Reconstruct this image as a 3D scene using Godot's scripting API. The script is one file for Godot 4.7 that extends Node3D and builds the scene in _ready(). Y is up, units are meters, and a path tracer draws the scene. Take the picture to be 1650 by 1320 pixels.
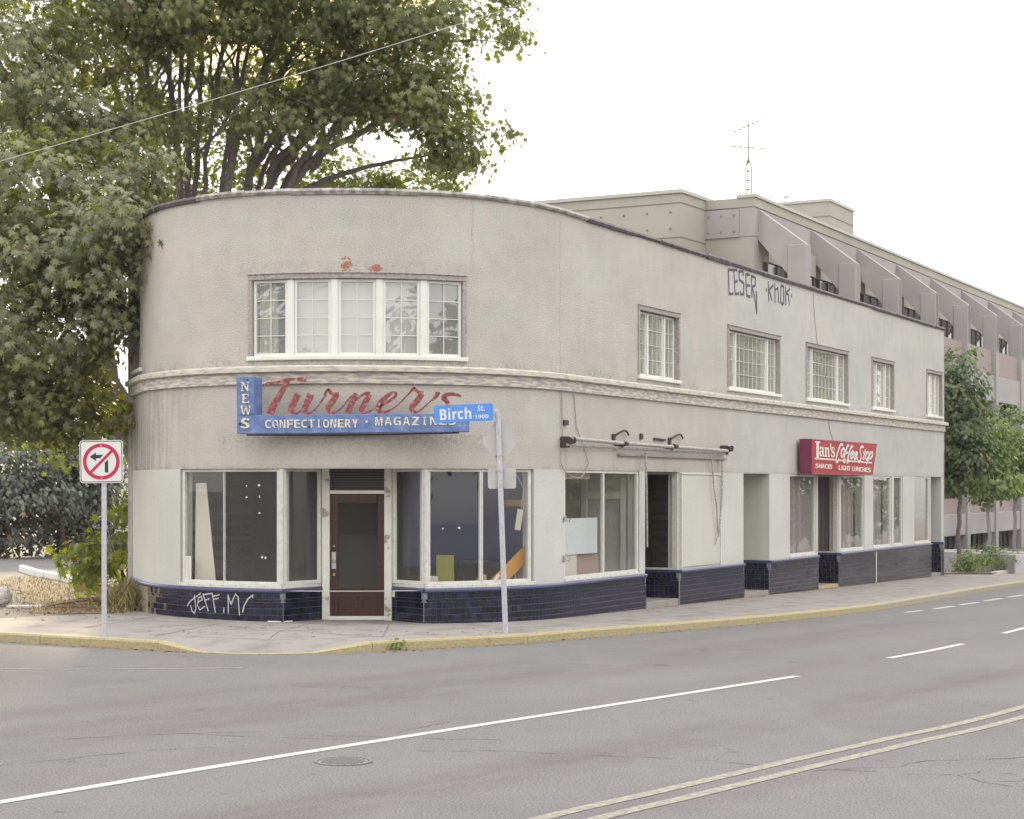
extends Node3D

# Corner shop building seen from across the road. y is up, the camera looks along -z; "d" below is the distance -z.
const EYE := 2.31
const ARC_C := Vector2(-2.75, 33.44)
const ARC_R := 4.092
const A_LEFT := 1.247910
const FACADE_TURN := 0.483807
const S_LEFT := 1.485
const S_ARC := 11.0394
const S_END := 37.70
const WALL_TOP := 7.161
const HEAD := 2.615
const CAP_TOP := 0.627
const CAP_LOW := 0.566

var rng := RandomNumberGenerator.new()
var taken := {}
var M := {}

# ---------------------------------------------------------------- mesh helper
class MB:
	var v := PackedVector3Array()
	var n := PackedVector3Array()
	var t := PackedVector2Array()
	var t2 := PackedVector2Array()
	var idx := PackedInt32Array()
	func vert(p: Vector3, nn: Vector3, uv := Vector2.ZERO, uvb := Vector2.ZERO) -> int:
		v.append(p); n.append(nn); t.append(uv); t2.append(uvb)
		return v.size() - 1
	func tri_i(a: int, b: int, c: int) -> void:      # counter-clockwise as seen
		idx.append(a); idx.append(c); idx.append(b)
	func quad(a: Vector3, b: Vector3, c: Vector3, d: Vector3, ua := Vector2(0, 0), ub := Vector2(1, 0), uc := Vector2(1, 1), ud := Vector2(0, 1)) -> void:
		var nn := (b - a).cross(c - a)
		if nn.length_squared() < 1e-14:
			nn = (c - a).cross(d - a)
		nn = nn.normalized()
		var i := vert(a, nn, ua, ua)
		vert(b, nn, ub, ub); vert(c, nn, uc, uc); vert(d, nn, ud, ud)
		tri_i(i, i + 1, i + 2); tri_i(i, i + 2, i + 3)
	func quad_n(a: Vector3, b: Vector3, c: Vector3, d: Vector3, na: Vector3, nb: Vector3, ua: Vector2, ub: Vector2, uc: Vector2, ud: Vector2) -> void:
		var i := vert(a, na, ua, ua)
		vert(b, nb, ub, ub); vert(c, nb, uc, uc); vert(d, na, ud, ud)
		tri_i(i, i + 1, i + 2); tri_i(i, i + 2, i + 3)
	func tri(a: Vector3, b: Vector3, c: Vector3) -> void:
		var nn := (b - a).cross(c - a).normalized()
		var i := vert(a, nn, Vector2(a.x, a.y), Vector2(a.x, a.y))
		vert(b, nn, Vector2(b.x, b.y), Vector2(b.x, b.y)); vert(c, nn, Vector2(c.x, c.y), Vector2(c.x, c.y))
		tri_i(i, i + 1, i + 2)
	# box with chamfered edges; T places its centre
	func box(T: Transform3D, s: Vector3, bev := 0.0) -> void:
		var h := s * 0.5
		var b: float = minf(bev, minf(h.x, minf(h.y, h.z)) * 0.9)
		var us := Vector2(s.x, s.y)
		for ax in 3:
			for sg in [-1.0, 1.0]:
				var u := (ax + 1) % 3
				var w := (ax + 2) % 3
				var q := []
				for k in [[-1.0, -1.0], [1.0, -1.0], [1.0, 1.0], [-1.0, 1.0]]:
					var p := Vector3.ZERO
					p[ax] = sg * h[ax]
					p[u] = k[0] * (h[u] - b)
					p[w] = k[1] * (h[w] - b)
					q.append(T * p)
				var e0 := Vector2(s[u], s[w])
				if sg > 0:
					quad(q[0], q[1], q[2], q[3], Vector2.ZERO, Vector2(e0.x, 0), e0, Vector2(0, e0.y))
				else:
					quad(q[3], q[2], q[1], q[0], Vector2(0, e0.y), e0, Vector2(e0.x, 0), Vector2.ZERO)
		if b <= 0.0:
			return
		for ax in 3:        # chamfers along each axis
			var u := (ax + 1) % 3
			var w := (ax + 2) % 3
			for su in [-1.0, 1.0]:
				for sw in [-1.0, 1.0]:
					var p0 := Vector3.ZERO; var p1 := Vector3.ZERO
					p0[u] = su * h[u]; p0[w] = sw * (h[w] - b)
					p1[u] = su * (h[u] - b); p1[w] = sw * h[w]
					var lo0 := p0; var hi0 := p0; var lo1 := p1; var hi1 := p1
					lo0[ax] = -(h[ax] - b); hi0[ax] = h[ax] - b
					lo1[ax] = -(h[ax] - b); hi1[ax] = h[ax] - b
					if su * sw > 0:
						quad(T * lo0, T * lo1, T * hi1, T * hi0)
					else:
						quad(T * lo1, T * lo0, T * hi0, T * hi1)
		for sx in [-1.0, 1.0]:
			for sy in [-1.0, 1.0]:
				for sz in [-1.0, 1.0]:
					var pa := T * Vector3(sx * h.x, sy * (h.y - b), sz * (h.z - b))
					var pb := T * Vector3(sx * (h.x - b), sy * h.y, sz * (h.z - b))
					var pc := T * Vector3(sx * (h.x - b), sy * (h.y - b), sz * h.z)
					if sx * sy * sz > 0: tri(pa, pb, pc)
					else: tri(pa, pc, pb)
	func bar(a: Vector3, b: Vector3, w: float, h: float, bev := 0.0) -> void:
		var z := (b - a)
		var L := z.length()
		z /= L
		var up := Vector3.UP if absf(z.y) < 0.95 else Vector3.RIGHT
		var x := up.cross(z).normalized()
		var y := z.cross(x)
		box(Transform3D(Basis(x, y, z), (a + b) * 0.5), Vector3(w, h, L), bev)
	func tube(pts: Array, radii: Array, k := 8, cap := true) -> void:
		var prev := Vector3.RIGHT
		var rows := []
		var along := 0.0
		for i in pts.size():
			var dir: Vector3
			if i == 0: dir = pts[1] - pts[0]
			elif i == pts.size() - 1: dir = pts[i] - pts[i - 1]
			else: dir = pts[i + 1] - pts[i - 1]
			dir = dir.normalized()
			if i > 0: along += (pts[i] - pts[i - 1]).length()
			if absf(prev.dot(dir)) > 0.95: prev = Vector3.UP if absf(dir.y) < 0.9 else Vector3.RIGHT
			var x := (prev - dir * prev.dot(dir)).normalized()
			prev = x
			var y := dir.cross(x)
			var row := []
			for j in k + 1:
				var a := TAU * j / k
				var nn := x * cos(a) + y * sin(a)
				row.append(vert(pts[i] + nn * radii[i], nn, Vector2(float(j) / k, along), Vector2(float(j) / k, along)))
			rows.append(row)
		for i in pts.size() - 1:
			for j in k:
				tri_i(rows[i][j], rows[i][j + 1], rows[i + 1][j + 1])
				tri_i(rows[i][j], rows[i + 1][j + 1], rows[i + 1][j])
		if cap:
			for e in [0, pts.size() - 1]:
				var dd: Vector3 = (pts[1] - pts[0]).normalized() * -1.0 if e == 0 else (pts[e] - pts[e - 1]).normalized()
				var c := vert(pts[e], dd)
				var ring := []
				for j in k: ring.append(vert(v[rows[e][j]], dd))
				for j in k:
					if e == 0: tri_i(c, ring[(j + 1) % k], ring[j])
					else: tri_i(c, ring[j], ring[(j + 1) % k])
	# flat polygon pushed out along T's z axis
	func prism(poly: PackedVector2Array, T: Transform3D, z0: float, z1: float) -> void:
		var p := poly
		if not Geometry2D.is_polygon_clockwise(p):
			p = PackedVector2Array()
			for i in range(poly.size() - 1, -1, -1): p.append(poly[i])
		var ti := Geometry2D.triangulate_polygon(p)
		for k in range(0, ti.size(), 3):
			var a := p[ti[k]]; var b := p[ti[k + 1]]; var c := p[ti[k + 2]]
			if (b - a).cross(c - a) < 0:
				var q := b; b = c; c = q
			tri(T * Vector3(a.x, a.y, z1), T * Vector3(b.x, b.y, z1), T * Vector3(c.x, c.y, z1))
			tri(T * Vector3(a.x, a.y, z0), T * Vector3(c.x, c.y, z0), T * Vector3(b.x, b.y, z0))
		for i in p.size():
			var a := p[i]; var b := p[(i + 1) % p.size()]
			# clockwise outline: outside lies on the left hand of a->b
			quad(T * Vector3(b.x, b.y, z0), T * Vector3(a.x, a.y, z0), T * Vector3(a.x, a.y, z1), T * Vector3(b.x, b.y, z1))
	# brush stroke of changing width in T's xy plane
	func stroke(pts: Array, widths: Array, T: Transform3D, z0: float, z1: float) -> void:
		var L := []
		var Rr := []
		for i in pts.size():
			var dir: Vector2
			if i == 0: dir = pts[1] - pts[0]
			elif i == pts.size() - 1: dir = pts[i] - pts[i - 1]
			else: dir = (pts[i + 1] - pts[i]).normalized() + (pts[i] - pts[i - 1]).normalized()
			dir = dir.normalized()
			var nn := Vector2(-dir.y, dir.x) * float(widths[i]) * 0.5
			L.append(pts[i] + nn); Rr.append(pts[i] - nn)
		for i in pts.size() - 1:
			var a: Vector2 = Rr[i]; var b: Vector2 = Rr[i + 1]; var c: Vector2 = L[i + 1]; var d: Vector2 = L[i]
			quad(T * Vector3(a.x, a.y, z1), T * Vector3(b.x, b.y, z1), T * Vector3(c.x, c.y, z1), T * Vector3(d.x, d.y, z1))
			if z1 - z0 > 0.004:
				quad(T * Vector3(a.x, a.y, z0), T * Vector3(b.x, b.y, z0), T * Vector3(b.x, b.y, z1), T * Vector3(a.x, a.y, z1))
				quad(T * Vector3(c.x, c.y, z0), T * Vector3(d.x, d.y, z0), T * Vector3(d.x, d.y, z1), T * Vector3(c.x, c.y, z1))
		if z1 - z0 > 0.004:
			for e in [0, pts.size() - 1]:
				var a: Vector2 = L[e]; var b: Vector2 = Rr[e]
				if e != 0:
					a = Rr[e]; b = L[e]
				quad(T * Vector3(a.x, a.y, z0), T * Vector3(b.x, b.y, z0), T * Vector3(b.x, b.y, z1), T * Vector3(a.x, a.y, z1))
	func done() -> ArrayMesh:
		var arr := []
		arr.resize(Mesh.ARRAY_MAX)
		arr[Mesh.ARRAY_VERTEX] = v
		arr[Mesh.ARRAY_NORMAL] = n
		arr[Mesh.ARRAY_TEX_UV] = t
		arr[Mesh.ARRAY_TEX_UV2] = t2
		arr[Mesh.ARRAY_INDEX] = idx
		var m := ArrayMesh.new()
		m.add_surface_from_arrays(Mesh.PRIMITIVE_TRIANGLES, arr)
		return m

# ---------------------------------------------------------------- naming
func numbered(called: String) -> String:
	if not taken.has(called):
		taken[called] = 0
		return called
	taken[called] += 1
	return "%s_%03d" % [called, taken[called]]

func tag(o: Node3D, label: String, category: String, group := "", kind := "") -> Node3D:
	if label: o.set_meta("label", label)
	if category: o.set_meta("category", category)
	if group: o.set_meta("group", group)
	if kind: o.set_meta("kind", kind)
	return o

func thing(called: String, label: String, category: String, at := Vector3.ZERO, turn := 0.0, group := "") -> Node3D:
	var o := Node3D.new()
	o.name = numbered(called)
	add_child(o)
	o.position = at
	o.rotation.y = turn
	tag(o, label, category, group)
	return o

func part(called: String, parent: Node3D) -> Node3D:
	var o := Node3D.new()
	o.name = called
	parent.add_child(o, true)
	return o

func obj(called: String, mesh, mat: Material, parent: Node3D = null) -> MeshInstance3D:
	var o := MeshInstance3D.new()
	o.mesh = mesh.done() if mesh is MB else mesh
	o.material_override = mat
	if parent == null:
		o.name = numbered(called)
		add_child(o)
	else:
		o.name = called
		parent.add_child(o, true)
	return o

func structure(called: String, mesh, mat: Material) -> MeshInstance3D:
	var o := obj(called, mesh, mat)
	o.set_meta("kind", "structure")
	return o

# ---------------------------------------------------------------- materials
func lin(r: float, g: float, b: float) -> Color:
	return Color(r, g, b).linear_to_srgb()

func mat(called: String, c: Color, rough := 0.9, metal := 0.0, spec := 0.5) -> StandardMaterial3D:
	var m := StandardMaterial3D.new()
	m.resource_name = called
	m.albedo_color = c
	m.roughness = rough
	m.metallic = metal
	m.metallic_specular = spec
	m.cull_mode = BaseMaterial3D.CULL_DISABLED
	M[called] = m
	return m

func noise(freq: float, oct := 4, seed_ := 1, kind := FastNoiseLite.TYPE_SIMPLEX_SMOOTH) -> FastNoiseLite:
	var f := FastNoiseLite.new()
	f.noise_type = kind
	f.frequency = freq
	f.fractal_octaves = oct
	f.seed = seed_
	return f

func ramp_tex(size: int, f: FastNoiseLite, stops: Array) -> NoiseTexture2D:
	var t := NoiseTexture2D.new()
	t.width = size
	t.height = size
	t.seamless = true
	t.noise = f
	var g := Gradient.new()
	var offs := PackedFloat32Array()
	var cols := PackedColorArray()
	for s in stops:
		offs.append(s[0]); cols.append(s[1])
	g.offsets = offs
	g.colors = cols
	t.color_ramp = g
	return t

func grey_tex(size: int, f: FastNoiseLite) -> NoiseTexture2D:
	var t := NoiseTexture2D.new()
	t.width = size
	t.height = size
	t.seamless = true
	t.noise = f
	return t

func textured(m: StandardMaterial3D, tex: Texture2D, scale: float, world := true) -> StandardMaterial3D:
	m.albedo_texture = tex
	if world:
		m.uv1_triplanar = true
		m.uv1_world_triplanar = true
	m.uv1_scale = Vector3.ONE * scale
	return m

func relief(m: StandardMaterial3D, tex: Texture2D, cm: float) -> StandardMaterial3D:
	m.heightmap_enabled = true
	m.heightmap_texture = tex
	m.heightmap_scale = cm
	return m

func g1(k: float) -> Color:
	return Color(k, k, k).linear_to_srgb()

# ---------------------------------------------------------------- plan of the facade
func fac_n(s: float) -> Vector3:
	var a := clampf(-A_LEFT + (s - S_LEFT) / ARC_R, -A_LEFT, PI / 2 - FACADE_TURN)
	return Vector3(sin(a), 0, cos(a))

func fac(s: float, y := 0.0, o := 0.0) -> Vector3:
	var nn := fac_n(s)
	var p := Vector3(ARC_C.x, y, -ARC_C.y) + nn * (ARC_R + o)
	var tt := Vector3(nn.z, 0, -nn.x)
	if s < S_LEFT: p -= tt * (S_LEFT - s)
	elif s > S_ARC: p += tt * (s - S_ARC)
	return p

func fac_t(s: float, y := 0.0, o := 0.0) -> Transform3D:
	var nn := fac_n(s)
	return Transform3D(Basis(Vector3(nn.z, 0, -nn.x), Vector3.UP, nn), fac(s, y, o))

func cuts(s0: float, s1: float, extra := []) -> Array:
	var c := [s0, s1]
	for e in extra:
		if e > s0 + 0.001 and e < s1 - 0.001: c.append(e)
	var k := S_LEFT
	while k <= S_ARC + 0.01:
		if k > s0 + 0.02 and k < s1 - 0.02: c.append(k)
		k += (S_ARC - S_LEFT) / 48.0
	c.sort()
	var r := [c[0]]
	for x in c:
		if x - r[-1] > 0.0015: r.append(x)
	return r

# profile: outline of [o, y] points, counter-clockwise when seen with +o to the right and +y up
func sweep(mb: MB, s0: float, s1: float, prof: Array, caps := true) -> void:
	var cs := cuts(s0, s1)
	var n := prof.size()
	for i in cs.size() - 1:
		var a: float = cs[i]
		var b: float = cs[i + 1]
		for j in n:
			var p: Array = prof[j]
			var q: Array = prof[(j + 1) % n]
			var e := Vector2(q[0] - p[0], q[1] - p[1])
			if e.length() < 1e-5: continue
			var nl := Vector2(e.y, -e.x).normalized()
			var na := fac_n(a) * nl.x + Vector3.UP * nl.y
			var nb := fac_n(b) * nl.x + Vector3.UP * nl.y
			var w := 0.0
			for k in j: w += Vector2(prof[(k + 1) % n][0] - prof[k][0], prof[(k + 1) % n][1] - prof[k][1]).length()
			var w2 := w + e.length()
			mb.quad_n(fac(a, p[1], p[0]), fac(b, p[1], p[0]), fac(b, q[1], q[0]), fac(a, q[1], q[0]), na, nb, Vector2(a, w), Vector2(b, w), Vector2(b, w2), Vector2(a, w2))
	if caps:
		var poly := PackedVector2Array()
		for p in prof: poly.append(Vector2(p[0], p[1]))
		var ti := Geometry2D.triangulate_polygon(poly)
		for k in range(0, ti.size(), 3):
			for e in 2:
				var s: float = s0 if e == 0 else s1
				var a := fac(s, poly[ti[k]].y, poly[ti[k]].x)
				var b := fac(s, poly[ti[k + 1]].y, poly[ti[k + 1]].x)
				var c := fac(s, poly[ti[k + 2]].y, poly[ti[k + 2]].x)
				var out := (-1.0 if e == 0 else 1.0) * fac_t(s).basis.x
				if (b - a).cross(c - a).dot(out) < 0: mb.tri(a, c, b)
				else: mb.tri(a, b, c)

func sweep_box(mb: MB, s0: float, s1: float, y0: float, y1: float, o0: float, o1: float, bev := 0.0) -> void:
	if bev > 0.0:
		sweep(mb, s0, s1, [[o0, y0], [o1 - bev, y0], [o1, y0 + bev], [o1, y1 - bev], [o1 - bev, y1], [o0, y1]])
	else:
		sweep(mb, s0, s1, [[o0, y0], [o1, y0], [o1, y1], [o0, y1]])

# wall skin with openings [s0, s1, y0, y1]; both faces and the reveals
func wall(mb: MB, lining: MB, s0: float, s1: float, y0: float, y1: float, ops: Array, o_in: float) -> void:
	var ex := []
	for o in ops:
		ex.append(o[0]); ex.append(o[1])
	var cs := cuts(s0, s1, ex)
	for i in cs.size() - 1:
		var a: float = cs[i]
		var b: float = cs[i + 1]
		var mid := (a + b) * 0.5
		var spans := [[y0, y1]]
		for o in ops:
			if mid > o[0] and mid < o[1]:
				var nx := []
				for sp in spans:
					if o[2] > sp[0]: nx.append([sp[0], minf(o[2], sp[1])])
					if o[3] < sp[1]: nx.append([maxf(o[3], sp[0]), sp[1]])
				spans = nx
				for yy in [[o[2], 1.0], [o[3], -1.0]]:      # sill and head reveals
					if yy[0] > y0 + 0.001 and yy[0] < y1 - 0.001:
						if yy[1] > 0: mb.quad(fac(a, yy[0]), fac(b, yy[0]), fac(b, yy[0], o_in), fac(a, yy[0], o_in))
						else: mb.quad(fac(a, yy[0], o_in), fac(b, yy[0], o_in), fac(b, yy[0]), fac(a, yy[0]))
		for sp in spans:
			if sp[1] - sp[0] < 0.002: continue
			var ua := Vector2(a, sp[0]); var ub := Vector2(b, sp[0]); var uc := Vector2(b, sp[1]); var ud := Vector2(a, sp[1])
			mb.quad_n(fac(a, sp[0]), fac(b, sp[0]), fac(b, sp[1]), fac(a, sp[1]), fac_n(a), fac_n(b), ua, ub, uc, ud)
			lining.quad_n(fac(b, sp[0], o_in), fac(a, sp[0], o_in), fac(a, sp[1], o_in), fac(b, sp[1], o_in), -fac_n(b), -fac_n(a), ub, ua, ud, uc)
	for o in ops:
		var b0 := maxf(o[2], y0); var b1 := minf(o[3], y1)
		if o[0] > s0 + 0.001: mb.quad(fac(o[0], b0), fac(o[0], b0, o_in), fac(o[0], b1, o_in), fac(o[0], b1), Vector2(o[0], b0), Vector2(o[0] + 0.3, b0), Vector2(o[0] + 0.3, b1), Vector2(o[0], b1))
		if o[1] < s1 - 0.001: mb.quad(fac(o[1], b0, o_in), fac(o[1], b0), fac(o[1], b1), fac(o[1], b1, o_in), Vector2(o[1] - 0.3, b0), Vector2(o[1], b0), Vector2(o[1], b1), Vector2(o[1] - 0.3, b1))

# ---------------------------------------------------------------- ground
func gy(x: float, d: float) -> float:
	return 0.0187 - 0.012 * (x - 0.572) - 0.0113 * (d - 30.855)

func gp(x: float, d: float, lift := 0.0) -> Vector3:
	return Vector3(x, gy(x, d) + lift, -d)

func sheet(mb: MB, pts: Array, lift: float, lifts := []) -> void:
	var poly := PackedVector2Array()
	for p in pts: poly.append(p)
	var ti := Geometry2D.triangulate_polygon(poly)
	var nn := Vector3(0.012, 1, -0.0113).normalized()
	var base := mb.v.size()
	for i in pts.size():
		var p: Vector2 = pts[i]
		mb.vert(gp(p.x, p.y, lift + (lifts[i] if lifts.size() else 0.0)), nn, p, Vector2((p.x + 12.0) / 26.0, (p.y - 8.0) / 26.0))
	for k in range(0, ti.size(), 3):
		var a := poly[ti[k]]; var b := poly[ti[k + 1]]; var c := poly[ti[k + 2]]
		if (b - a).cross(c - a) > 0: mb.tri_i(base + ti[k], base + ti[k + 1], base + ti[k + 2])
		else: mb.tri_i(base + ti[k], base + ti[k + 2], base + ti[k + 1])

func ribbon(mb: MB, pts: Array, width: float, lift: float, jitter := 0.0, along0 := 0.0) -> void:
	var nn := Vector3(0.012, 1, -0.0113).normalized()
	var rows := []
	var along := along0
	for i in pts.size():
		var p: Vector2 = pts[i]
		var dir: Vector2
		if i == 0: dir = pts[1] - pts[0]
		elif i == pts.size() - 1: dir = pts[i] - pts[i - 1]
		else: dir = pts[i + 1] - pts[i - 1]
		if i > 0: along += (pts[i] - pts[i - 1]).length()
		var side := Vector2(-dir.y, dir.x).normalized() * width * 0.5
		var w := 1.0 if jitter == 0.0 else rng.randf_range(1.0 - jitter, 1.0 + jitter)
		var a := p + side * w
		var b := p - side * w
		rows.append([mb.vert(gp(a.x, a.y, lift), nn, Vector2(along, 0), Vector2((a.x + 12.0) / 26.0, (a.y - 8.0) / 26.0)), mb.vert(gp(b.x, b.y, lift), nn, Vector2(along, width), Vector2((b.x + 12.0) / 26.0, (b.y - 8.0) / 26.0))])
	for i in pts.size() - 1:
		mb.tri_i(rows[i][1], rows[i + 1][1], rows[i + 1][0])
		mb.tri_i(rows[i][1], rows[i + 1][0], rows[i][0])

func smooth_line(pts: Array, step: float) -> Array:
	var c := Curve2D.new()
	for i in pts.size():
		var tan_ := Vector2.ZERO
		if i > 0 and i < pts.size() - 1: tan_ = (pts[i + 1] - pts[i - 1]) / 6.0
		c.add_point(pts[i], -tan_, tan_)
	c.bake_interval = step
	var r := []
	for p in c.get_baked_points(): r.append(p)
	return r

# ---------------------------------------------------------------- lettering
func text(parent: Node3D, called: String, what: String, T: Transform3D, w: float, h: float, m: Material, weight := 700, depth := 0.01, face := "Droid Sans") -> MeshInstance3D:
	var f := SystemFont.new()
	f.font_names = PackedStringArray([face])
	f.font_weight = weight
	var t := TextMesh.new()
	t.text = what
	t.font = f
	t.font_size = 64
	t.pixel_size = 0.01
	t.depth = 0.1
	t.curve_step = 1.0
	var bb := t.get_aabb()
	var sc := Vector3(w / bb.size.x, h / bb.size.y, depth / 0.1)
	var o := obj(called, t, m, parent)
	o.transform = T * Transform3D(Basis.from_scale(sc), -Vector3((bb.position.x + bb.size.x / 2) * sc.x, (bb.position.y + bb.size.y / 2) * sc.y, 0))
	return o

func _ready() -> void:
	rng.seed = 7
	var cam := Camera3D.new()
	cam.name = "camera"
	add_child(cam)
	cam.position = Vector3(0, EYE, 0)
	cam.projection = Camera3D.PROJECTION_FRUSTUM
	cam.near = 1.0
	cam.far = 1500.0
	cam.size = 1320.0 / 2887.0
	cam.frustum_offset = Vector2(0, 125.0 / 2887.0)
	cam.current = true
	var we := WorldEnvironment.new()
	we.name = "environment"
	add_child(we)
	var env := Environment.new()
	we.environment = env
	env.background_mode = Environment.BG_SKY
	var sky := Sky.new()
	var sm := ProceduralSkyMaterial.new()
	sm.sky_top_color = lin(1.0, 1.0, 1.0)
	sm.sky_horizon_color = lin(0.80, 0.785, 0.74)
	sm.sky_curve = 0.60
	sm.sky_energy_multiplier = 1.12
	sm.ground_bottom_color = lin(0.25, 0.25, 0.25)
	sm.ground_horizon_color = lin(0.55, 0.55, 0.53)
	sm.ground_energy_multiplier = 1.0
	sm.sun_angle_max = 1.0
	sky.sky_material = sm
	env.sky = sky
	env.background_energy_multiplier = 1.0
	env.tonemap_mode = Environment.TONE_MAPPER_LINEAR
	env.tonemap_exposure = 2.05
	env.fog_enabled = true
	env.fog_density = 0.0003
	env.fog_light_color = Color(0.93, 0.92, 0.95)
	env.sdfgi_enabled = true
	env.ssao_enabled = true
	env.ssil_enabled = true
	var sun := DirectionalLight3D.new()
	sun.name = "sun"
	add_child(sun)
	sun.rotation_degrees = Vector3(-17, 180 + 7, 0)   # low behind the big maple
	sun.light_color = Color(1.0, 0.90, 0.72)
	sun.light_energy = 1.0
	sun.light_angular_distance = 5.0
	sun.shadow_enabled = true
	make_materials()
	make_ground()
	make_building()
	make_storefront()
	make_upper_windows()
	make_signs()
	make_office()
	make_background_left()
	make_trees()
	make_across()
	make_interior_things()
	print("done")

func make_materials() -> void:
	# walls: a fine tiling grain (uv) under a large sheet of stains and patches (uv2)
	var grain := ramp_tex(512, noise(0.115, 3, 11), [[0.0, g1(0.66)], [0.3, g1(0.87)], [0.55, g1(0.98)], [1.0, g1(1.0)]])
	var grain_h := grey_tex(512, noise(0.13, 3, 12))
	var m := mat("roughcast", lin(0.50, 0.474, 0.440), 0.95)
	m.albedo_texture = grain
	m.uv1_scale = Vector3(0.55, 0.55, 1)
	relief(m, grain_h, 0.9)
	m.detail_enabled = true
	m.detail_blend_mode = BaseMaterial3D.BLEND_MODE_MUL
	m.detail_uv_layer = BaseMaterial3D.DETAIL_UV_2
	m.uv2_scale = Vector3(1.0 / 38.0, -1.0 / 9.5, 1)
	m.detail_albedo = ImageTexture.create_from_image(wall_stains(true))
	var grain2 := ramp_tex(512, noise(0.05, 4, 13), [[0.0, g1(0.86)], [0.4, g1(0.97)], [1.0, g1(1.0)]])
	m = mat("painted_wall", lin(0.535, 0.535, 0.505), 0.8)
	m.albedo_texture = grain2
	m.uv1_scale = Vector3(0.6, 0.6, 1)
	relief(m, grey_tex(512, noise(0.12, 4, 15)), 0.25)
	m.detail_enabled = true
	m.detail_blend_mode = BaseMaterial3D.BLEND_MODE_MUL
	m.detail_uv_layer = BaseMaterial3D.DETAIL_UV_2
	m.uv2_scale = Vector3(1.0 / 38.0, -1.0 / 9.5, 1)
	m.detail_albedo = ImageTexture.create_from_image(wall_stains(false))
	# peeling cream paint on weathered wood
	m = mat("peeling_trim", Color.WHITE, 0.85)
	m.albedo_texture = ramp_tex(512, noise(0.028, 6, 21), [[0.0, lin(0.33, 0.30, 0.29)], [0.30, lin(0.38, 0.35, 0.33)], [0.40, lin(0.47, 0.44, 0.38)], [0.7, lin(0.52, 0.49, 0.41)], [1.0, lin(0.57, 0.54, 0.46)]])
	m.uv1_scale = Vector3(0.22, 1.0, 1)
	m = mat("peeling_band", Color.WHITE, 0.85)
	m.albedo_texture = ramp_tex(512, noise(0.03, 6, 29), [[0.0, lin(0.28, 0.25, 0.27)], [0.44, lin(0.38, 0.35, 0.34)], [0.56, lin(0.52, 0.48, 0.41)], [1.0, lin(0.62, 0.58, 0.48)]])
	m.uv1_scale = Vector3(0.2, 1.1, 1)
	m = mat("old_casing", Color.WHITE, 0.9)
	textured(m, ramp_tex(256, noise(0.07, 6, 31), [[0.0, lin(0.20, 0.175, 0.175)], [0.5, lin(0.31, 0.28, 0.275)], [0.72, lin(0.38, 0.35, 0.335)], [1.0, lin(0.47, 0.45, 0.42)]]), 0.8)
	m = mat("white_paint", Color.WHITE, 0.55)
	textured(m, ramp_tex(256, noise(0.02, 4, 33), [[0.0, lin(0.60, 0.60, 0.555)], [0.5, lin(0.655, 0.66, 0.62)], [1.0, lin(0.67, 0.675, 0.64)]]), 0.4)
	m = mat("storefront_frame", Color.WHITE, 0.6)
	textured(m, ramp_tex(256, noise(0.04, 4, 35), [[0.0, lin(0.40, 0.385, 0.36)], [0.25, lin(0.50, 0.49, 0.455)], [0.5, lin(0.55, 0.545, 0.51)], [1.0, lin(0.59, 0.585, 0.55)]]), 0.8)
	m = mat("flaking_post", Color.WHITE, 0.75)
	textured(m, ramp_tex(256, noise(0.02, 6, 36), [[0.0, lin(0.24, 0.19, 0.17)], [0.24, lin(0.32, 0.27, 0.24)], [0.30, lin(0.56, 0.55, 0.50)], [1.0, lin(0.63, 0.63, 0.585)]]), 0.5)
	m = mat("muntin_white", lin(0.62, 0.61, 0.56), 0.5)
	# glass
	m = mat("shop_glass", Color(lin(0.5, 0.5, 0.48), 0.008), 0.006, 0.04)
	m.transparency = BaseMaterial3D.TRANSPARENCY_ALPHA
	m = mat("dusty_glass", Color(lin(0.5, 0.5, 0.46), 0.05), 0.02, 0.04)
	m.transparency = BaseMaterial3D.TRANSPARENCY_ALPHA
	m = mat("upper_glass", Color(lin(0.75, 0.76, 0.76), 0.05), 0.01, 0.30)
	m.transparency = BaseMaterial3D.TRANSPARENCY_ALPHA
	m = mat("side_glass", Color(lin(0.85, 0.85, 0.80), 0.02), 0.01, 0.44)
	m.transparency = BaseMaterial3D.TRANSPARENCY_ALPHA
	m = mat("street_glass", Color(lin(0.6, 0.6, 0.58), 0.03), 0.01, 0.08)
	m.transparency = BaseMaterial3D.TRANSPARENCY_ALPHA
	# tiles
	m = mat("navy_tile", Color.WHITE, 0.15, 0.0, 0.5)
	m.vertex_color_use_as_albedo = true
	m = mat("tile_grout", lin(0.21, 0.21, 0.245), 0.95)
	m = mat("tile_cap", lin(0.060, 0.066, 0.155), 0.3)
	textured(m, ramp_tex(256, noise(0.03, 4, 51), [[0.0, g1(0.75)], [0.6, g1(1.0)], [0.72, Color(1, 1, 1)], [1.0, Color(1, 1, 1)]]), 0.8)
	m = mat("tile_patch", lin(0.66, 0.65, 0.60), 0.9)
	# door and interior
	m = mat("stained_wood", Color.WHITE, 0.38)
	m.albedo_texture = wood_tex(Color(0.020, 0.0065, 0.005), Color(0.060, 0.017, 0.010), 61)
	m.uv1_triplanar = true
	m.uv1_scale = Vector3(1.3, 1.3, 1.3)
	mat("brass", lin(0.55, 0.45, 0.25), 0.35, 0.9)
	mat("steel", lin(0.45, 0.45, 0.46), 0.4, 0.8)
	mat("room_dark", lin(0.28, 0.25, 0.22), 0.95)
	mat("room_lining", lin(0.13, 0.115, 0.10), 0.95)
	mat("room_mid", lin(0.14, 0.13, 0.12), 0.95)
	mat("room_pale", lin(0.55, 0.54, 0.50), 0.95)
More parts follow.
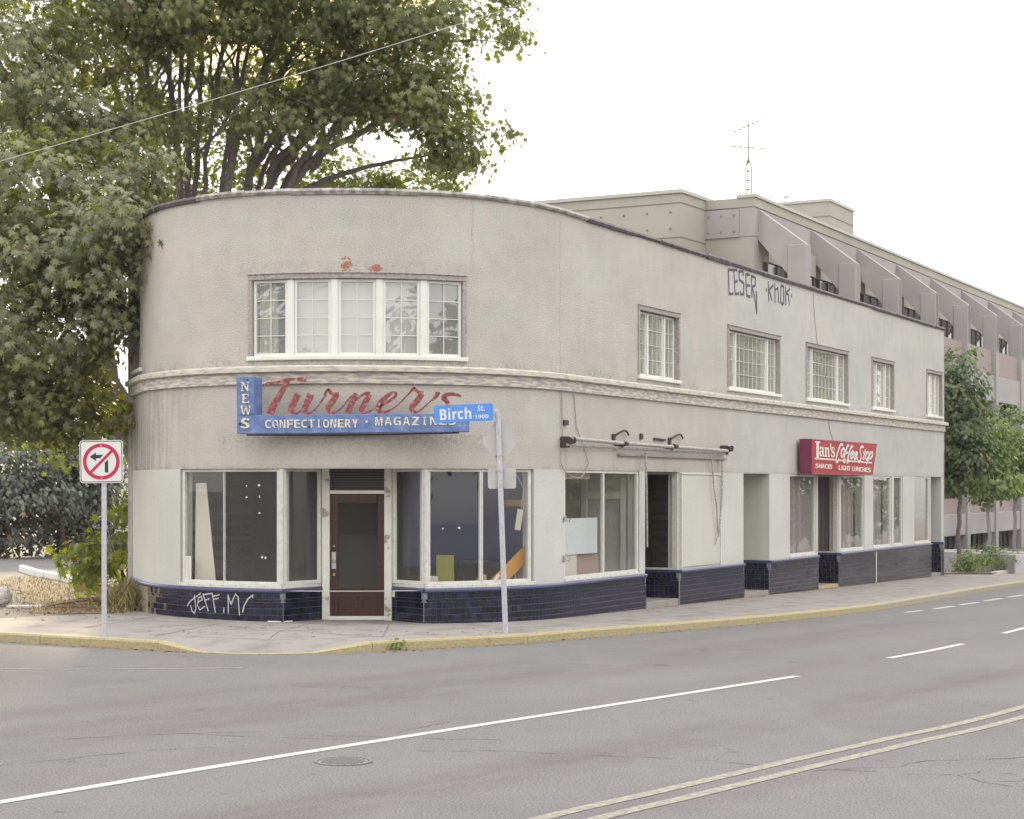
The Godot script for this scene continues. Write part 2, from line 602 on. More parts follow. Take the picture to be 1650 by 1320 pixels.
	mat("room_blue", lin(0.06, 0.075, 0.21), 0.9)
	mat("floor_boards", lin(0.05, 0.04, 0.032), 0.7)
	mat("blind", lin(0.44, 0.43, 0.41), 0.9)
	mat("net_curtain", lin(0.70, 0.67, 0.60), 0.95)
	mat("mauve_curtain", lin(0.33, 0.285, 0.295), 0.95)
	m = mat("dust_film", Color.WHITE, 1.0)
	m.transparency = BaseMaterial3D.TRANSPARENCY_ALPHA
	m.albedo_texture = ramp_tex(512, noise(0.012, 6, 45), [[0.0, Color(0.78, 0.76, 0.74, 0.0)], [0.48, Color(0.78, 0.76, 0.74, 0.02)], [0.68, Color(0.80, 0.78, 0.76, 0.10)], [0.85, Color(0.82, 0.80, 0.78, 0.26)], [1.0, Color(0.84, 0.82, 0.80, 0.36)]])
	mat("black_mesh", lin(0.03, 0.028, 0.028), 0.6)
	mat("iron", lin(0.055, 0.045, 0.045), 0.7, 0.2)
	m = mat("pipe_grey", Color.WHITE, 0.6, 0.2)
	textured(m, ramp_tex(256, noise(0.05, 4, 71), [[0.0, lin(0.10, 0.07, 0.06)], [0.35, lin(0.22, 0.19, 0.18)], [0.5, lin(0.40, 0.38, 0.36)], [1.0, lin(0.52, 0.50, 0.48)]]), 1.4)
	mat("wire", lin(0.30, 0.29, 0.28), 0.7)
	mat("pale_wire", lin(0.40, 0.39, 0.36), 0.7)
	# signs
	m = mat("sign_blue", Color.WHITE, 0.55)
	textured(m, ramp_tex(256, noise(0.02, 5, 81), [[0.0, lin(0.075, 0.115, 0.25)], [0.4, lin(0.105, 0.16, 0.345)], [0.7, lin(0.125, 0.185, 0.385)], [0.9, lin(0.19, 0.245, 0.41)], [1.0, lin(0.30, 0.34, 0.45)]]), 1.0)
	m = mat("sign_cream", Color.WHITE, 0.7)
	textured(m, ramp_tex(256, noise(0.07, 4, 83), [[0.0, lin(0.16, 0.15, 0.16)], [0.30, lin(0.28, 0.27, 0.28)], [0.40, lin(0.62, 0.58, 0.45)], [1.0, lin(0.74, 0.70, 0.58)]]), 1.6)
	m = mat("sign_red", Color.WHITE, 0.6)
	textured(m, ramp_tex(256, noise(0.03, 4, 85), [[0.0, lin(0.06, 0.045, 0.04)], [0.30, lin(0.13, 0.06, 0.05)], [0.40, lin(0.19, 0.026, 0.032)], [0.58, lin(0.25, 0.045, 0.05)], [0.74, lin(0.29, 0.12, 0.12)], [0.88, lin(0.38, 0.29, 0.28)], [1.0, lin(0.42, 0.37, 0.35)]]), 1.5)
	m = mat("street_blue", lin(0.075, 0.235, 0.66), 0.45)
	mat("street_white", lin(0.62, 0.62, 0.60), 0.5)
	m = mat("coffee_red", Color.WHITE, 0.4)
	textured(m, ramp_tex(256, noise(0.012, 4, 87), [[0.0, lin(0.28, 0.006, 0.014)], [0.5, lin(0.34, 0.007, 0.015)], [1.0, lin(0.38, 0.010, 0.02)]]), 0.5)
	mat("coffee_side", lin(0.17, 0.02, 0.06), 0.5)
	mat("coffee_edge", lin(0.34, 0.06, 0.10), 0.5)
	mat("sign_white", lin(0.62, 0.61, 0.57), 0.5)
	mat("prohibit_red", lin(0.46, 0.008, 0.06), 0.45)
	mat("sign_black", lin(0.018, 0.015, 0.03), 0.5)
	m = mat("galvanised", Color.WHITE, 0.5, 0.35)
	textured(m, ramp_tex(256, noise(0.04, 3, 89), [[0.0, lin(0.38, 0.38, 0.41)], [1.0, lin(0.55, 0.55, 0.58)]]), 1.5)
	m = mat("sign_back", Color.WHITE, 0.55, 0.15)
	textured(m, ramp_tex(256, noise(0.01, 3, 90), [[0.0, lin(0.40, 0.39, 0.385)], [1.0, lin(0.48, 0.47, 0.46)]]), 0.8)
	mat("spray_black", lin(0.075, 0.068, 0.095), 0.8)
	mat("spray_white", lin(0.40, 0.40, 0.43), 0.8)
	mat("rust_red", lin(0.36, 0.13, 0.085), 0.95)
	m = mat("flashing", Color.WHITE, 0.6, 0.2)
	textured(m, ramp_tex(256, noise(0.05, 6, 91), [[0.0, lin(0.035, 0.03, 0.035)], [0.5, lin(0.075, 0.062, 0.07)], [0.75, lin(0.13, 0.115, 0.12)], [1.0, lin(0.24, 0.22, 0.22)]]), 0.5)
	m = mat("flashing_pale", Color.WHITE, 0.6, 0.2)
	textured(m, ramp_tex(256, noise(0.05, 6, 92), [[0.0, lin(0.08, 0.07, 0.075)], [0.35, lin(0.20, 0.185, 0.18)], [0.6, lin(0.36, 0.34, 0.32)], [1.0, lin(0.44, 0.43, 0.41)]]), 0.4)
	mat("roof_felt", lin(0.12, 0.11, 0.11), 0.95)
	# ground
	var asphalt_fine := ramp_tex(512, noise(0.16, 4, 101), [[0.0, g1(0.30)], [0.35, g1(0.62)], [0.5, g1(0.78)], [0.7, g1(0.92)], [1.0, g1(1.0)]])
	m = mat("asphalt", lin(0.222, 0.212, 0.212), 0.93)
	m.albedo_texture = asphalt_fine
	m.uv1_scale = Vector3(0.52, 0.52, 1)
	relief(m, grey_tex(512, noise(0.2, 4, 102)), 1.0)
	m.detail_enabled = true
	m.detail_blend_mode = BaseMaterial3D.BLEND_MODE_MUL
	m.detail_uv_layer = BaseMaterial3D.DETAIL_UV_2
	m.detail_albedo = ImageTexture.create_from_image(road_wear())
	m = mat("lot_asphalt", Color.WHITE, 0.95)
	textured(m, ramp_tex(512, noise(0.02, 6, 103), [[0.0, lin(0.09, 0.085, 0.088)], [0.5, lin(0.125, 0.118, 0.12)], [0.72, lin(0.155, 0.142, 0.132)], [1.0, lin(0.19, 0.17, 0.145)]]), 0.25)
	m = mat("ground_base", Color.WHITE, 0.95)
	textured(m, ramp_tex(512, noise(0.02, 6, 104), [[0.0, lin(0.14, 0.135, 0.13)], [1.0, lin(0.19, 0.18, 0.175)]]), 0.2)
	m = mat("sidewalk_concrete", lin(0.275, 0.250, 0.234), 0.92)
	m.albedo_texture = ramp_tex(512, noise(0.012, 6, 105), [[0.0, g1(0.62)], [0.3, g1(0.82)], [0.5, g1(0.94)], [1.0, g1(1.0)]])
	m.uv1_scale = Vector3(0.23, 0.23, 1)
	relief(m, grey_tex(512, noise(0.2, 4, 106)), 0.35)
	m = mat("joint_dark", lin(0.15, 0.135, 0.125), 0.95)
	mat("crack_dark", lin(0.095, 0.09, 0.092), 0.95)
	m = mat("kerb_yellow", Color.WHITE, 0.85)
	textured(m, ramp_tex(512, noise(0.05, 6, 107), [[0.0, lin(0.22, 0.20, 0.175)], [0.30, lin(0.28, 0.24, 0.17)], [0.42, lin(0.345, 0.285, 0.145)], [0.6, lin(0.375, 0.315, 0.165)], [1.0, lin(0.40, 0.345, 0.21)]]), 0.7)
	m = mat("kerb_worn", Color.WHITE, 0.9)
	textured(m, ramp_tex(512, noise(0.04, 6, 108), [[0.0, lin(0.23, 0.21, 0.19)], [0.5, lin(0.30, 0.27, 0.235)], [0.62, lin(0.36, 0.315, 0.19)], [1.0, lin(0.40, 0.35, 0.20)]]), 0.6)
	m = mat("line_white", Color.WHITE, 0.8)
	textured(m, ramp_tex(512, noise(0.09, 5, 109), [[0.0, lin(0.26, 0.25, 0.245)], [0.28, lin(0.38, 0.37, 0.35)], [0.42, lin(0.48, 0.47, 0.44)], [1.0, lin(0.53, 0.52, 0.485)]]), 0.7)
	m = mat("line_yellow", Color.WHITE, 0.8)
	textured(m, ramp_tex(512, noise(0.035, 6, 110), [[0.0, lin(0.18, 0.172, 0.17)], [0.44, lin(0.215, 0.203, 0.18)], [0.56, lin(0.27, 0.25, 0.185)], [1.0, lin(0.36, 0.33, 0.23)]]), 0.6)
	m = mat("dry_earth", Color.WHITE, 0.98)
	textured(m, ramp_tex(512, noise(0.03, 6, 111), [[0.0, lin(0.12, 0.09, 0.07)], [0.5, lin(0.20, 0.155, 0.11)], [1.0, lin(0.30, 0.24, 0.165)]]), 0.6)
	# concrete office block
	m = mat("board_concrete", Color.WHITE, 0.9)
	textured(m, ramp_tex(512, noise(0.01, 6, 121), [[0.0, lin(0.255, 0.24, 0.205)], [0.5, lin(0.315, 0.30, 0.26)], [1.0, lin(0.36, 0.345, 0.30)]]), 0.06)
	m = mat("board_concrete_grey", Color.WHITE, 0.9)
	textured(m, ramp_tex(512, noise(0.012, 6, 122), [[0.0, lin(0.25, 0.235, 0.235)], [0.5, lin(0.31, 0.29, 0.288)], [1.0, lin(0.355, 0.335, 0.33)]]), 0.06)
	mat("office_joint", lin(0.18, 0.17, 0.15), 0.95)
	m = mat("office_brick", Color.WHITE, 0.9)
	textured(m, ramp_tex(256, noise(0.05, 4, 123), [[0.0, lin(0.24, 0.19, 0.18)], [1.0, lin(0.32, 0.255, 0.24)]]), 0.3)
	mat("office_glass", lin(0.05, 0.048, 0.055), 0.06, 0.25)
	mat("office_mullion", lin(0.06, 0.055, 0.06), 0.5)
	mat("copper_cap", lin(0.38, 0.37, 0.34), 0.6)
	mat("tower_metal", lin(0.20, 0.17, 0.10), 0.7, 0.1)
	mat("gull_white", lin(0.72, 0.72, 0.72), 0.9)
	mat("gull_grey", lin(0.35, 0.36, 0.38), 0.9)
	mat("gull_beak", lin(0.5, 0.35, 0.05), 0.6)
	# plants
	for a in [["maple_leaf", 0.42, Color(0.95, 1.0, 0.18)], ["shrub_leaf", 0.6, Color(0.35, 0.42, 0.12)], ["street_leaf", 0.5, Color(0.7, 0.9, 0.2)]]:
		m = mat(a[0], Color.WHITE, a[1])
		m.vertex_color_use_as_albedo = true
		m.backlight_enabled = true
		m.backlight = a[2]
	m = mat("bark", Color.WHITE, 0.95)
	textured(m, ramp_tex(256, noise(0.05, 5, 131), [[0.0, lin(0.07, 0.06, 0.06)], [0.5, lin(0.145, 0.125, 0.122)], [1.0, lin(0.22, 0.195, 0.185)]]), 0.8)
	m = mat("pale_bark", lin(0.26, 0.24, 0.24), 0.95)
	m = mat("straw", Color.WHITE, 0.95)
	m.vertex_color_use_as_albedo = true
	mat("dead_wood", lin(0.16, 0.10, 0.06), 0.95)
	mat("cut_wood", lin(0.34, 0.22, 0.10), 0.9)
	mat("dark_wood", lin(0.09, 0.045, 0.035), 0.9)
	# interior things
	mat("card", lin(0.42, 0.27, 0.11), 0.9)
	mat("orange_board", lin(0.46, 0.22, 0.035), 0.75)
	mat("olive_panel", lin(0.20, 0.19, 0.03), 0.8)
	mat("paper", lin(0.55, 0.54, 0.50), 0.9)
	mat("pale_board", lin(0.52, 0.49, 0.42), 0.9)
	mat("blue_white_board", lin(0.56, 0.61, 0.63), 0.6)
	mat("mauve_card", lin(0.30, 0.20, 0.165), 0.9)
	mat("table_dark", lin(0.02, 0.02, 0.026), 0.4)
	mat("white_house", lin(0.58, 0.57, 0.54), 0.8)
	mat("orange_band", lin(0.5, 0.14, 0.035), 0.6)
	mat("across_dark", lin(0.035, 0.032, 0.04), 0.8)
	mat("across_wall", lin(0.06, 0.055, 0.058), 0.9)
	mat("house_wall", lin(0.3, 0.28, 0.26), 0.9)
	mat("pole_wood", lin(0.17, 0.12, 0.08), 0.95)

func wood_tex(a: Color, b: Color, seed_: int) -> ImageTexture:
	var im := Image.create(256, 512, false, Image.FORMAT_RGB8)
	var f := noise(0.03, 4, seed_)
	var f2 := noise(0.006, 3, seed_ + 1)
	for y in 512:
		for x in 256:
			var k := 0.5 + 0.5 * sin((x * 0.22 + f2.get_noise_2d(x, y * 0.35) * 26.0))
			k = clampf(k * 0.6 + 0.4 * (0.5 + f.get_noise_2d(x * 2.0, y * 0.12)), 0, 1)
			im.set_pixel(x, y, a.lerp(b, k).linear_to_srgb())
	return ImageTexture.create_from_image(im)

# grime, patches, runs and hairline cracks of the rendered wall; across: metres along the facade, down: height
func wall_stains(rough: bool) -> Image:
	var W := 1536 if rough else 768
	var H := 352 if rough else 176
	var im := Image.create(W, H, false, Image.FORMAT_RGB8)
	var big := noise(0.35, 4, 201)
	var fine := noise(4.0, 3, 202)
	var run := noise(1.0, 3, 203)
	var patch := noise(0.5, 3, 204)
	for py in H:
		var y := (1.0 - (py + 0.5) / H) * 9.5
		for px in W:
			var s := (px + 0.5) / W * 38.0
			var k := 1.0 + 0.11 * big.get_noise_2d(s, y * 1.4)
			var c := Vector3.ONE
			if rough:
				var p := patch.get_noise_2d(s * 1.2, y * 1.5)
				for q in [[4.4, 6.75, 0.9], [6.1, 6.85, 0.7], [8.6, 6.5, 0.8], [9.6, 5.2, 0.7], [12.6, 6.3, 1.0], [3.1, 5.3, 0.5], [16.8, 5.0, 0.9], [10.4, 3.4, 0.6], [26.0, 5.2, 1.2], [33.5, 3.3, 1.1]]:      # old filler and touch-up paint
					var e: float = Vector2(s - q[0], (y - q[1]) * 1.9).length() / q[2] + p * 1.1
					if e < 1.0: c = Vector3(0.975, 1.03, 1.045)
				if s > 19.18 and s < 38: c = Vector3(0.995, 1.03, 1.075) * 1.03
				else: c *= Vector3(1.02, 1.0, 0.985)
				k += 0.06 * patch.get_noise_2d(s * 4.0 + 50.0, y * 4.0)
				var r := run.get_noise_2d(s * 7.0, y * 0.35)
				k -= 0.06 * clampf(run.get_noise_2d(s * 11.0 + 31.0, y * 0.22) - 0.22, 0, 1) * (1.0 if y < 4.01 else 0.6)
				if y > 4.31 and y < 4.45:
					for u in UPPER:
						if (absf(s - u[0]) < 0.07 or absf(s - u[1]) < 0.07): k -= 0.14 * clampf(0.6 + r, 0, 1)
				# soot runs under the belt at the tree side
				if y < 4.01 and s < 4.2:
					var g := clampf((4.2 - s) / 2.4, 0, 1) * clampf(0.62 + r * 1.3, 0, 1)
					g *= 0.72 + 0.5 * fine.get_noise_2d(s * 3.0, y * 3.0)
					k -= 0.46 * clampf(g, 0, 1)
				# dirt caught on top of the belt
				if y > 4.30 and y < 4.62:
					k -= 0.32 * clampf((0.06 + 0.20 * clampf(0.5 + big.get_noise_2d(s * 2.0, 9.0), 0, 1) - (y - 4.30)) * 6.0, 0, 1) * clampf(0.5 + fine.get_noise_2d(s * 2.5, y * 2.5) * 1.3, 0, 1)
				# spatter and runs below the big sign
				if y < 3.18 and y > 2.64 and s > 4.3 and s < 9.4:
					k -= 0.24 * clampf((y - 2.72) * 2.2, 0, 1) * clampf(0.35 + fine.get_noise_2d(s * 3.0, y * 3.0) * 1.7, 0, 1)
				# grimy edge over the shop heads
				if y < 2.70: k -= 0.22 * clampf((2.70 - y) * 11.0, 0, 1) * clampf(0.55 + run.get_noise_2d(s * 3.0, 3.0), 0, 1)
				# runs under the awning irons
				for q in [11.2, 13.25, 15.7, 18.6]:
					var dx: float = absf(s - q - 0.03 * r)
					if dx < 0.12 and y < 3.2: k -= 0.20 * (1.0 - dx / 0.12) * clampf((3.2 - y) * 4.0, 0, 1) * clampf(0.6 + r, 0, 1)
				# grime over window heads and beside frames
				if y > 5.8 and y < 6.02 and (s > 4.7 and s < 8.9): k -= 0.13 * clampf(0.4 + fine.get_noise_2d(s * 2.0, y * 2.0), 0, 1)
				# hairline cracks
				for q in [[8.79, 6.0, 7.2], [19.18, 4.4, 7.2], [10.98, 3.2, 7.0], [24.9, 5.9, 7.0]]:
					var cx: float = q[0] + 0.05 * run.get_noise_2d(q[0] * 9.0, y * 3.0)
					if absf(s - cx) < 0.014 and y > q[1] and y < q[2]: k -= 0.22
				# paler streaks on the long side
				if s > 11.0: k += 0.03 * run.get_noise_2d(s * 4.0, y * 0.25)
			else:
				k += 0.03 * run.get_noise_2d(s * 5.0, y * 0.3)
				if s < 2.6: c = Vector3(1.0, 0.985, 0.945)
			c *= clampf(k, 0.2, 1.15) * 0.9
			im.set_pixel(px, py, Color(minf(c.x, 1), minf(c.y, 1), minf(c.z, 1)).linear_to_srgb())
	return im

# tyre polish, oil and patches on the carriageway: 26 m square, x from -12, d from 8
func road_wear() -> Image:
	var W := 1000
	var im := Image.create(W, W, false, Image.FORMAT_RGB8)
	var f := noise(0.18, 5, 301)
	var f2 := noise(1.6, 4, 302)
	var lane := Vector2(0.577, 0.817)          # along the road
	var side := Vector2(0.817, -0.577)
	for py in W:
		var d := 8.0 + (py + 0.5) / W * 26.0
		for px in W:
			var x := -12.0 + (px + 0.5) / W * 26.0
			var p := Vector2(x, d)
			var a := p.dot(lane)
			var b := p.dot(side) + 0.22 * f.get_noise_2d(a * 0.5, 7.0) + 0.0024 * (a - 14.0) * (a - 14.0)
			var k := 0.90 + 0.10 * f.get_noise_2d(x, d) + 0.05 * f2.get_noise_2d(x, d)
			var c := Vector3(1.0, 0.995, 0.98)
			for q in [[-12.4, 0.9, 0.09], [-10.3, 0.5, 0.05], [-8.1, 0.55, 0.11], [-6.4, 0.5, 0.07], [-13.9, 0.5, 0.06]]:
				var t: float = absf(b - q[0]) / q[1]
				if t < 1.0:
					var w: float = (1.0 - t * t) * clampf(0.55 + 0.9 * f.get_noise_2d(a * 1.3 + 90.0, b * 5.0) + 0.5 * f2.get_noise_2d(a * 0.5, b * 3.0), 0, 1)
					k -= q[2] * 1.9 * w
					c = c.lerp(Vector3(1.03, 0.975, 0.985), w)
			for q in [[-0.6, 22.0, 2.4, 0.75, 0.91], [4.4, 18.2, 1.7, 0.6, 0.93], [-6.2, 19.6, 2.2, 0.9, 0.94], [8.4, 25.4, 2.0, 0.7, 0.92]]:      # trench patches
				var w := p - Vector2(q[0], q[1])
				if absf(w.dot(lane)) < q[2] and absf(w.dot(side)) < q[3]: k *= q[4] + 0.02 * f2.get_noise_2d(x * 4.0, d * 4.0)
			c *= clampf(k, 0.3, 1.0)
			im.set_pixel(px, py, Color(minf(c.x, 1), minf(c.y, 1), minf(c.z, 1)).linear_to_srgb())
	var rs := RandomNumberGenerator.new()
	rs.seed = 91
	for i in 150:      # oil spots, gum
		var a := rs.randf_range(6.0, 34.0)
		var b: float = [-11.4, -7.2, -13.0, -9.3][i % 4] + rs.randfn() * 0.35
		var c := lane * a + side * b
		var r := rs.randf_range(0.015, 0.06) if i % 30 else rs.randf_range(0.08, 0.14)
		var dark := rs.randf_range(0.86, 0.95)
		for jy in range(-12, 13):
			for jx in range(-12, 13):
				var q := c + Vector2(jx, jy) * 0.026
				var e := (q - c).length() / r + 0.5 * f2.get_noise_2d(q.x * 6.0, q.y * 6.0)
				var px := int((q.x + 12.0) / 26.0 * W)
				var py := int((q.y - 8.0) / 26.0 * W)
				if e < 1.0 and px >= 0 and py >= 0 and px < W and py < W:
					var o := im.get_pixel(px, py)
					im.set_pixel(px, py, Color(o.r * dark, o.g * dark, o.b * dark))
	return im

# ================================================================ ground
func make_ground() -> void:
	var mb := MB.new()
	sheet(mb, [Vector2(-500, -200), Vector2(500, -200), Vector2(500, 700), Vector2(-500, 700)], -0.150)
	structure("ground", mb, M.ground_base)
	var kerb: Array = [Vector2(-40, 42.3), Vector2(-16.0, 30.56), Vector2(-7.55, 26.40), Vector2(-6.29, 25.78), Vector2(-4.97, 25.12), Vector2(-4.46, 24.86), Vector2(-3.78, 24.6), Vector2(-3.14, 24.68), Vector2(-2.31, 25.11), Vector2(-1.62, 25.75), Vector2(-0.55, 26.6), Vector2(0.23, 27.3), Vector2(1.48, 28.91), Vector2(2.33, 29.94), Vector2(3.82, 31.81), Vector2(5.88, 34.67), Vector2(7.66, 37.56), Vector2(9.73, 41.62), Vector2(12.1, 46.44), Vector2(14.46, 50.9), Vector2(24, 69), Vector2(60, 137)]
	var K := smooth_line(kerb, 0.35)
	# carriageway
	mb = MB.new()
	var road := []
	for p in K: road.append(p)
	var rp := road.duplicate()
	rp.append(Vector2(120, 120)); rp.append(Vector2(60, 10)); rp.append(Vector2(40, -30)); rp.append(Vector2(-60, -30)); rp.append(Vector2(-70, 30))
	sheet(mb, rp, -0.132)
	var road_o := structure("road", mb, M.asphalt)
	# lane markings
	mb = MB.new()
	var white := smooth_line([Vector2(-6.5, 7.5), Vector2(-3.52, 12.28), Vector2(-1.2, 15.7), Vector2(1.2, 19.05), Vector2(3.56, 22.37)], 0.4)
	ribbon(mb, white, 0.115, -0.128)
	var wl := structure("lane_line", mb, M.line_white)
	var wd := [[Vector2(5.32, 25.29), Vector2(6.25, 26.75), Vector2(7.10, 28.21)], [Vector2(8.45, 30.8), Vector2(9.0, 31.85), Vector2(9.9, 33.6)], [Vector2(11.3, 36.3), Vector2(12.7, 39.2)], [Vector2(13.9, 41.6), Vector2(15.3, 44.5)]]
	for a in wd:
		mb = MB.new()
		ribbon(mb, a, 0.115, -0.128)
		structure("lane_dash", mb, M.line_white)
	for a in [[Vector2(8.09, 36.84), Vector2(8.6, 37.6)], [Vector2(9.01, 38.27), Vector2(9.76, 39.58)], [Vector2(10.03, 40.14), Vector2(10.77, 41.36)], [Vector2(11.06, 41.97), Vector2(11.84, 43.38)], [Vector2(12.22, 44.13), Vector2(12.98, 45.41)], [Vector2(13.4, 46.2), Vector2(14.1, 47.5)]]:
		mb = MB.new()
		ribbon(mb, a, 0.12, -0.128)
		structure("edge_dash", mb, M.line_white)
	for off in [0.0, 0.30]:
		mb = MB.new()
		var yl := []
		for p in smooth_line([Vector2(-2.4, 8.1), Vector2(0.22, 11.95), Vector2(1.01, 13.02), Vector2(2.25, 14.73), Vector2(3.28, 16.12), Vector2(5.5, 19.2), Vector2(12.0, 29.6), Vector2(18, 41)], 0.3):
			yl.append(p + Vector2(0.817, -0.577) * off)
		ribbon(mb, yl, 0.12, -0.128)
		structure("centre_line", mb, M.line_yellow)
	# manhole cover: ring, plate and studs
	var mh := Node3D.new()
	mh.name = numbered("manhole_cover")
	add_child(mh)
	mh.position = gp(-1.36, 14.43, -0.131)
	mh.scale = Vector3(0.68, 1, 0.68)
	tag(mh, "round cast iron manhole cover set flush in the grey road", "manhole cover")
	mb = MB.new()
	mb.tube([Vector3(0, -0.02, 0), Vector3(0, 0.006, 0)], [0.30, 0.30], 32)
	obj("plate", mb, mat("cover_iron", lin(0.185, 0.18, 0.177), 0.95, 0.0), mh)
	mb = MB.new()
	for i in range(-6, 7):
		for j in range(-6, 7):
			var q := Vector2(i, j) * 0.042 + Vector2(0.021 * (j % 2), 0)
			if q.length() < 0.265: mb.box(Transform3D(Basis(), Vector3(q.x, 0.009, q.y)), Vector3(0.026, 0.008, 0.026), 0.003)
	obj("stud_pattern", mb, M.cover_iron, mh)
	mb = MB.new()
	for i in 36:
		var a := TAU * i / 36.0
		mb.box(Transform3D(Basis(Vector3.UP, -a), Vector3(cos(a), 0, sin(a)) * 0.325 + Vector3(0, 0.002, 0)), Vector3(0.035, 0.016, 0.06))
	obj("ring", mb, mat("cover_ring", lin(0.165, 0.16, 0.158), 0.9), mh)
	# cracks
	var cr := [
		[Vector2(-3.9, 15.6), Vector2(-3.35, 15.95), Vector2(-2.9, 16.1), Vector2(-2.4, 15.95), Vector2(-1.9, 15.85), Vector2(-1.3, 15.8)],
		[Vector2(-2.95, 16.1), Vector2(-2.3, 16.25), Vector2(-1.6, 16.05), Vector2(-0.7, 15.95), Vector2(-0.1, 15.9)],
		[Vector2(-1.05, 16.3), Vector2(-0.85, 16.75), Vector2(-0.6, 17.2)],
		[Vector2(-4.1, 13.9), Vector2(-3.5, 14.5), Vector2(-3.0, 15.0), Vector2(-2.5, 15.2)],
		[Vector2(-0.8, 15.1), Vector2(-0.1, 15.2), Vector2(0.6, 15.0), Vector2(1.4, 14.85), Vector2(2.2, 14.4), Vector2(2.9, 14.25)],
		[Vector2(2.35, 14.2), Vector2(2.8, 14.45), Vector2(3.1, 14.5), Vector2(3.45, 14.9), Vector2(3.85, 15.0), Vector2(4.6, 15.25)],
		[Vector2(3.1, 14.15), Vector2(3.5, 14.1), Vector2(3.6, 13.75), Vector2(3.95, 13.85), Vector2(4.2, 14.15), Vector2(4.6, 14.2)],
		[Vector2(3.5, 14.1), Vector2(3.75, 14.3), Vector2(4.1, 14.1)], [Vector2(3.6, 13.75), Vector2(4.0, 13.4), Vector2(4.3, 13.1), Vector2(4.4, 12.8)],
		[Vector2(4.0, 25.4), Vector2(4.4, 25.6), Vector2(4.7, 25.4)], [Vector2(-4.6, 24.3), Vector2(-3.4, 23.6), Vector2(-2.3, 23.4)],
		[Vector2(-5.6, 22.6), Vector2(-4.6, 22.3), Vector2(-3.6, 22.5)], [Vector2(-2.4, 20.4), Vector2(-1.7, 20.35), Vector2(-1.2, 20.4)]]
	for a in cr:
		mb = MB.new()
		var pts := []
		for i in a.size() - 1:
			for k in 7:
				pts.append(a[i].lerp(a[i + 1], k / 7.0) + Vector2(rng.randf_range(-0.02, 0.02), rng.randf_range(-0.03, 0.03)))
		pts.append(a[-1])
		ribbon(mb, pts, 0.009, -0.1285, 0.9)
		obj("crack", mb, M.crack_dark, road_o)
	mb = MB.new()      # trench patch seam by the side street
	ribbon(mb, smooth_line([Vector2(-9, 22.2), Vector2(-6, 22.05), Vector2(-4.6, 22.25), Vector2(-3.4, 22.6)], 0.3), 0.05, -0.128, 0.5)
	obj("seam", mb, mat("seam_pale", lin(0.34, 0.29, 0.275), 0.95), road_o)
	# kerb, laid in lengths; it dips for the ramp at the corner
	var kn := Node3D.new()
	kn.name = "kerb"
	add_child(kn)
	kn.set_meta("kind", "structure")
	var inner := []
	var lifts := []
	var seg := []
	var bounds := [-7.0, -5.2, -3.7, -2.1, -0.55, 0.2, 1.9, 3.8, 5.9, 7.7, 9.7, 12.1, 14.4, 18.0, 24.0, 70.0]
	var bi := 0
	for i in K.size():
		var p: Vector2 = K[i]
		var dir: Vector2 = (K[mini(i + 1, K.size() - 1)] - K[maxi(i - 1, 0)]).normalized()
		var inn := p + Vector2(-dir.y, dir.x) * 0.16
		var dip := ramp_dip(p.x)
		inner.append(inn)
		lifts.append(-0.125 * dip)
		seg.append([p, inn, dip])
		if p.x > bounds[bi] or i == K.size() - 1:
			if seg.size() > 1: kerb_piece(kn, seg)
			seg = [[p + dir * 0.008, inn + dir * 0.008, dip]]
			while bi < bounds.size() - 1 and p.x > bounds[bi]: bi += 1
	# sidewalk: strip behind the kerb, then the field up to the building
	mb = MB.new()
	var row1 := []
	for i in K.size():
		var dir: Vector2 = (K[mini(i + 1, K.size() - 1)] - K[maxi(i - 1, 0)]).normalized()
		row1.append(K[i] + Vector2(-dir.y, dir.x) * 0.75)
	var nn := Vector3(0.012, 1, -0.0113).normalized()
	for i in K.size() - 1:
		var a: Vector2 = inner[i]; var b: Vector2 = inner[i + 1]; var c: Vector2 = row1[i + 1]; var d: Vector2 = row1[i]
		var i0 := mb.vert(gp(a.x, a.y, lifts[i]), nn, a, a)
		mb.vert(gp(b.x, b.y, lifts[i + 1]), nn, b, b); mb.vert(gp(c.x, c.y), nn, c, c); mb.vert(gp(d.x, d.y), nn, d, d)
		mb.tri_i(i0, i0 + 1, i0 + 2); mb.tri_i(i0, i0 + 2, i0 + 3)
	var field := []
	for i in K.size():
		if K[i].x > -17.0 and K[i].x < 24.0: field.append(row1[i])
	field.append(Vector2(22.6, 72.0))
	var s := S_END
	while s > 0.2:
		var q := fac(s, 0, -0.1)
		field.append(Vector2(q.x, -q.z))
		s -= 0.5
	field.append(Vector2(-6.85, 31.4)); field.append(Vector2(-7.77, 30.5)); field.append(Vector2(-8.5, 29.5)); field.append(Vector2(-15.9, 33.2))
	sheet(mb, field, 0.0)
	var walk := structure("sidewalk", mb, M.sidewalk_concrete)
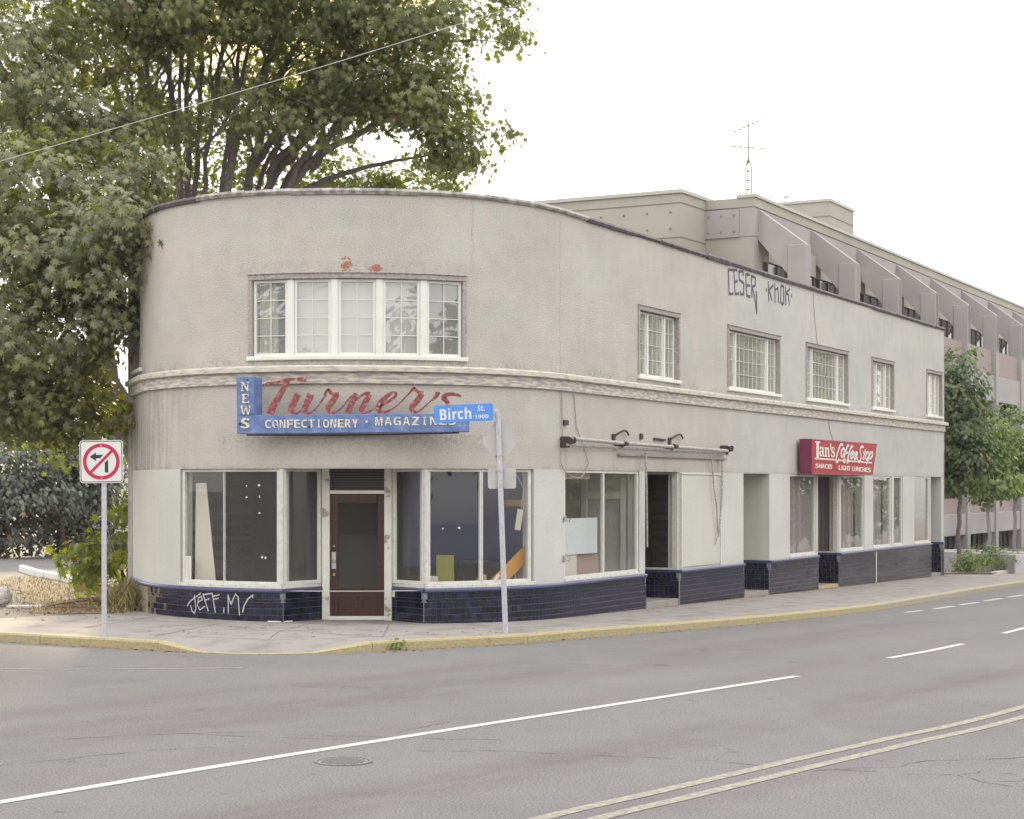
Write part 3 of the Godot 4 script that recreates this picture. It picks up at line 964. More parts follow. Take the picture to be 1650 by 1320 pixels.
	# expansion joints and old cracks in the walk
	for a in [smooth_line([Vector2(-5.2, 26.3), Vector2(-3.6, 25.7), Vector2(-2.6, 26.0), Vector2(-1.2, 27.2)], 0.3), [Vector2(-3.15, 30.2), Vector2(-3.55, 27.2), Vector2(-3.5, 25.9)], [Vector2(-6.0, 30.9), Vector2(-6.6, 27.5)], [Vector2(1.0, 31.2), Vector2(2.2, 29.9)], [Vector2(3.4, 35.4), Vector2(4.7, 33.3)], [Vector2(6.0, 40.6), Vector2(7.9, 38.2)], [Vector2(-0.7, 29.6), Vector2(0.6, 27.9)], [Vector2(-2.0, 29.2), Vector2(-1.9, 26.3)], [Vector2(-4.6, 29.8), Vector2(-5.2, 26.0)], [Vector2(4.9, 38.4), Vector2(6.6, 36.3)], [Vector2(7.4, 43.5), Vector2(9.4, 41.6)], [Vector2(9.4, 47.3), Vector2(11.5, 45.6)], [Vector2(2.1, 33.2), Vector2(3.5, 31.7)], smooth_line([Vector2(-0.6, 27.9), Vector2(0.9, 29.6), Vector2(3.0, 32.4), Vector2(5.4, 35.9), Vector2(8.2, 41.0), Vector2(12.0, 48.5)], 0.4)]:
		mb = MB.new()
		ribbon(mb, a, 0.018, 0.003, 0.5)
		obj("joint", mb, M.joint_dark, walk)
	# parking lot and dry verge left of the building
	mb = MB.new()
	sheet(mb, [Vector2(-60, 40), Vector2(-15.9, 33.2), Vector2(-8.5, 29.5), Vector2(-7.77, 30.5), Vector2(-6.85, 31.4), Vector2(-6.6, 33.5), Vector2(-4, 45), Vector2(0, 62), Vector2(4, 90), Vector2(-60, 110)], -0.006)
	structure("parking_lot", mb, M.lot_asphalt)
	mb = MB.new()
	var verge := [Vector2(-8.35, 31.1), Vector2(-7.6, 31.0), Vector2(-6.9, 31.7), Vector2(-6.7, 33.2), Vector2(-6.3, 36.0), Vector2(-6.4, 41), Vector2(-9.2, 41.2), Vector2(-10.6, 43.6), Vector2(-12.4, 46.2), Vector2(-12.9, 44.5), Vector2(-11.6, 41), Vector2(-10.2, 37.5), Vector2(-9.2, 34.0)]
	var vp := []
	for i in verge.size():
		for k in 6:
			var q: Vector2 = verge[i].lerp(verge[(i + 1) % verge.size()], k / 6.0)
			vp.append(q + Vector2(rng.randf_range(-0.12, 0.12), rng.randf_range(-0.15, 0.15)))
	sheet(mb, vp, 0.004)
	structure("dry_verge", mb, M.dry_earth)

func ramp_dip(x: float) -> float:
	return clampf((x + 4.95) / 0.55, 0, 1) * clampf((-2.0 - x) / 0.75, 0, 1)

func kerb_piece(parent: Node3D, seg: Array) -> void:
	var mb := MB.new()
	var prev := []
	for e in seg:
		var p: Vector2 = e[0]
		var q: Vector2 = e[1]
		var dip: float = e[2]
		var top := 0.004 - 0.124 * dip
		var m := p.lerp(q, 0.10)
		var row := [gp(p.x, p.y, -0.16), gp(p.x, p.y, top - 0.03 * (1.0 - dip)), gp(m.x, m.y, top - 0.006), gp(p.lerp(q, 0.25).x, p.lerp(q, 0.25).y, top), gp(q.x, q.y, top), gp(q.x, q.y, -0.16)]
		if prev.size():
			for k in 5:
				mb.quad(prev[k], row[k], row[k + 1], prev[k + 1])
		else:
			mb.quad(row[0], row[1], row[4], row[5])
		prev = row
	mb.quad(prev[5], prev[4], prev[1], prev[0])
	obj("kerb_stone", mb, M.kerb_yellow if seg[0][0].x < 6.5 else M.kerb_worn, parent)

# ================================================================ the corner building
var shop: Node3D
const BACK := [Vector2(-7.10, 33.55), Vector2(-1.5, 43.0), Vector2(4.6, 60.0), Vector2(13.27, 55.14)]

func inner_outline(o: float) -> Array:
	var pts := []
	for s in cuts(0.0, S_END):
		var p := fac(s, 0, o)
		pts.append(Vector2(p.x, -p.z))
	pts.append(BACK[2]); pts.append(BACK[1])
	return pts

func slab(mb: MB, pts: Array, y0: float, y1: float) -> void:
	var poly := PackedVector2Array(pts)
	var ti := Geometry2D.triangulate_polygon(poly)
	for k in range(0, ti.size(), 3):
		var a := poly[ti[k]]; var b := poly[ti[k + 1]]; var c := poly[ti[k + 2]]
		if (b - a).cross(c - a) < 0:
			var q := b; b = c; c = q
		mb.tri(Vector3(a.x, y1, -a.y), Vector3(b.x, y1, -b.y), Vector3(c.x, y1, -c.y))
		mb.tri(Vector3(a.x, y0, -a.y), Vector3(c.x, y0, -c.y), Vector3(b.x, y0, -b.y))
	for i in pts.size():
		var a: Vector2 = pts[i]; var b: Vector2 = pts[(i + 1) % pts.size()]
		mb.quad(Vector3(a.x, y0, -a.y), Vector3(b.x, y0, -b.y), Vector3(b.x, y1, -b.y), Vector3(a.x, y1, -a.y))

const VEST := [[14.72, 16.47, 0.055], [20.17, 21.87, -0.05], [25.41, 27.13, -0.15], [36.22, 37.47, -0.30]]
const UPPER := [[0.22, 1.36], [4.97, 8.63], [14.40, 16.43], [19.21, 22.55], [24.50, 27.87], [30.05, 32.17], [35.72, 37.52]]
const SHOPWIN := [[11.15, 14.45], [23.28, 25.30], [27.30, 29.36], [30.17, 31.98], [32.2, 33.13], [34.35, 36.12]]

func make_building() -> void:
	shop = thing("corner_shop_building", "two storey grey stucco corner shop with rounded front and navy tiled base", "building")
	var mb := MB.new()
	var ops := []
	for u in UPPER: ops.append([u[0], u[1], 4.46, 5.75])
	var li := MB.new()
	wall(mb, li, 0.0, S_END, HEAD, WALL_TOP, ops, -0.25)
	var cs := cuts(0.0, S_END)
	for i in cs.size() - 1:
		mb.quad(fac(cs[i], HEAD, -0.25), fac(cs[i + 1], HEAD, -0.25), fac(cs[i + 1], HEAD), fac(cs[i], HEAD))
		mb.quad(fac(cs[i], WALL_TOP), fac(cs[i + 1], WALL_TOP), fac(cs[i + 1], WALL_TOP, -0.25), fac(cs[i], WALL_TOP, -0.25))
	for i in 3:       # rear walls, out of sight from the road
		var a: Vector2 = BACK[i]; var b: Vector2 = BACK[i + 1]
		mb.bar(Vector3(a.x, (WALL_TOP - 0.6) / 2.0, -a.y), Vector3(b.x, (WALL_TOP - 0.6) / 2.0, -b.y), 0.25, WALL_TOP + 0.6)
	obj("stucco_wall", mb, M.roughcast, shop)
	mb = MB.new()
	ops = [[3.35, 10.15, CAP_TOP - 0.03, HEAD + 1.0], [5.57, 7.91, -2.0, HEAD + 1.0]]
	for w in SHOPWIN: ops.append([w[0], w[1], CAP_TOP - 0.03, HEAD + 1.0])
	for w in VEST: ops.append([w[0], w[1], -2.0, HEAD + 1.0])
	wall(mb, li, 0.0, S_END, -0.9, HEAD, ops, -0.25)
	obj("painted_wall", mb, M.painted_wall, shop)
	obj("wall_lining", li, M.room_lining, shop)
	# belt course: projecting drip moulding over a flat band
	mb = MB.new()
	sweep(mb, -0.13, S_END + 0.13, [[-0.02, 4.19], [0.10, 4.19], [0.135, 4.205], [0.135, 4.275], [0.115, 4.295], [0.02, 4.315], [-0.02, 4.315]])
	obj("belt_moulding", mb, M.peeling_trim, shop)
	mb = MB.new()
	sweep(mb, -0.05, S_END + 0.05, [[-0.02, 4.005], [0.05, 4.005], [0.055, 4.01], [0.055, 4.188], [-0.02, 4.188]])
	obj("belt_band", mb, M.peeling_band, shop)
	# buckled sheet-metal flashing along the parapet, in lengths
	var s := -0.05
	while s < S_END:
		var e := minf(s + rng.randf_range(0.8, 2.2), S_END + 0.05)
		mb = MB.new()
		var dy := rng.randf_range(-0.012, 0.016)
		var oo := rng.randf_range(0.0, 0.025)
		var low := rng.randf_range(0.025, 0.055)
		sweep(mb, s, e + 0.03, [[-0.30, WALL_TOP + 0.005], [0.012, WALL_TOP - low], [0.03 + oo, WALL_TOP - low], [0.05 + oo, WALL_TOP + 0.01 + dy], [0.02 + oo, WALL_TOP + 0.055 + dy], [-0.28, WALL_TOP + 0.05 + dy]])
		obj("flashing", mb, M.flashing_pale if s > 2.2 and s < 10.2 and rng.randf() < 0.6 else M.flashing, shop)
		s = e
	# floors, ceilings, roof
	mb = MB.new()
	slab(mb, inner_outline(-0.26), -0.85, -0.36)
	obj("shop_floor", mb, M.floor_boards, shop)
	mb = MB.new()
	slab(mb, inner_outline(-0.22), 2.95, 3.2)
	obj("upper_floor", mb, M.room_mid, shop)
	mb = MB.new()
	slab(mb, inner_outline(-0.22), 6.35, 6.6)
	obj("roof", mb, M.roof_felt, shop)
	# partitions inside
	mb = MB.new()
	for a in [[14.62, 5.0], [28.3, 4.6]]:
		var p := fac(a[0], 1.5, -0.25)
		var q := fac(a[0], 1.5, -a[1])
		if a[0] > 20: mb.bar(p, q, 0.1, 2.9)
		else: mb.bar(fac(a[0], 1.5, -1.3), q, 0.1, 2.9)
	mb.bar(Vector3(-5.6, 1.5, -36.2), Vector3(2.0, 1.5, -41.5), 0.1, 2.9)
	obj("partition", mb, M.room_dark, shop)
	mb = MB.new()
	mb.bar(Vector3(-6.2, 4.8, -34.6), Vector3(3.0, 4.8, -40.5), 0.1, 3.1)
	mb.bar(fac(12.2, 4.8, -0.3), fac(12.2, 4.8, -5.0), 0.1, 3.1)
	obj("upper_partition", mb, M.room_mid, shop)
	# graffiti and paint daubs
	var gf := tag(part("graffiti", shop), "black spray-painted lettering high on the side wall", "")
	for st in GRAFFITI_TOP:
		mb = MB.new()
		facade_stroke(mb, st, 0.062, 0.004)
		obj("stroke", mb, M.spray_black, gf)
	for c in [[6.62, 5.955, 0.085, 0.115], [7.10, 5.90, 0.095, 0.055]]:
		mb = MB.new()
		for k in 70:
			var a := rng.randf() * TAU
			var r := pow(rng.randf(), 0.8) * 1.15
			var q := fac_t(c[0] + cos(a) * r * c[2], c[1] + sin(a) * r * c[3], 0.003 + 0.0012 * rng.randf())
			mb.box(q * Transform3D(Basis(Vector3.BACK, rng.randf()), Vector3.ZERO), Vector3(rng.randf_range(0.008, 0.032), rng.randf_range(0.008, 0.03), 0.002))
		tag(obj("paint_daub", mb, M.rust_red, shop), "rust-red daub above the wide upper window", "", "", "stuff")

func facade_stroke(mb: MB, st: Array, w: float, o: float) -> void:
	var pts := []
	for i in range(0, st.size(), 2): pts.append(Vector2(st[i], st[i + 1]))
	for i in pts.size() - 1:
		var a: Vector2 = pts[i]; var b: Vector2 = pts[i + 1]
		var dir := (b - a).normalized()
		var nn := Vector2(-dir.y, dir.x) * w * 0.5
		a -= dir * w * 0.35; b += dir * w * 0.35
		var k := 4
		for j in k:
			var p := a.lerp(b, float(j) / k); var q := a.lerp(b, float(j + 1) / k)
			var wa := rng.randf_range(0.8, 1.1)
			var c0 := p - nn * wa; var c1 := q - nn * wa; var c2 := q + nn * wa; var c3 := p + nn * wa
			var oo := o + 0.0006 * i
			mb.quad(fac(c0.x, c0.y, oo), fac(c1.x, c1.y, oo), fac(c2.x, c2.y, oo), fac(c3.x, c3.y, oo))

func plane_t(a: Vector3, b: Vector3) -> Transform3D:
	var x := (b - a); x.y = 0
	x = x.normalized()
	return Transform3D(Basis(x, Vector3.UP, x.cross(Vector3.UP)), Vector3(a.x, 0, a.z))

# a flat glazed frame between plan points a and b
func glazed(parent: Node3D, a: Vector3, b: Vector3, y0: float, y1: float, mf: Material, mg: Material, o := {}) -> void:
	var T := plane_t(a, b)
	var L := Vector2(b.x - a.x, b.z - a.z).length()
	var l: float = o.get("left", 0.05); var r: float = o.get("right", 0.05)
	var bt: float = o.get("bottom", 0.06); var tp: float = o.get("top", 0.05)
	var dp: float = o.get("depth", 0.06)
	var cols: int = o.get("cols", 1); var rows: int = o.get("rows", 1)
	var bar: float = o.get("bar", 0.014)
	var mb := MB.new()
	if bt > 0: mb.box(T * Transform3D(Basis(), Vector3(L / 2, y0 + bt / 2, 0)), Vector3(L, bt, dp), 0.004)
	if tp > 0: mb.box(T * Transform3D(Basis(), Vector3(L / 2, y1 - tp / 2, 0)), Vector3(L, tp, dp), 0.004)
	if l > 0: mb.box(T * Transform3D(Basis(), Vector3(l / 2, (y0 + bt + y1 - tp) / 2, 0.001)), Vector3(l, y1 - tp - y0 - bt, dp), 0.004)
	if r > 0: mb.box(T * Transform3D(Basis(), Vector3(L - r / 2, (y0 + bt + y1 - tp) / 2, 0.001)), Vector3(r, y1 - tp - y0 - bt, dp), 0.004)
	if mb.v.size(): obj(o.get("frame_name", "frame"), mb, mf, parent)
	var gx0 := l; var gx1 := L - r; var gy0 := y0 + bt; var gy1 := y1 - tp
	if cols * rows > 1:
		mb = MB.new()
		for i in range(1, cols): mb.box(T * Transform3D(Basis(), Vector3(lerpf(gx0, gx1, float(i) / cols), (gy0 + gy1) / 2, 0.006)), Vector3(bar, gy1 - gy0, 0.012))
		for j in range(1, rows): mb.box(T * Transform3D(Basis(), Vector3((gx0 + gx1) / 2, lerpf(gy0, gy1, float(j) / rows), 0.0055)), Vector3(gx1 - gx0, bar, 0.011))
		obj("muntin", mb, o.get("bar_mat", M.muntin_white), parent)
	if mg == null: return
	var tilt := Basis(Vector3.UP, rng.randf_range(-0.012, 0.012)) * Basis(Vector3.RIGHT, rng.randf_range(-0.008, 0.008))
	var cw := (gx1 - gx0) / cols
	var ch := (gy1 - gy0) / rows
	for i in cols:
		for j in rows:
			mb = MB.new()
			var c := Vector3(gx0 + cw * (i + 0.5), gy0 + ch * (j + 0.5), 0.0)
			var q := []
			for k in [[-1, -1], [1, -1], [1, 1], [-1, 1]]:
				var off := Vector3(k[0] * cw / 2, k[1] * ch / 2, 0)
				var all: Vector3 = c + off - Vector3((gx0 + gx1) / 2, (gy0 + gy1) / 2, 0)
				q.append(T * (Vector3((gx0 + gx1) / 2, (gy0 + gy1) / 2, -0.008) + tilt * all))
			mb.quad(q[0], q[1], q[2], q[3])
			obj("pane", mb, mg, parent)

# a run of panes that follows the facade between the given stations
func shop_window(called: String, stops: Array, y0: float, y1: float, o: float, mg: Material, opts := {}) -> Node3D:
	var w := part(called, shop)
	for i in stops.size() - 1:
		var d := {"left": 0.025, "right": 0.025, "bottom": 0.05, "top": 0.05, "depth": 0.06}
		d.merge(opts, true)
		if i == 0: d.left = opts.get("jamb", 0.06)
		if i == stops.size() - 2: d.right = opts.get("jamb", 0.06)
		glazed(w, fac(stops[i], 0, o), fac(stops[i + 1], 0, o), y0, y1, opts.get("mat", M.storefront_frame), mg, d)
	return w

func make_storefront() -> void:
	# dado: grout bed, cap and tiles
	var runs := [[0.0, 5.57], [7.91, 14.72], [16.47, 20.17], [21.87, 25.41], [27.13, 36.22], [37.47, S_END]]
	var dado := part("tile_dado", shop)
	var mb := MB.new()
	for r in runs:
		mb = MB.new()
		sweep_box(mb, r[0], r[1], -0.9, CAP_LOW, -0.01, 0.016)
		obj("grout_bed", mb, M.tile_grout, dado)
	var splay := [[Vector3(-3.765, 0, -29.47), Vector3(-3.18, 0, -30.30)], [Vector3(-2.05, 0, -30.30), Vector3(-1.455, 0, -29.56)]]
	for w in splay:
		var T := plane_t(w[0], w[1])
		var L: float = (w[1] - w[0]).length()
		mb = MB.new()
		mb.box(T * Transform3D(Basis(), Vector3(L / 2, -0.167, -0.06)), Vector3(L, 1.466, 0.14))
		obj("grout_bed", mb, M.tile_grout, dado)
	for v in VEST:
		var q := fac_t(v[1], 0, 0)
		mb = MB.new()
		mb.box(q * Transform3D(Basis(), Vector3(0.05, -0.167, -0.61)), Vector3(0.12, 1.466, 1.20))
		obj("grout_bed", mb, M.tile_grout, dado)
	for r in runs:
		mb = MB.new()
		sweep(mb, r[0] if r[0] > 0.1 else -0.03, r[1] if r[1] < 37.6 else S_END, [[-0.01, CAP_LOW], [0.045, CAP_LOW], [0.058, CAP_LOW + 0.015], [0.058, CAP_TOP - 0.02], [0.04, CAP_TOP], [-0.01, CAP_TOP + 0.003]])
		obj("cap", mb, M.tile_cap, dado)
	for w in splay:
		var T := plane_t(w[0], w[1])
		var L: float = (w[1] - w[0]).length()
		mb = MB.new()
		mb.box(T * Transform3D(Basis(), Vector3(L / 2, (CAP_LOW + CAP_TOP) / 2, -0.03)), Vector3(L + 0.03, CAP_TOP - CAP_LOW, 0.17), 0.012)
		obj("cap", mb, M.tile_cap, dado)
	for v in VEST:
		mb = MB.new()
		mb.box(fac_t(v[1], 0, 0) * Transform3D(Basis(), Vector3(0.02, (CAP_LOW + CAP_TOP) / 2, -0.56)), Vector3(0.10, CAP_TOP - CAP_LOW, 1.26), 0.01)
		obj("cap", mb, M.tile_cap, dado)
	lay_tiles(dado, runs, splay)
	mb = MB.new()
	for a in [[5.47, 0.075, 0.24, 0.06]]:
		mb.box(fac_t(a[0] - 0.05, a[1], 0.027) , Vector3(a[2], a[3], 0.012), 0.003)
	mb.box(plane_t(splay[1][0], splay[1][1]) * Transform3D(Basis(), Vector3(0.07, 0.51, 0.022)), Vector3(0.15, 0.11, 0.012), 0.003)
	mb.box(plane_t(splay[0][0], splay[0][1]) * Transform3D(Basis(), Vector3(0.10, 0.075, 0.022)), Vector3(0.20, 0.06, 0.012), 0.003)
	tag(obj("bare_patch", mb, M.tile_patch, dado), "bare pale patches where tiles have fallen off", "")
	var tg := tag(part("spray_tag", shop), "white spray-painted name on the navy tiles", "")
	for st in GRAFFITI_TAG:
		mb = MB.new()
		facade_stroke(mb, st, 0.024, 0.0345)
		obj("stroke", mb, M.spray_white, tg)
	# timber sills under the glass
	for w in [[3.30, 5.55], [7.93, 10.18]] + SHOPWIN:
		mb = MB.new()
		sweep_box(mb, w[0], w[1], CAP_TOP + 0.003, CAP_TOP + (0.062 if w[0] < 11 else 0.05), -0.16, 0.028 if w[0] < 11 else 0.02, 0.006)
		obj("window_sill", mb, M.storefront_frame, shop)
	for w in splay:
		mb = MB.new()
		var T := plane_t(w[0], w[1])
		var L: float = (w[1] - w[0]).length()
		mb.box(T * Transform3D(Basis(), Vector3(L / 2, CAP_TOP + 0.034, -0.05)), Vector3(L, 0.056, 0.13), 0.005)
		obj("window_sill", mb, M.storefront_frame, shop)
	# corner shop windows
	var y0 := CAP_TOP + 0.063
	shop_window("shop_window", [3.37, 4.40, 5.50], y0, HEAD, -0.06, M.shop_glass, {"left": 0.008, "right": 0.008})
	var w1 := part("shop_window", shop)
	glazed(w1, fac(5.555, 0, -0.05), Vector3(-3.235, 0, -30.22), y0, HEAD, M.storefront_frame, M.dusty_glass, {"left": 0.04, "right": 0.05})
	var w2 := part("shop_window", shop)
	glazed(w2, Vector3(-1.995, 0, -30.22), fac(7.925, 0, -0.05), y0, HEAD, M.storefront_frame, M.dusty_glass, {"left": 0.05, "right": 0.03})
	shop_window("shop_window", [7.96, 8.98, 10.12], y0, HEAD, -0.06, M.shop_glass, {"left": 0.03, "right": 0.03, "jamb": 0.07})
	for p in [fac(5.53, 1.655, -0.055), fac(7.94, 1.655, -0.055)]:
		mb = MB.new()
		mb.box(Transform3D(Basis(Vector3.UP, 0.0), p), Vector3(0.085, 1.92, 0.085), 0.008)
		obj("corner_post", mb, M.storefront_frame, shop)
	# tape scraps and dried dust on the glass
	for q in [[4.86, 2.33], [5.10, 2.34], [4.86, 2.14], [5.11, 2.15], [5.11, 1.88], [5.16, 1.15], [5.22, 1.14], [8.26, 1.62], [8.56, 1.63]]:
		mb = MB.new()
		mb.box(fac_t(q[0], q[1], -0.052) * Transform3D(Basis(Vector3.BACK, rng.randf_range(-0.8, 0.8)), Vector3.ZERO), Vector3(rng.randf_range(0.02, 0.045), rng.randf_range(0.02, 0.05), 0.002))
		obj("tape_scrap", mb, M.paper, shop)
	# putty-nail battens round the glass
	mb = MB.new()
	for r in [[3.35, 5.5], [7.96, 10.14], [11.15, 14.45]]:
		var s: float = r[0]
		while s < r[1]:
			mb.box(fac_t(s, CAP_TOP + 0.045, 0.03), Vector3(0.012, 0.012, 0.006))
			s += 0.27
	obj("nail_row", mb, M.iron, shop)
	# entrance
	var ent := part("entrance_frame", shop)
	var dz := -30.30
	mb = MB.new()
	for x in [-3.17, -2.06]: mb.box(Transform3D(Basis(), Vector3(x + (0.03 if x < -3 else -0.03), 1.33, dz + 0.03)), Vector3(0.13, 2.6, 0.16), 0.008)
	obj("post", mb, M.flaking_post, ent)
	mb = MB.new()
	mb.box(Transform3D(Basis(), Vector3(-2.615, 2.225, dz + 0.02)), Vector3(1.0, 0.06, 0.13), 0.006)
	mb.box(Transform3D(Basis(), Vector3(-2.615, 0.10, dz + 0.03)), Vector3(1.0, 0.06, 0.18), 0.006)
	obj("rail", mb, M.white_paint, ent)
	mb = MB.new()
	mb.box(Transform3D(Basis(), Vector3(-2.615, 2.44, dz - 0.06)), Vector3(1.0, 0.36, 0.02))
	obj("transom_panel", mb, M.black_mesh, ent)
	mb = MB.new()      # expanded-metal grille
	var gx := -3.10
	while gx < -2.13:
		for dirx in [-1.0, 1.0]:
			var yy := 2.265
			while yy < 2.60:
				mb.bar(Vector3(gx, yy, dz + 0.03), Vector3(gx + 0.02 * dirx, yy + 0.0215, dz + 0.03), 0.006, 0.006)
				yy += 0.043
		gx += 0.04
	obj("grille", mb, mat("grille_grey", lin(0.20, 0.19, 0.19), 0.6, 0.4), ent)
	mb = MB.new()
	mb.box(Transform3D(Basis(), Vector3(-2.615, HEAD + 0.01, -29.95)), Vector3(2.4, 0.02, 0.8))
	obj("soffit", mb, M.painted_wall, ent)
	var door := part("door", shop)
	var x0 := -3.085
	var x1 := -2.150
	var yb := 0.135
	var yt := 2.19
	mb = MB.new()
	mb.box(Transform3D(Basis(), Vector3(x0 + 0.075, (yb + yt) / 2, dz)), Vector3(0.15, yt - yb, 0.05), 0.006)
	mb.box(Transform3D(Basis(), Vector3(x1 - 0.06, (yb + yt) / 2, dz)), Vector3(0.12, yt - yb, 0.05), 0.006)
	mb.box(Transform3D(Basis(), Vector3((x0 + x1) / 2, yt - 0.075, dz)), Vector3(x1 - x0 - 0.268, 0.15, 0.049), 0.004)
	mb.box(Transform3D(Basis(), Vector3((x0 + x1) / 2 + 0.015, yb + 0.235, dz)), Vector3(x1 - x0 - 0.268, 0.47, 0.044), 0.004)
	obj("leaf", mb, M.stained_wood, door)
	mb = MB.new()
	mb.quad(Vector3(x0 + 0.15, yb + 0.47, dz + 0.005), Vector3(x1 - 0.12, yb + 0.47, dz + 0.005), Vector3(x1 - 0.12, yt - 0.15, dz + 0.005), Vector3(x0 + 0.15, yt - 0.15, dz + 0.005))
	obj("pane", mb, M.shop_glass, door)
	mb = MB.new()
	mb.box(Transform3D(Basis(), Vector3(x0 + 0.075, 1.07, dz + 0.03)), Vector3(0.075, 0.29, 0.012), 0.004)
	obj("lock_plate", mb, M.steel, door)
	for h in [[1.31, 0.022], [1.06, 0.028], [0.83, 0.03]]:
		mb = MB.new()
		mb.tube([Vector3(x0 + 0.08, h[0], dz + 0.02), Vector3(x0 + 0.08, h[0], dz + 0.055), Vector3(x0 + 0.08, h[0], dz + 0.06)], [h[1], h[1], h[1] * 0.6], 14)
		obj("knob", mb, M.brass if h[0] < 1.0 else M.steel, door)
	mb = MB.new()
	sheet(mb, [Vector2(-3.85, 29.3), Vector2(-2.75, 29.2), Vector2(-1.35, 29.4), Vector2(-1.35, 29.8), Vector2(-2.0, 30.5), Vector2(-3.25, 30.5), Vector2(-3.85, 29.8)], 0.003)
	obj("threshold", mb, M.sidewalk_concrete, shop)
	mb = MB.new()
	mb.box(Transform3D(Basis(), Vector3(-2.615, -0.03, -30.36)), Vector3(1.25, 0.26, 0.12))
	obj("door_sill", mb, M.tile_patch, shop)
	# side-street shop windows
	var C := shop_window("shop_window", [11.17, 12.86, 14.43], CAP_TOP + 0.05, HEAD, -0.05, M.dusty_glass, {"left": 0.025, "right": 0.025})
	shop_window("shop_window", [23.30, 25.28], CAP_TOP + 0.05, HEAD, -0.05, M.street_glass, {"mat": M.storefront_frame})
	shop_window("shop_window", [27.32, 29.34], CAP_TOP + 0.05, HEAD, -0.05, M.street_glass)
	shop_window("shop_window", [30.19, 31.96], CAP_TOP + 0.05, HEAD, -0.05, M.street_glass)
	shop_window("shop_window", [32.22, 33.11], CAP_TOP + 0.05, HEAD, -0.05, M.street_glass)
	shop_window("shop_window", [34.37, 36.10], CAP_TOP + 0.05, HEAD, -0.05, M.street_glass)
	# blank boarded bay
	var bp := part("boarded_bay", shop)
	mb = MB.new()
	mb.box(fac_t(17.62, 1.62, 0.012), Vector3(2.12, 1.88, 0.02), 0.003)
	obj("board", mb, M.painted_wall, bp)
	mb = MB.new()
	mb.box(fac_t(17.62, 2.585, 0.02), Vector3(2.26, 0.04, 0.04), 0.004)
	mb.box(fac_t(18.72, 1.60, 0.02), Vector3(0.05, 1.90, 0.035), 0.004)
	mb.box(fac_t(16.53, 1.60, 0.02), Vector3(0.05, 1.90, 0.04), 0.004)
	obj("batten", mb, M.storefront_frame, bp)
	# recessed doorways
	for i in VEST.size():
		var v: Array = VEST[i]
		var ve := part("doorway", shop)
		var W: float = v[1] - v[0]
		mb = MB.new()
		var a := fac_t(v[0], 0, 0)
		mb.box(a * Transform3D(Basis(), Vector3(-0.06, 0.9, -0.66)), Vector3(0.12, 3.4, 1.30))
		if i == 1 or i == 3:      # plain plastered far jamb above the tiles
			mb.box(fac_t(v[1], 0, 0) * Transform3D(Basis(), Vector3(0.06, 1.63, -0.66)), Vector3(0.11, 2.0, 1.30))
		mb.box(fac_t((v[0] + v[1]) / 2, 0, -1.32) * Transform3D(Basis(), Vector3(0, HEAD + 0.03, 0.66)), Vector3(W, 0.05, 1.3))
		obj("reveal", mb, M.painted_wall, ve)
		if i == 0 or i == 2:
			var A := fac(v[1], 0, -1.25)
			var B := fac(v[1], 0, -0.02)
			glazed(ve, A, B, CAP_TOP, HEAD, M.storefront_frame, M.shop_glass, {"left": 0.06, "right": 0.13, "bottom": 0.04, "top": 0.05, "depth": 0.1, "frame_name": "side_frame"})
		mb = MB.new()
		mb.box(fac_t((v[0] + v[1]) / 2, v[2] - 0.30, -0.66) , Vector3(W + 0.02, 0.60, 1.30), 0.012)
		obj("step", mb, M.sidewalk_concrete if i != 2 else M.kerb_yellow, ve)
		mb = MB.new()
		mb.box(fac_t((v[0] + v[1]) / 2, 1.1, -1.30), Vector3(W, 3.2, 0.06))
		obj("back_door", mb, M.stained_wood if i != 1 else M.room_pale, ve)
	mb = MB.new()          # downpipe stub on the side-street dado
	mb.bar(fac(30.33, -0.35, 0.035), fac(30.33, 0.56, 0.035), 0.07, 0.03, 0.004)
	obj("white_batten", mb, M.white_paint, shop)

func tile_colour(s: float) -> Color:
	var navy := Color(0.0075, 0.0075, 0.020).lerp(Color(0.013, 0.014, 0.040), pow(rng.randf(), 1.6))
	var beige := Color(0.30, 0.25, 0.185).lerp(Color(0.38, 0.33, 0.25), rng.randf())
	var brown := Color(0.085, 0.065, 0.05).lerp(Color(0.16, 0.125, 0.095), rng.randf())
	if s < 2.05: return beige
	if s < 2.9: return brown.lerp(beige, 0.25 * rng.randf()) if rng.randf() < 1.0 - (s - 2.05) * 0.9 else navy
	if s > 21.0 and rng.randf() < 0.55: return navy.lerp(Color(0.06, 0.05, 0.05), 0.6)
	return navy

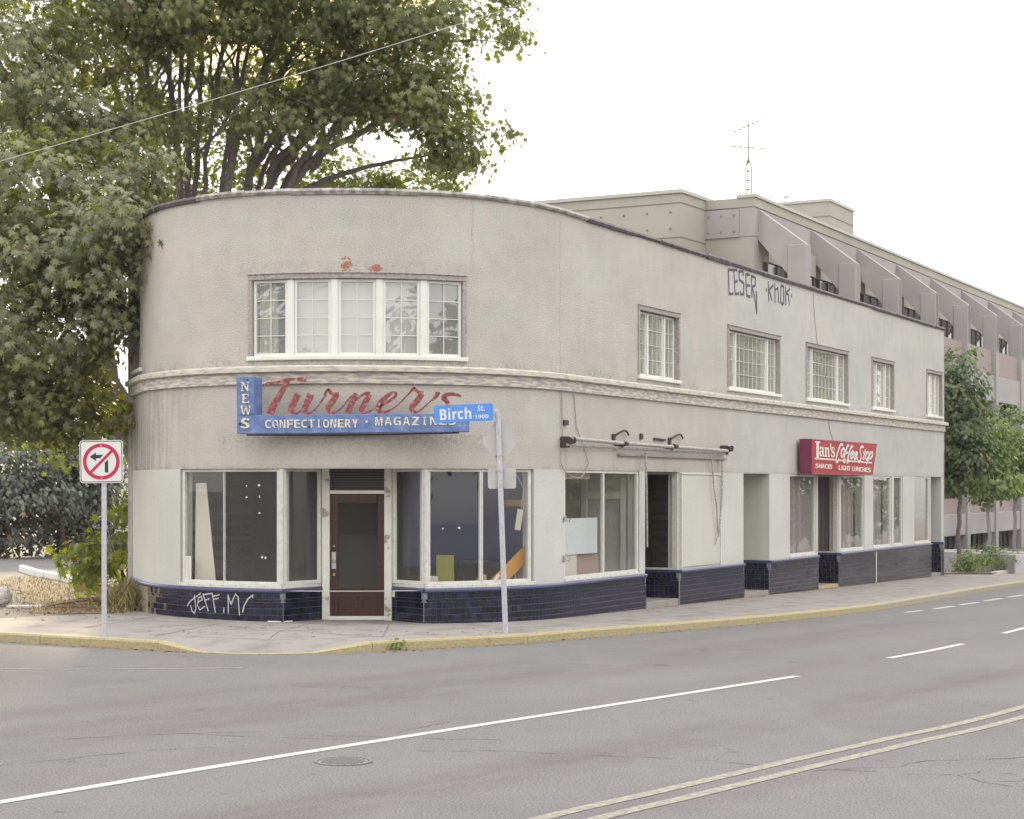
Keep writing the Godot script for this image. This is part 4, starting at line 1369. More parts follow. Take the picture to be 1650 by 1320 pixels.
func lay_tiles(dado: Node3D, runs: Array, splay: Array) -> void:
	var P := 0.1055
	var sq := MB.new()
	sq.box(Transform3D(Basis(), Vector3(0, 0, 0.0)), Vector3(P - 0.007, P - 0.007, 0.012), 0.002)
	var sqm := sq.done()
	var up := MB.new()
	up.prism(PackedVector2Array([Vector2(-P / 2 + 0.006, -0.024), Vector2(P / 2 - 0.006, -0.024), Vector2(0, 0.023)]), Transform3D(), -0.006, 0.006)
	var upm := up.done()
	var dn := MB.new()
	dn.prism(PackedVector2Array([Vector2(-P / 2 + 0.006, 0.024), Vector2(P / 2 - 0.006, 0.024), Vector2(0, -0.023)]), Transform3D(), -0.006, 0.006)
	var dnm := dn.done()
	var mats := []
	for k in 6:
		var c := Color(0.0065, 0.0065, 0.017).lerp(Color(0.013, 0.015, 0.045), pow(k / 5.0, 1.5))
		mats.append(mat("navy_tile_%s" % ["darkest", "dark", "deep", "mid", "bright", "blue"][k], c.linear_to_srgb(), 0.16 + 0.04 * (k % 3)))
	var rest := {"sq": [], "up": [], "dn": []}
	var singles := 0
	var y_rows := [0.5135, 0.354, 0.2485, 0.143, 0.0375, -0.068, -0.1735, -0.279, -0.3845, -0.49, -0.5955]
	var jobs := []          # [callable-like: kind, data, s0, s1, near]
	for r in runs: jobs.append([0, null, r[0], r[1]])
	for w in splay: jobs.append([1, plane_t(w[0], w[1]), 0.0, (w[1] - w[0]).length()])
	for v in VEST: jobs.append([2, fac_t(v[1], 0, 0) * Transform3D(Basis(Vector3.UP, -PI / 2), Vector3(-0.012, 0, -1.2)), 0.0, 1.2])
	for j in jobs:
		var n := int(round((j[3] - j[2]) / P))
		if n < 1: continue
		var step: float = (j[3] - j[2]) / n
		for k in n + 1:
			for row in y_rows.size() + 2:
				var kind := "sq"
				var y: float
				var off := 0.5
				if row < y_rows.size():
					y = y_rows[row]
					if row == 0: off = 0.0
				elif row == y_rows.size():
					kind = "up"; y = 0.4335; off = 0.0
				else:
					kind = "dn"; y = 0.4335; off = 0.5
				var s: float = j[2] + (k + off) * step
				if s > j[3] - step * 0.45 or s < j[2] + step * 0.45: continue
				var T: Transform3D
				var ss: float = s
				if j[0] == 0: T = fac_t(s, y, 0.019)
				else:
					T = j[1] * Transform3D(Basis(), Vector3(s, y, 0.014))
					ss = 6.0
				if y + 0.06 < gy(T.origin.x, -T.origin.z) - 0.02: continue
				T.basis = T.basis * Basis.from_euler(Vector3(rng.randf_range(-0.006, 0.006), rng.randf_range(-0.006, 0.006), 0))
				var single: bool = singles < 300 and ((j[0] == 0 and ((ss > 3.6 and ss < 5.6) or (ss > 7.9 and ss < 9.75))) or j[0] == 1)
				if single:
					singles += 1
					var o := MeshInstance3D.new()
					o.mesh = {"sq": sqm, "up": upm, "dn": dnm}[kind]
					o.material_override = mats[int(pow(rng.randf(), 1.5) * 5.99)]
					o.name = "tile_%03d" % singles
					dado.add_child(o)
					o.transform = T
				else:
					rest[kind].append([T, tile_colour(ss if j[0] == 0 else 12.0)])
	for kind in rest:
		if rest[kind].is_empty(): continue
		var mi := scatter(dado, {"sq": "tile_field", "up": "tile_zigzag", "dn": "tile_zigzag_inset"}[kind], {"sq": sqm, "up": upm, "dn": dnm}[kind], M.navy_tile, rest[kind])
		mi.set_meta("kind", "stuff")

# ================================================================ upper windows
func make_upper_windows() -> void:
	var Y0 := 4.46
	var Y1 := 5.75
	for i in UPPER.size():
		var u: Array = UPPER[i]
		var w := part("upper_window", shop)
		var mb := MB.new()
		# casing boards on the wall face
		sweep_box(mb, u[0] - 0.03, u[1] + 0.03, Y1 - 0.02, Y1 + 0.065, -0.04, 0.03, 0.006)
		sweep_box(mb, u[0] - 0.04, u[1] + 0.04, Y1 + 0.065, Y1 + 0.085, -0.02, 0.05, 0.004)
		sweep_box(mb, u[0] - 0.03, u[0] + 0.035, Y0, Y1 - 0.02, -0.10, 0.024, 0.006)
		sweep_box(mb, u[1] - 0.035, u[1] + 0.03, Y0, Y1 - 0.02, -0.10, 0.024, 0.006)
		obj("casing", mb, M.old_casing, w)
		mb = MB.new()
		sweep_box(mb, u[0] - 0.05, u[1] + 0.05, Y0 - 0.062, Y0 + 0.005, -0.16, 0.055, 0.008)
		obj("sill", mb, M.white_paint, w)
		var groups: Array = [[2, 2, 2, 2, 2], [2, 3, 2], [2, 7, 2], [2, 7, 2], [2, 3, 2], [2, 3, 2]][i - 1] if i > 0 else [2]
		var total := 0
		for g in groups: total += g
		var post := 0.115 if i == 1 else 0.06
		var rec := -0.055 if i == 1 else -0.105
		var s0: float = u[0] + 0.04
		var span: float = u[1] - u[0] - 0.08 - post * (groups.size() - 1)
		var s := s0
		mb = MB.new()
		for k in groups.size():
			var e: float = s + span * groups[k] / total
			glazed(w, fac(s, 0, rec), fac(e, 0, rec), Y0 + 0.006, Y1 - 0.025, M.white_paint, M.upper_glass if i == 1 else M.side_glass, {"left": 0.045 if i == 1 else 0.03, "right": 0.045 if i == 1 else 0.03, "bottom": 0.05, "top": 0.045, "cols": groups[k], "rows": 4, "depth": 0.045, "bar": 0.013 if i == 1 else 0.0105, "frame_name": "sash"})
			if k < groups.size() - 1:
				mb = MB.new()
				mb.box(fac_t(e + post / 2, (Y0 + Y1) / 2 - 0.01, rec + 0.012), Vector3(post, Y1 - Y0 - 0.03, 0.075), 0.006)
				obj("mullion", mb, M.white_paint, w)
			s = e + post
	# roller blinds and curtains hung inside
	for k in 5:
		var a := 5.01 + 0.04 + k * 0.715
		if k == 4: continue
		if k == 0:
			var c := obj("curtain", drape(fac(a - 0.02, 0, -0.26), fac(a + (0.30 if k == 0 else 0.14), 0, -0.26), 4.5, 5.68, 9), M.net_curtain)
			tag(c, "pleated net curtain hanging inside the %s sash of the wide upper window" % ["curtained", "", "", "", "tree reflecting"][k], "curtain")
			continue
		var mb := MB.new()
		var T := plane_t(fac(a, 0, -0.22), fac(a + 0.66, 0, -0.22))
		mb.box(T * Transform3D(Basis(), Vector3(0.32, 5.06, 0)), Vector3(0.66, 1.16, 0.004))
		mb.box(T * Transform3D(Basis(), Vector3(0.32, 5.66, 0.0)), Vector3(0.66, 0.05, 0.05), 0.012)
		tag(obj("roller_blind", mb, M.blind), ["", "pale roller blind behind the sash next to the net curtain", "pale roller blind behind the centre sash of the wide upper window", "pale roller blind behind the sash next to the far end sash"][k], "blind", "roller blinds in the wide upper window")
	var lab := ["first narrow side window from the rounded corner", "wide side window under the black graffiti", "wide side window above the red sign", "narrow side window beyond the red sign", "last side window at the far end"]
	for i in range(2, 7):
		var u: Array = UPPER[i]
		var c := obj("curtain", drape(fac(u[1] - 0.55, 0, -0.32), fac(u[1] - 0.08, 0, -0.32), 4.45, 5.7, 8), M.mauve_curtain)
		tag(c, "mauve curtain inside the " + lab[i - 2], "curtain", "curtains of the side windows")

func drape(a: Vector3, b: Vector3, y0: float, y1: float, folds: int) -> MB:
	var mb := MB.new()
	var T := plane_t(a, b)
	var L := Vector2(b.x - a.x, b.z - a.z).length()
	var n := folds * 6
	for i in n:
		var x0 := L * i / n
		var x1 := L * (i + 1) / n
		var z0 := 0.05 * sin(TAU * folds * i / n) + 0.01 * sin(i * 1.7)
		var z1 := 0.05 * sin(TAU * folds * (i + 1) / n) + 0.01 * sin((i + 1) * 1.7)
		mb.quad(T * Vector3(x0, y0, z0 * 1.3), T * Vector3(x1, y0, z1 * 1.3), T * Vector3(x1, y1, z1), T * Vector3(x0, y1, z0))
	return mb

# ================================================================ signs
func rounded(w: float, h: float, r: float, k := 5) -> PackedVector2Array:
	var p := PackedVector2Array()
	for c in [[1, 1, 0.0], [-1, 1, PI / 2], [-1, -1, PI], [1, -1, 3 * PI / 2]]:
		for i in k + 1:
			var a: float = c[2] + PI / 2 * i / k
			p.append(Vector2(c[0] * (w / 2 - r) + cos(a) * r, c[1] * (h / 2 - r) + sin(a) * r))
	return p

func outline_ring(mb: MB, outer: PackedVector2Array, inner: PackedVector2Array, T: Transform3D, z: float) -> void:
	for i in outer.size():
		var j := (i + 1) % outer.size()
		var a := outer[i]; var b := outer[j]; var c := inner[j]; var d := inner[i]
		mb.quad(T * Vector3(a.x, a.y, z), T * Vector3(b.x, b.y, z), T * Vector3(c.x, c.y, z), T * Vector3(d.x, d.y, z))

func zigs(st: Array, ox: float, oy: float, sc: float, px: float) -> Array:
	# brush strokes measured in sixteenths on a drawing: [x, y, width, ...] -> points and widths in metres
	var pts := []
	var wid := []
	for i in range(0, st.size(), 3):
		pts.append(Vector2((st[i] - ox) * sc * px, (oy - st[i + 1]) * sc * px))
		wid.append(st[i + 2] * sc * px)
	return [pts, wid]

func dense(pw: Array) -> Array:
	var c := Curve2D.new()
	var pts: Array = pw[0]
	for i in pts.size():
		var t := Vector2.ZERO
		if i > 0 and i < pts.size() - 1: t = (pts[i + 1] - pts[i - 1]) / 5.0
		c.add_point(pts[i], -t, t)
	var op := []
	var ow := []
	for i in pts.size() - 1:
		for k in 5:
			op.append(c.sample(i, k / 5.0)); ow.append(lerpf(pw[1][i], pw[1][i + 1], k / 5.0))
	op.append(pts[-1]); ow.append(pw[1][-1])
	return [op, ow]

func make_signs() -> void:
	# ---- big blue sign over the corner door; drawn on a sheet whose unit is 1/3.587 of 10 mm
	var sg := thing("shop_sign", "long faded blue shop sign with red script lettering over the corner door", "sign", Vector3(-2.585, 3.345, -29.17), 0.0)
	sg.rotation.z = 0.0085
	var u := 0.01011 / 3.587
	var ox := 770.0
	var oy := 945.0
	var L := func(x: float, y: float) -> Vector2: return Vector2((x - ox) * u, (oy - y) * u)
	var mb := MB.new()
	var a: Vector2 = L.call(103, 1000); var b: Vector2 = L.call(1440, 893)
	mb.box(Transform3D(Basis(), Vector3((a.x + b.x) / 2, (a.y + b.y) / 2, 0)), Vector3(b.x - a.x, b.y - a.y, 0.20), 0.008)
	obj("box", mb, M.sign_blue, sg)
	var n0: Vector2 = L.call(103, 893); var n1: Vector2 = L.call(205, 672)
	mb = MB.new()
	mb.box(Transform3D(Basis(), Vector3((n0.x + n1.x) / 2, (n0.y + n1.y) / 2 + 0.002, 0.004)), Vector3(n1.x - n0.x, n1.y - n0.y, 0.20), 0.006)
	obj("upright_box", mb, M.sign_blue, sg)
	mb = MB.new()
	var c0: Vector2 = L.call(205, 893); var c1: Vector2 = L.call(240, 675)
	mb.prism(PackedVector2Array([Vector2(n1.x + 0.001, 0.10), Vector2(c1.x, -0.10), Vector2(n1.x + 0.001, -0.10)]), Transform3D(Basis(Vector3.RIGHT, Vector3.BACK, Vector3.DOWN), Vector3(0, (c0.y + c1.y) / 2, 0)), -(c1.y - c0.y) / 2, (c1.y - c0.y) / 2)
	obj("upright_side", mb, M.sign_blue, sg)
	for i in 4:
		var cen: Vector2 = L.call([152, 152, 155, 152][i], [728, 797, 865, 940][i])
		var wh: Vector2 = [Vector2(50, 54), Vector2(46, 52), Vector2(66, 52), Vector2(50, 60)][i] * u
		text(sg, "letter", "NEWS"[i], Transform3D(Basis(), Vector3(cen.x, cen.y, 0.112)), wh.x, wh.y, M.sign_cream, 700, 0.02, "Droid Serif" if i < 3 else "Droid Sans")
	var words_ := [["CONFECTIONERY", 262, 805, 945], ["MAGAZINES", 895, 1368, 935]]
	for w in words_:
		var x: float = w[1]
		var cw: float = (w[2] - w[1]) / float(w[0].length())
		for i in w[0].length():
			var ch: String = w[0][i]
			var cen: Vector2 = L.call(x + cw * (i + 0.5), w[3])
			var k := 0.34 if ch == "I" else 0.80
			text(sg, "letter", ch, Transform3D(Basis(Vector3.BACK, rng.randf_range(-0.02, 0.02)), Vector3(cen.x, cen.y, 0.104)), cw * k * u, 48 * u, M.sign_cream, 700, 0.014)
	mb = MB.new()
	var dt: Vector2 = L.call(850, 935)
	mb.tube([Vector3(dt.x, dt.y, 0.09), Vector3(dt.x, dt.y, 0.108)], [0.024, 0.024], 12)
	obj("dot", mb, M.sign_cream, sg)
	# script name: brush strokes x, y, width
	var script := [
		[262, 722, 6, 285, 712, 22, 330, 706, 13, 385, 692, 18, 440, 688, 14, 480, 688, 26, 503, 693, 20],
		[398, 688, 30, 372, 740, 30, 340, 795, 34, 312, 840, 40, 292, 889, 44],
		[456, 772, 34, 432, 820, 36, 415, 858, 36, 424, 878, 24, 448, 884, 12, 478, 862, 9, 503, 830, 10],
		[530, 775, 38, 508, 822, 36, 492, 858, 34, 500, 880, 24, 522, 884, 10, 560, 855, 8, 596, 806, 9, 618, 775, 14],
		[606, 780, 8, 628, 752, 20, 650, 772, 18, 690, 774, 22],
		[680, 776, 30, 655, 815, 34, 628, 856, 34, 638, 880, 22, 662, 882, 12, 708, 852, 8, 750, 800, 9, 775, 780, 12],
		[790, 772, 30, 770, 815, 34, 738, 886, 32], [752, 850, 8, 800, 800, 12, 845, 772, 16, 868, 776, 20],
		[866, 778, 30, 845, 820, 34, 822, 860, 32, 828, 880, 20, 850, 882, 10, 890, 862, 8, 915, 850, 8],
		[925, 850, 10, 985, 815, 16, 1018, 785, 18, 1012, 770, 14, 985, 778, 18, 945, 812, 30, 920, 850, 36, 928, 880, 26, 965, 880, 14, 1030, 840, 8, 1090, 780, 9, 1108, 764, 12],
		[1100, 772, 8, 1122, 748, 20, 1146, 768, 18, 1180, 772, 22],
		[1172, 776, 30, 1140, 820, 34, 1110, 858, 32, 1120, 880, 22, 1145, 880, 12, 1180, 856, 8, 1235, 806, 7],
		[1262, 768, 26, 1255, 785, 28, 1228, 818, 8],
		[1394, 796, 10, 1365, 784, 20, 1320, 784, 24, 1292, 800, 30, 1315, 828, 26, 1310, 858, 22, 1275, 875, 20, 1250, 868, 14]]
	for st in script:
		var pw := dense(zigs(st, ox, oy, 1.0, u))
		mb = MB.new()
		mb.stroke(pw[0], pw[1], Transform3D(Basis(), Vector3(0, 0, 0.0)), 0.035, 0.075 + 0.001 * rng.randf())
		obj("script_letter", mb, M.sign_red, sg)
	mb = MB.new()        # neon tube remains, bolts, hanging bracket
	for q in [[120, 942, 6], [520, 962, 6], [330, 960, 5], [700, 930, 4], [165, 690, 5]]:
		var p: Vector2 = L.call(q[0], q[1])
		mb.tube([Vector3(p.x, p.y, 0.095), Vector3(p.x, p.y, 0.13)], [q[2] * u * 1.2, q[2] * u * 0.8], 8)
	obj("tube_socket", mb, M.sign_black, sg)
	mb = MB.new()
	var q0: Vector2 = L.call(150, 1006); var q1: Vector2 = L.call(1380, 1004); var qm: Vector2 = L.call(760, 1012)
	mb.tube([Vector3(q0.x, q0.y, -0.03), Vector3(qm.x, qm.y, -0.03), Vector3(q1.x, q1.y, -0.03)], [0.012, 0.012, 0.012], 6)
	for x in [300, 760, 1200]:
		var p: Vector2 = L.call(x, 985)
		mb.bar(Vector3(p.x, p.y, -0.09), Vector3(p.x, p.y, -0.45), 0.03, 0.03)
	obj("bracket", mb, M.iron, sg)

	# ---- red coffee sign on the side wall
	var s0 := 23.77
	var s1 := 29.27
	var T := fac_t((s0 + s1) / 2, 3.04, 0.20)
	var cs := Node3D.new()
	cs.name = numbered("coffee_sign")
	add_child(cs)
	cs.transform = T
	tag(cs, "red box sign with white coffee shop lettering on the side wall", "sign")
	var W := s1 - s0
	mb = MB.new()
	var hw := W / 2
	mb.prism(PackedVector2Array([Vector2(-hw, -0.42), Vector2(hw - 0.40, -0.42), Vector2(hw, 0.42), Vector2(-hw, 0.42)]), Transform3D(), -0.12, 0.17)
	obj("box", mb, M.coffee_side, cs)
	mb = MB.new()
	mb.prism(PackedVector2Array([Vector2(-hw + 0.10, -0.385), Vector2(hw - 0.47, -0.385), Vector2(hw - 0.11, 0.385), Vector2(-hw + 0.10, 0.385)]), Transform3D(), 0.171, 0.182)
	obj("face", mb, M.coffee_red, cs)
	mb = MB.new()
	for e in [[-hw + 0.04, -0.41, hw - 0.42, -0.41], [-hw + 0.04, 0.40, hw - 0.05, 0.40], [-hw + 0.05, -0.39, -hw + 0.05, 0.38]]:
		mb.bar(Vector3(e[0], e[1], 0.178), Vector3(e[2], e[3], 0.178), 0.03, 0.03, 0.004)
	obj("trim", mb, M.coffee_edge, cs)
	var z := 0.186
	# drawing units: face spans x 0..1140 (near edge at 330), y 0..640 down
	var X := func(px_: float) -> float:        # evens out the drawing's foreshortening along the wall
		var k := (1280.0 + px_ / 11.0)
		return remap(1.0 / (2342.0 - k), 1.0 / (2342.0 - 1308.0), 1.0 / (2342.0 - 1414.0), -hw, hw)
	var Y := func(px_: float, py_: float) -> float:
		var k := (1280.0 + px_ / 11.0)
		return (785.0 - (690.0 + py_ / 11.0)) / (2342.0 - k) * 15.73 + EYE - 3.04
	var put := func(what: String, xa: float, xb: float, yt: float, yb: float, face: String) -> void:
		var xc: float = (X.call(xa) + X.call(xb)) / 2.0
		var yc: float = (Y.call((xa + xb) / 2, yt) + Y.call((xa + xb) / 2, yb)) / 2.0
		text(cs, "letter", what, Transform3D(Basis(), Vector3(xc, yc, z)), X.call(xb) - X.call(xa), absf(Y.call((xa + xb) / 2, yt) - Y.call((xa + xb) / 2, yb)), M.sign_white, 700, 0.006, face)
	put.call("I", 362, 455, 258, 560, "Droid Serif")
	put.call("a", 440, 528, 350, 518, "Droid Serif")
	put.call("n", 530, 625, 362, 524, "Droid Serif")
	put.call("'", 628, 652, 300, 380, "Droid Serif")
	put.call("s", 645, 718, 358, 532, "Droid Serif")
	var lw := [[365, 432, "S"], [432, 486, "N"], [482, 540, "A"], [537, 590, "C"], [587, 632, "K"], [628, 672, "S"]]
	for l in lw: put.call(l[2], l[0] + 4, l[1] - 4, 640 + (l[0] - 365) * 0.06, 716 + (l[0] - 365) * 0.06, "Droid Sans")
	lw = [[782, 826, "L"], [828, 848, "I"], [848, 898, "G"], [898, 946, "H"], [944, 992, "T"], [1022, 1062, "L"], [1060, 1108, "U"], [1106, 1156, "N"], [1154, 1206, "C"], [1204, 1254, "H"], [1252, 1302, "E"], [1300, 1356, "S"]]
	for l in lw: put.call(l[2], l[0] + 3, l[1] - 3, 672 + (l[0] - 782) * 0.075, 750 + (l[0] - 782) * 0.08, "Droid Sans")
	var strokes := [
		[860, 330, 830, 308, 800, 350, 760, 470, 735, 580, 742, 612, 770, 600, 785, 555],
		[890, 395, 860, 385, 830, 440, 825, 505, 850, 515, 880, 460, 890, 395], [885, 470, 930, 440],
		[965, 345, 945, 330, 915, 400, 880, 540, 872, 605, 890, 615, 905, 560], [890, 470, 960, 450],
		[1035, 360, 1015, 345, 985, 410, 945, 550, 930, 615, 950, 610, 965, 560], [955, 480, 1000, 470],
		[985, 500, 1040, 470, 1045, 435, 1015, 450, 990, 520, 1010, 550, 1050, 520],
		[1050, 515, 1105, 490, 1110, 450, 1080, 465, 1058, 535, 1075, 562, 1120, 530],
		[1225, 370, 1200, 345, 1170, 380, 1165, 450, 1180, 520, 1165, 590, 1130, 610, 1115, 560],
		[1262, 400, 1235, 500, 1215, 560, 1240, 555], [1215, 450, 1290, 455],
		[1320, 455, 1290, 450, 1262, 510, 1265, 560, 1290, 565, 1315, 510, 1320, 455],
		[1350, 440, 1310, 560, 1270, 655], [1340, 470, 1380, 445, 1382, 500, 1345, 555, 1320, 540]]
	for st in strokes:
		var pts := []
		var wd := []
		for i in range(0, st.size(), 2):
			pts.append(Vector2(X.call(st[i]), Y.call(st[i], st[i + 1])))
			wd.append(0.062 if i < st.size() - 2 else 0.045)
		var pw := dense([pts, wd])
		mb = MB.new()
		mb.stroke(pw[0], pw[1], Transform3D(), z - 0.003, z + 0.0035)
		obj("script_letter", mb, M.sign_white, cs)
	for r in [[355, 720, 553, 573], [790, 870, 583, 592], [960, 1110, 597, 606], [1165, 1270, 612, 622], [1295, 1375, 620, 630]]:
		mb = MB.new()
		var p0 := Vector3(X.call(r[0]), Y.call(r[0], r[2]), z); var p1 := Vector3(X.call(r[1]), Y.call(r[1], r[3]), z)
		mb.stroke([Vector2(p0.x, p0.y), Vector2(p1.x, p1.y)], [0.036, 0.036], Transform3D(), z - 0.003, z + 0.003)
		obj("underline", mb, M.sign_white, cs)
	mb = MB.new()
	var pc := Vector2(X.call(720), Y.call(720, 705))
	mb.stroke([pc + Vector2(0, -0.09), pc + Vector2(0, 0.09)], [0.02, 0.02], Transform3D(), z - 0.003, z + 0.003)
	mb.stroke([pc + Vector2(-0.09, 0), pc + Vector2(0.09, 0)], [0.02, 0.02], Transform3D(), z - 0.002, z + 0.0025)
	obj("cross", mb, M.coffee_edge, cs)

	# ---- no left turn sign
	var ns := thing("traffic_sign", "white no left turn sign with red ring on grey post by kerb", "traffic sign", gp(-5.94, 26.09))
	var by := ns.position.y
	mb = MB.new()
	mb.tube([Vector3(0, -0.3, 0), Vector3(0.0, 3.02 - by, 0)], [0.038, 0.038], 14)
	obj("post", mb, M.galvanised, ns)
	var plate := part("plate", ns)
	plate.position = Vector3(-0.028, 2.68 - by, 0.055)
	plate.rotation = Vector3(0, 0.10, 0.018)
	mb = MB.new()
	mb.prism(rounded(0.62, 0.62, 0.05), Transform3D(), -0.002, 0.002)
	obj("panel", mb, M.street_white, plate)
	mb = MB.new()
	outline_ring(mb, rounded(0.595, 0.595, 0.042), rounded(0.575, 0.575, 0.034), Transform3D(), 0.0032)
	obj("border", mb, M.sign_black, plate)
	mb = MB.new()
	var oc := PackedVector2Array(); var ic := PackedVector2Array()
	for i in 48:
		var ang := TAU * i / 48.0
		oc.append(Vector2(cos(ang), sin(ang)) * 0.264); ic.append(Vector2(cos(ang), sin(ang)) * 0.211)
	outline_ring(mb, oc, ic, Transform3D(), 0.0034)
	mb.stroke([Vector2(-0.152, -0.152), Vector2(0.155, 0.155)], [0.042, 0.042], Transform3D(), 0.0034, 0.0036)
	obj("prohibition_ring", mb, M.prohibit_red, plate)
	mb = MB.new()
	mb.prism(PackedVector2Array([Vector2(-0.165, 0.072), Vector2(-0.075, 0.135), Vector2(-0.075, 0.098), Vector2(0.03, 0.098), Vector2(-0.018, 0.05), Vector2(-0.075, 0.05), Vector2(-0.075, 0.01)]), Transform3D(), 0.0028, 0.0042)
	mb.prism(PackedVector2Array([Vector2(0.048, -0.16), Vector2(0.096, -0.16), Vector2(0.096, 0.03), Vector2(0.048, -0.018)]), Transform3D(), 0.0028, 0.0042)
	obj("arrow", mb, M.sign_black, plate)
	mb = MB.new()
	for y in [0.236, -0.248]: mb.tube([Vector3(0, y, 0.0), Vector3(0, y, 0.012)], [0.014, 0.012], 10)
	obj("bolt", mb, M.steel, plate)

	# ---- street name post
	var pp := thing("street_name_post", "leaning grey post with blue street name blade and backs of two traffic signs", "street sign", gp(-0.10, 27.6))
	by = pp.position.y
	var topx := -0.115
	mb = MB.new()
	mb.tube([Vector3(0, -0.3, 0), Vector3(0, 0.02, 0), Vector3(topx, 3.40 - by, 0.0)], [0.042, 0.042, 0.042], 16)
	obj("post", mb, M.galvanised, pp)
	mb = MB.new()
	mb.tube([Vector3(topx, 3.38 - by, 0), Vector3(topx - 0.002, 3.46 - by, 0)], [0.05, 0.046], 16)
	mb.box(Transform3D(Basis(), Vector3(topx - 0.03, 3.46 - by, 0.0)), Vector3(0.09, 0.10, 0.03), 0.005)
	obj("cap_clamp", mb, M.steel, pp)
	var bl := part("name_blade", pp)
	bl.position = Vector3(-0.645, 3.447 - by, 0.015)
	bl.rotation = Vector3(0, -0.08, 0.042)
	mb = MB.new()
	mb.prism(rounded(0.915, 0.268, 0.03), Transform3D(), -0.003, 0.003)
	obj("panel", mb, M.street_blue, bl)
	text(bl, "letters", "Birch", Transform3D(Basis(), Vector3(-0.125, -0.002, 0.004)), 0.485, 0.178, M.street_white, 700, 0.003)
	text(bl, "letters", "St.", Transform3D(Basis(), Vector3(0.275, 0.065, 0.004)), 0.105, 0.085, M.street_white, 700, 0.003)
	text(bl, "letters", "1900", Transform3D(Basis(), Vector3(0.275, -0.062, 0.004)), 0.215, 0.058, M.street_white, 700, 0.003)
	mb = MB.new()
	mb.bar(Vector3(0.10, -0.145, -0.004), Vector3(0.50, -0.142, -0.004), 0.02, 0.012)
	obj("rail", mb, M.steel, bl)
	mb = MB.new()
	mb.prism(PackedVector2Array([Vector2(0, 0.40), Vector2(0.262, 0.03), Vector2(0.267, 0.0), Vector2(0.262, -0.03), Vector2(0, -0.40), Vector2(-0.262, -0.03), Vector2(-0.267, 0), Vector2(-0.262, 0.03)]), Transform3D(Basis(Vector3.BACK, 0.015), Vector3(topx + 0.03, 3.02 - by, -0.05)), -0.002, 0.002)
	obj("diamond_plate", mb, M.sign_back, pp)
	mb = MB.new()
	mb.prism(rounded(0.435, 0.32, 0.035), Transform3D(Basis(Vector3.BACK, 0.012), Vector3(-0.055, 2.445 - by, -0.05)), -0.002, 0.002)
	obj("square_plate", mb, M.sign_back, pp)
	for y in [2.80, 2.56, 2.32]:
		mb = MB.new()
		var px_: float = topx * (y - by) / (3.40 - by)
		mb.tube([Vector3(px_, y - by - 0.012, 0), Vector3(px_, y - by + 0.012, 0)], [0.05, 0.05], 14)
		mb.box(Transform3D(Basis(), Vector3(px_, y - by, -0.03)), Vector3(0.13, 0.02, 0.03), 0.003)
		obj("strap", mb, M.steel, pp)

	# ---- stripped awning frame on the side wall
	var aw := Node3D.new()
	aw.name = numbered("awning_frame")
	add_child(aw)
	aw.transform = fac_t(14.75, 0, 0)
	tag(aw, "rusty stripped awning roller frame fixed above the side shop window", "awning frame")
	var F := func(s: float, y: float, o: float) -> Vector3: return aw.transform.affine_inverse() * fac(s, y, o)
	mb = MB.new()
	mb.tube([F.call(10.95, 3.16, 0.24), F.call(13.0, 3.13, 0.20), F.call(18.75, 3.08, 0.19)], [0.036, 0.036, 0.036], 10)
	obj("roller", mb, M.pipe_grey, aw)
	mb = MB.new()
	mb.tube([F.call(10.95, 3.05, 0.16), F.call(13.0, 3.045, 0.12), F.call(18.9, 3.02, 0.12)], [0.028, 0.028, 0.028], 10)
	obj("rail", mb, M.pipe_grey, aw)
	mb = MB.new()
	mb.box(Transform3D(aw.transform.basis.inverse() * fac_t(15.9, 0, 0).basis, F.call(16.2, 2.92, 0.04)), Vector3(5.6, 0.05, 0.06), 0.008)
	obj("front_bar", mb, M.old_casing, aw)
	for s in [11.0, 13.3, 15.72, 18.75]:
		mb = MB.new()
		var end: bool = s < 11.5 or s > 18.0
		mb.box(Transform3D(Basis(), F.call(s, 3.10, 0.09)), Vector3(0.06, 0.20 if end else 0.10, 0.18), 0.015)
		mb.tube([F.call(s - 0.07, 3.12, 0.22), F.call(s + 0.09, 3.12, 0.22)], [0.058 if end else 0.048, 0.05 if end else 0.04], 10)
		if end: mb.tube([F.call(s - 0.02, 3.15, 0.26), F.call(s + 0.02, 3.15, 0.26)], [0.045, 0.045], 8)
		obj("gear_bracket", mb, M.iron, aw)
	for s in [13.3, 16.0]:
		mb = MB.new()
		var arc := []
		var rr := []
		for i in 9:
			var t := i / 8.0
			arc.append(F.call(s - 0.1 + t * 0.62, 3.27 + 0.10 * sin(PI * t * 0.9) , 0.05 + 0.05 * sin(PI * t)))
			rr.append(0.02)
		mb.tube(arc, rr, 7)
		mb.box(Transform3D(Basis(), F.call(s - 0.1, 3.22, 0.02)), Vector3(0.10, 0.16, 0.05), 0.01)
		obj("curved_hook", mb, M.iron, aw)
	mb = MB.new()
	mb.bar(F.call(15.1, 3.26, 0.03), F.call(15.65, 3.245, 0.03), 0.05, 0.04, 0.01)
	mb.box(Transform3D(Basis(), F.call(11.15, 3.45, 0.03)), Vector3(0.16, 0.09, 0.05), 0.01)
	mb.box(Transform3D(Basis(), F.call(14.5, 3.29, 0.02)), Vector3(0.12, 0.11, 0.04), 0.01)
	obj("wall_stud", mb, M.iron, aw)
	mb = MB.new()
	mb.tube([F.call(14.42, 2.98, 0.14), F.call(14.50, 2.2, 0.13), F.call(14.60, 1.15, 0.10)], [0.022, 0.02, 0.018], 8)
	obj("drop_rod", mb, M.pipe_grey, aw)
	mb = MB.new()
	mb.tube([F.call(18.62, 2.86, 0.10), F.call(18.60, 2.1, 0.10), F.call(18.45, 1.30, 0.09), F.call(18.3, 1.10, 0.06)], [0.022, 0.02, 0.018, 0.012], 8)
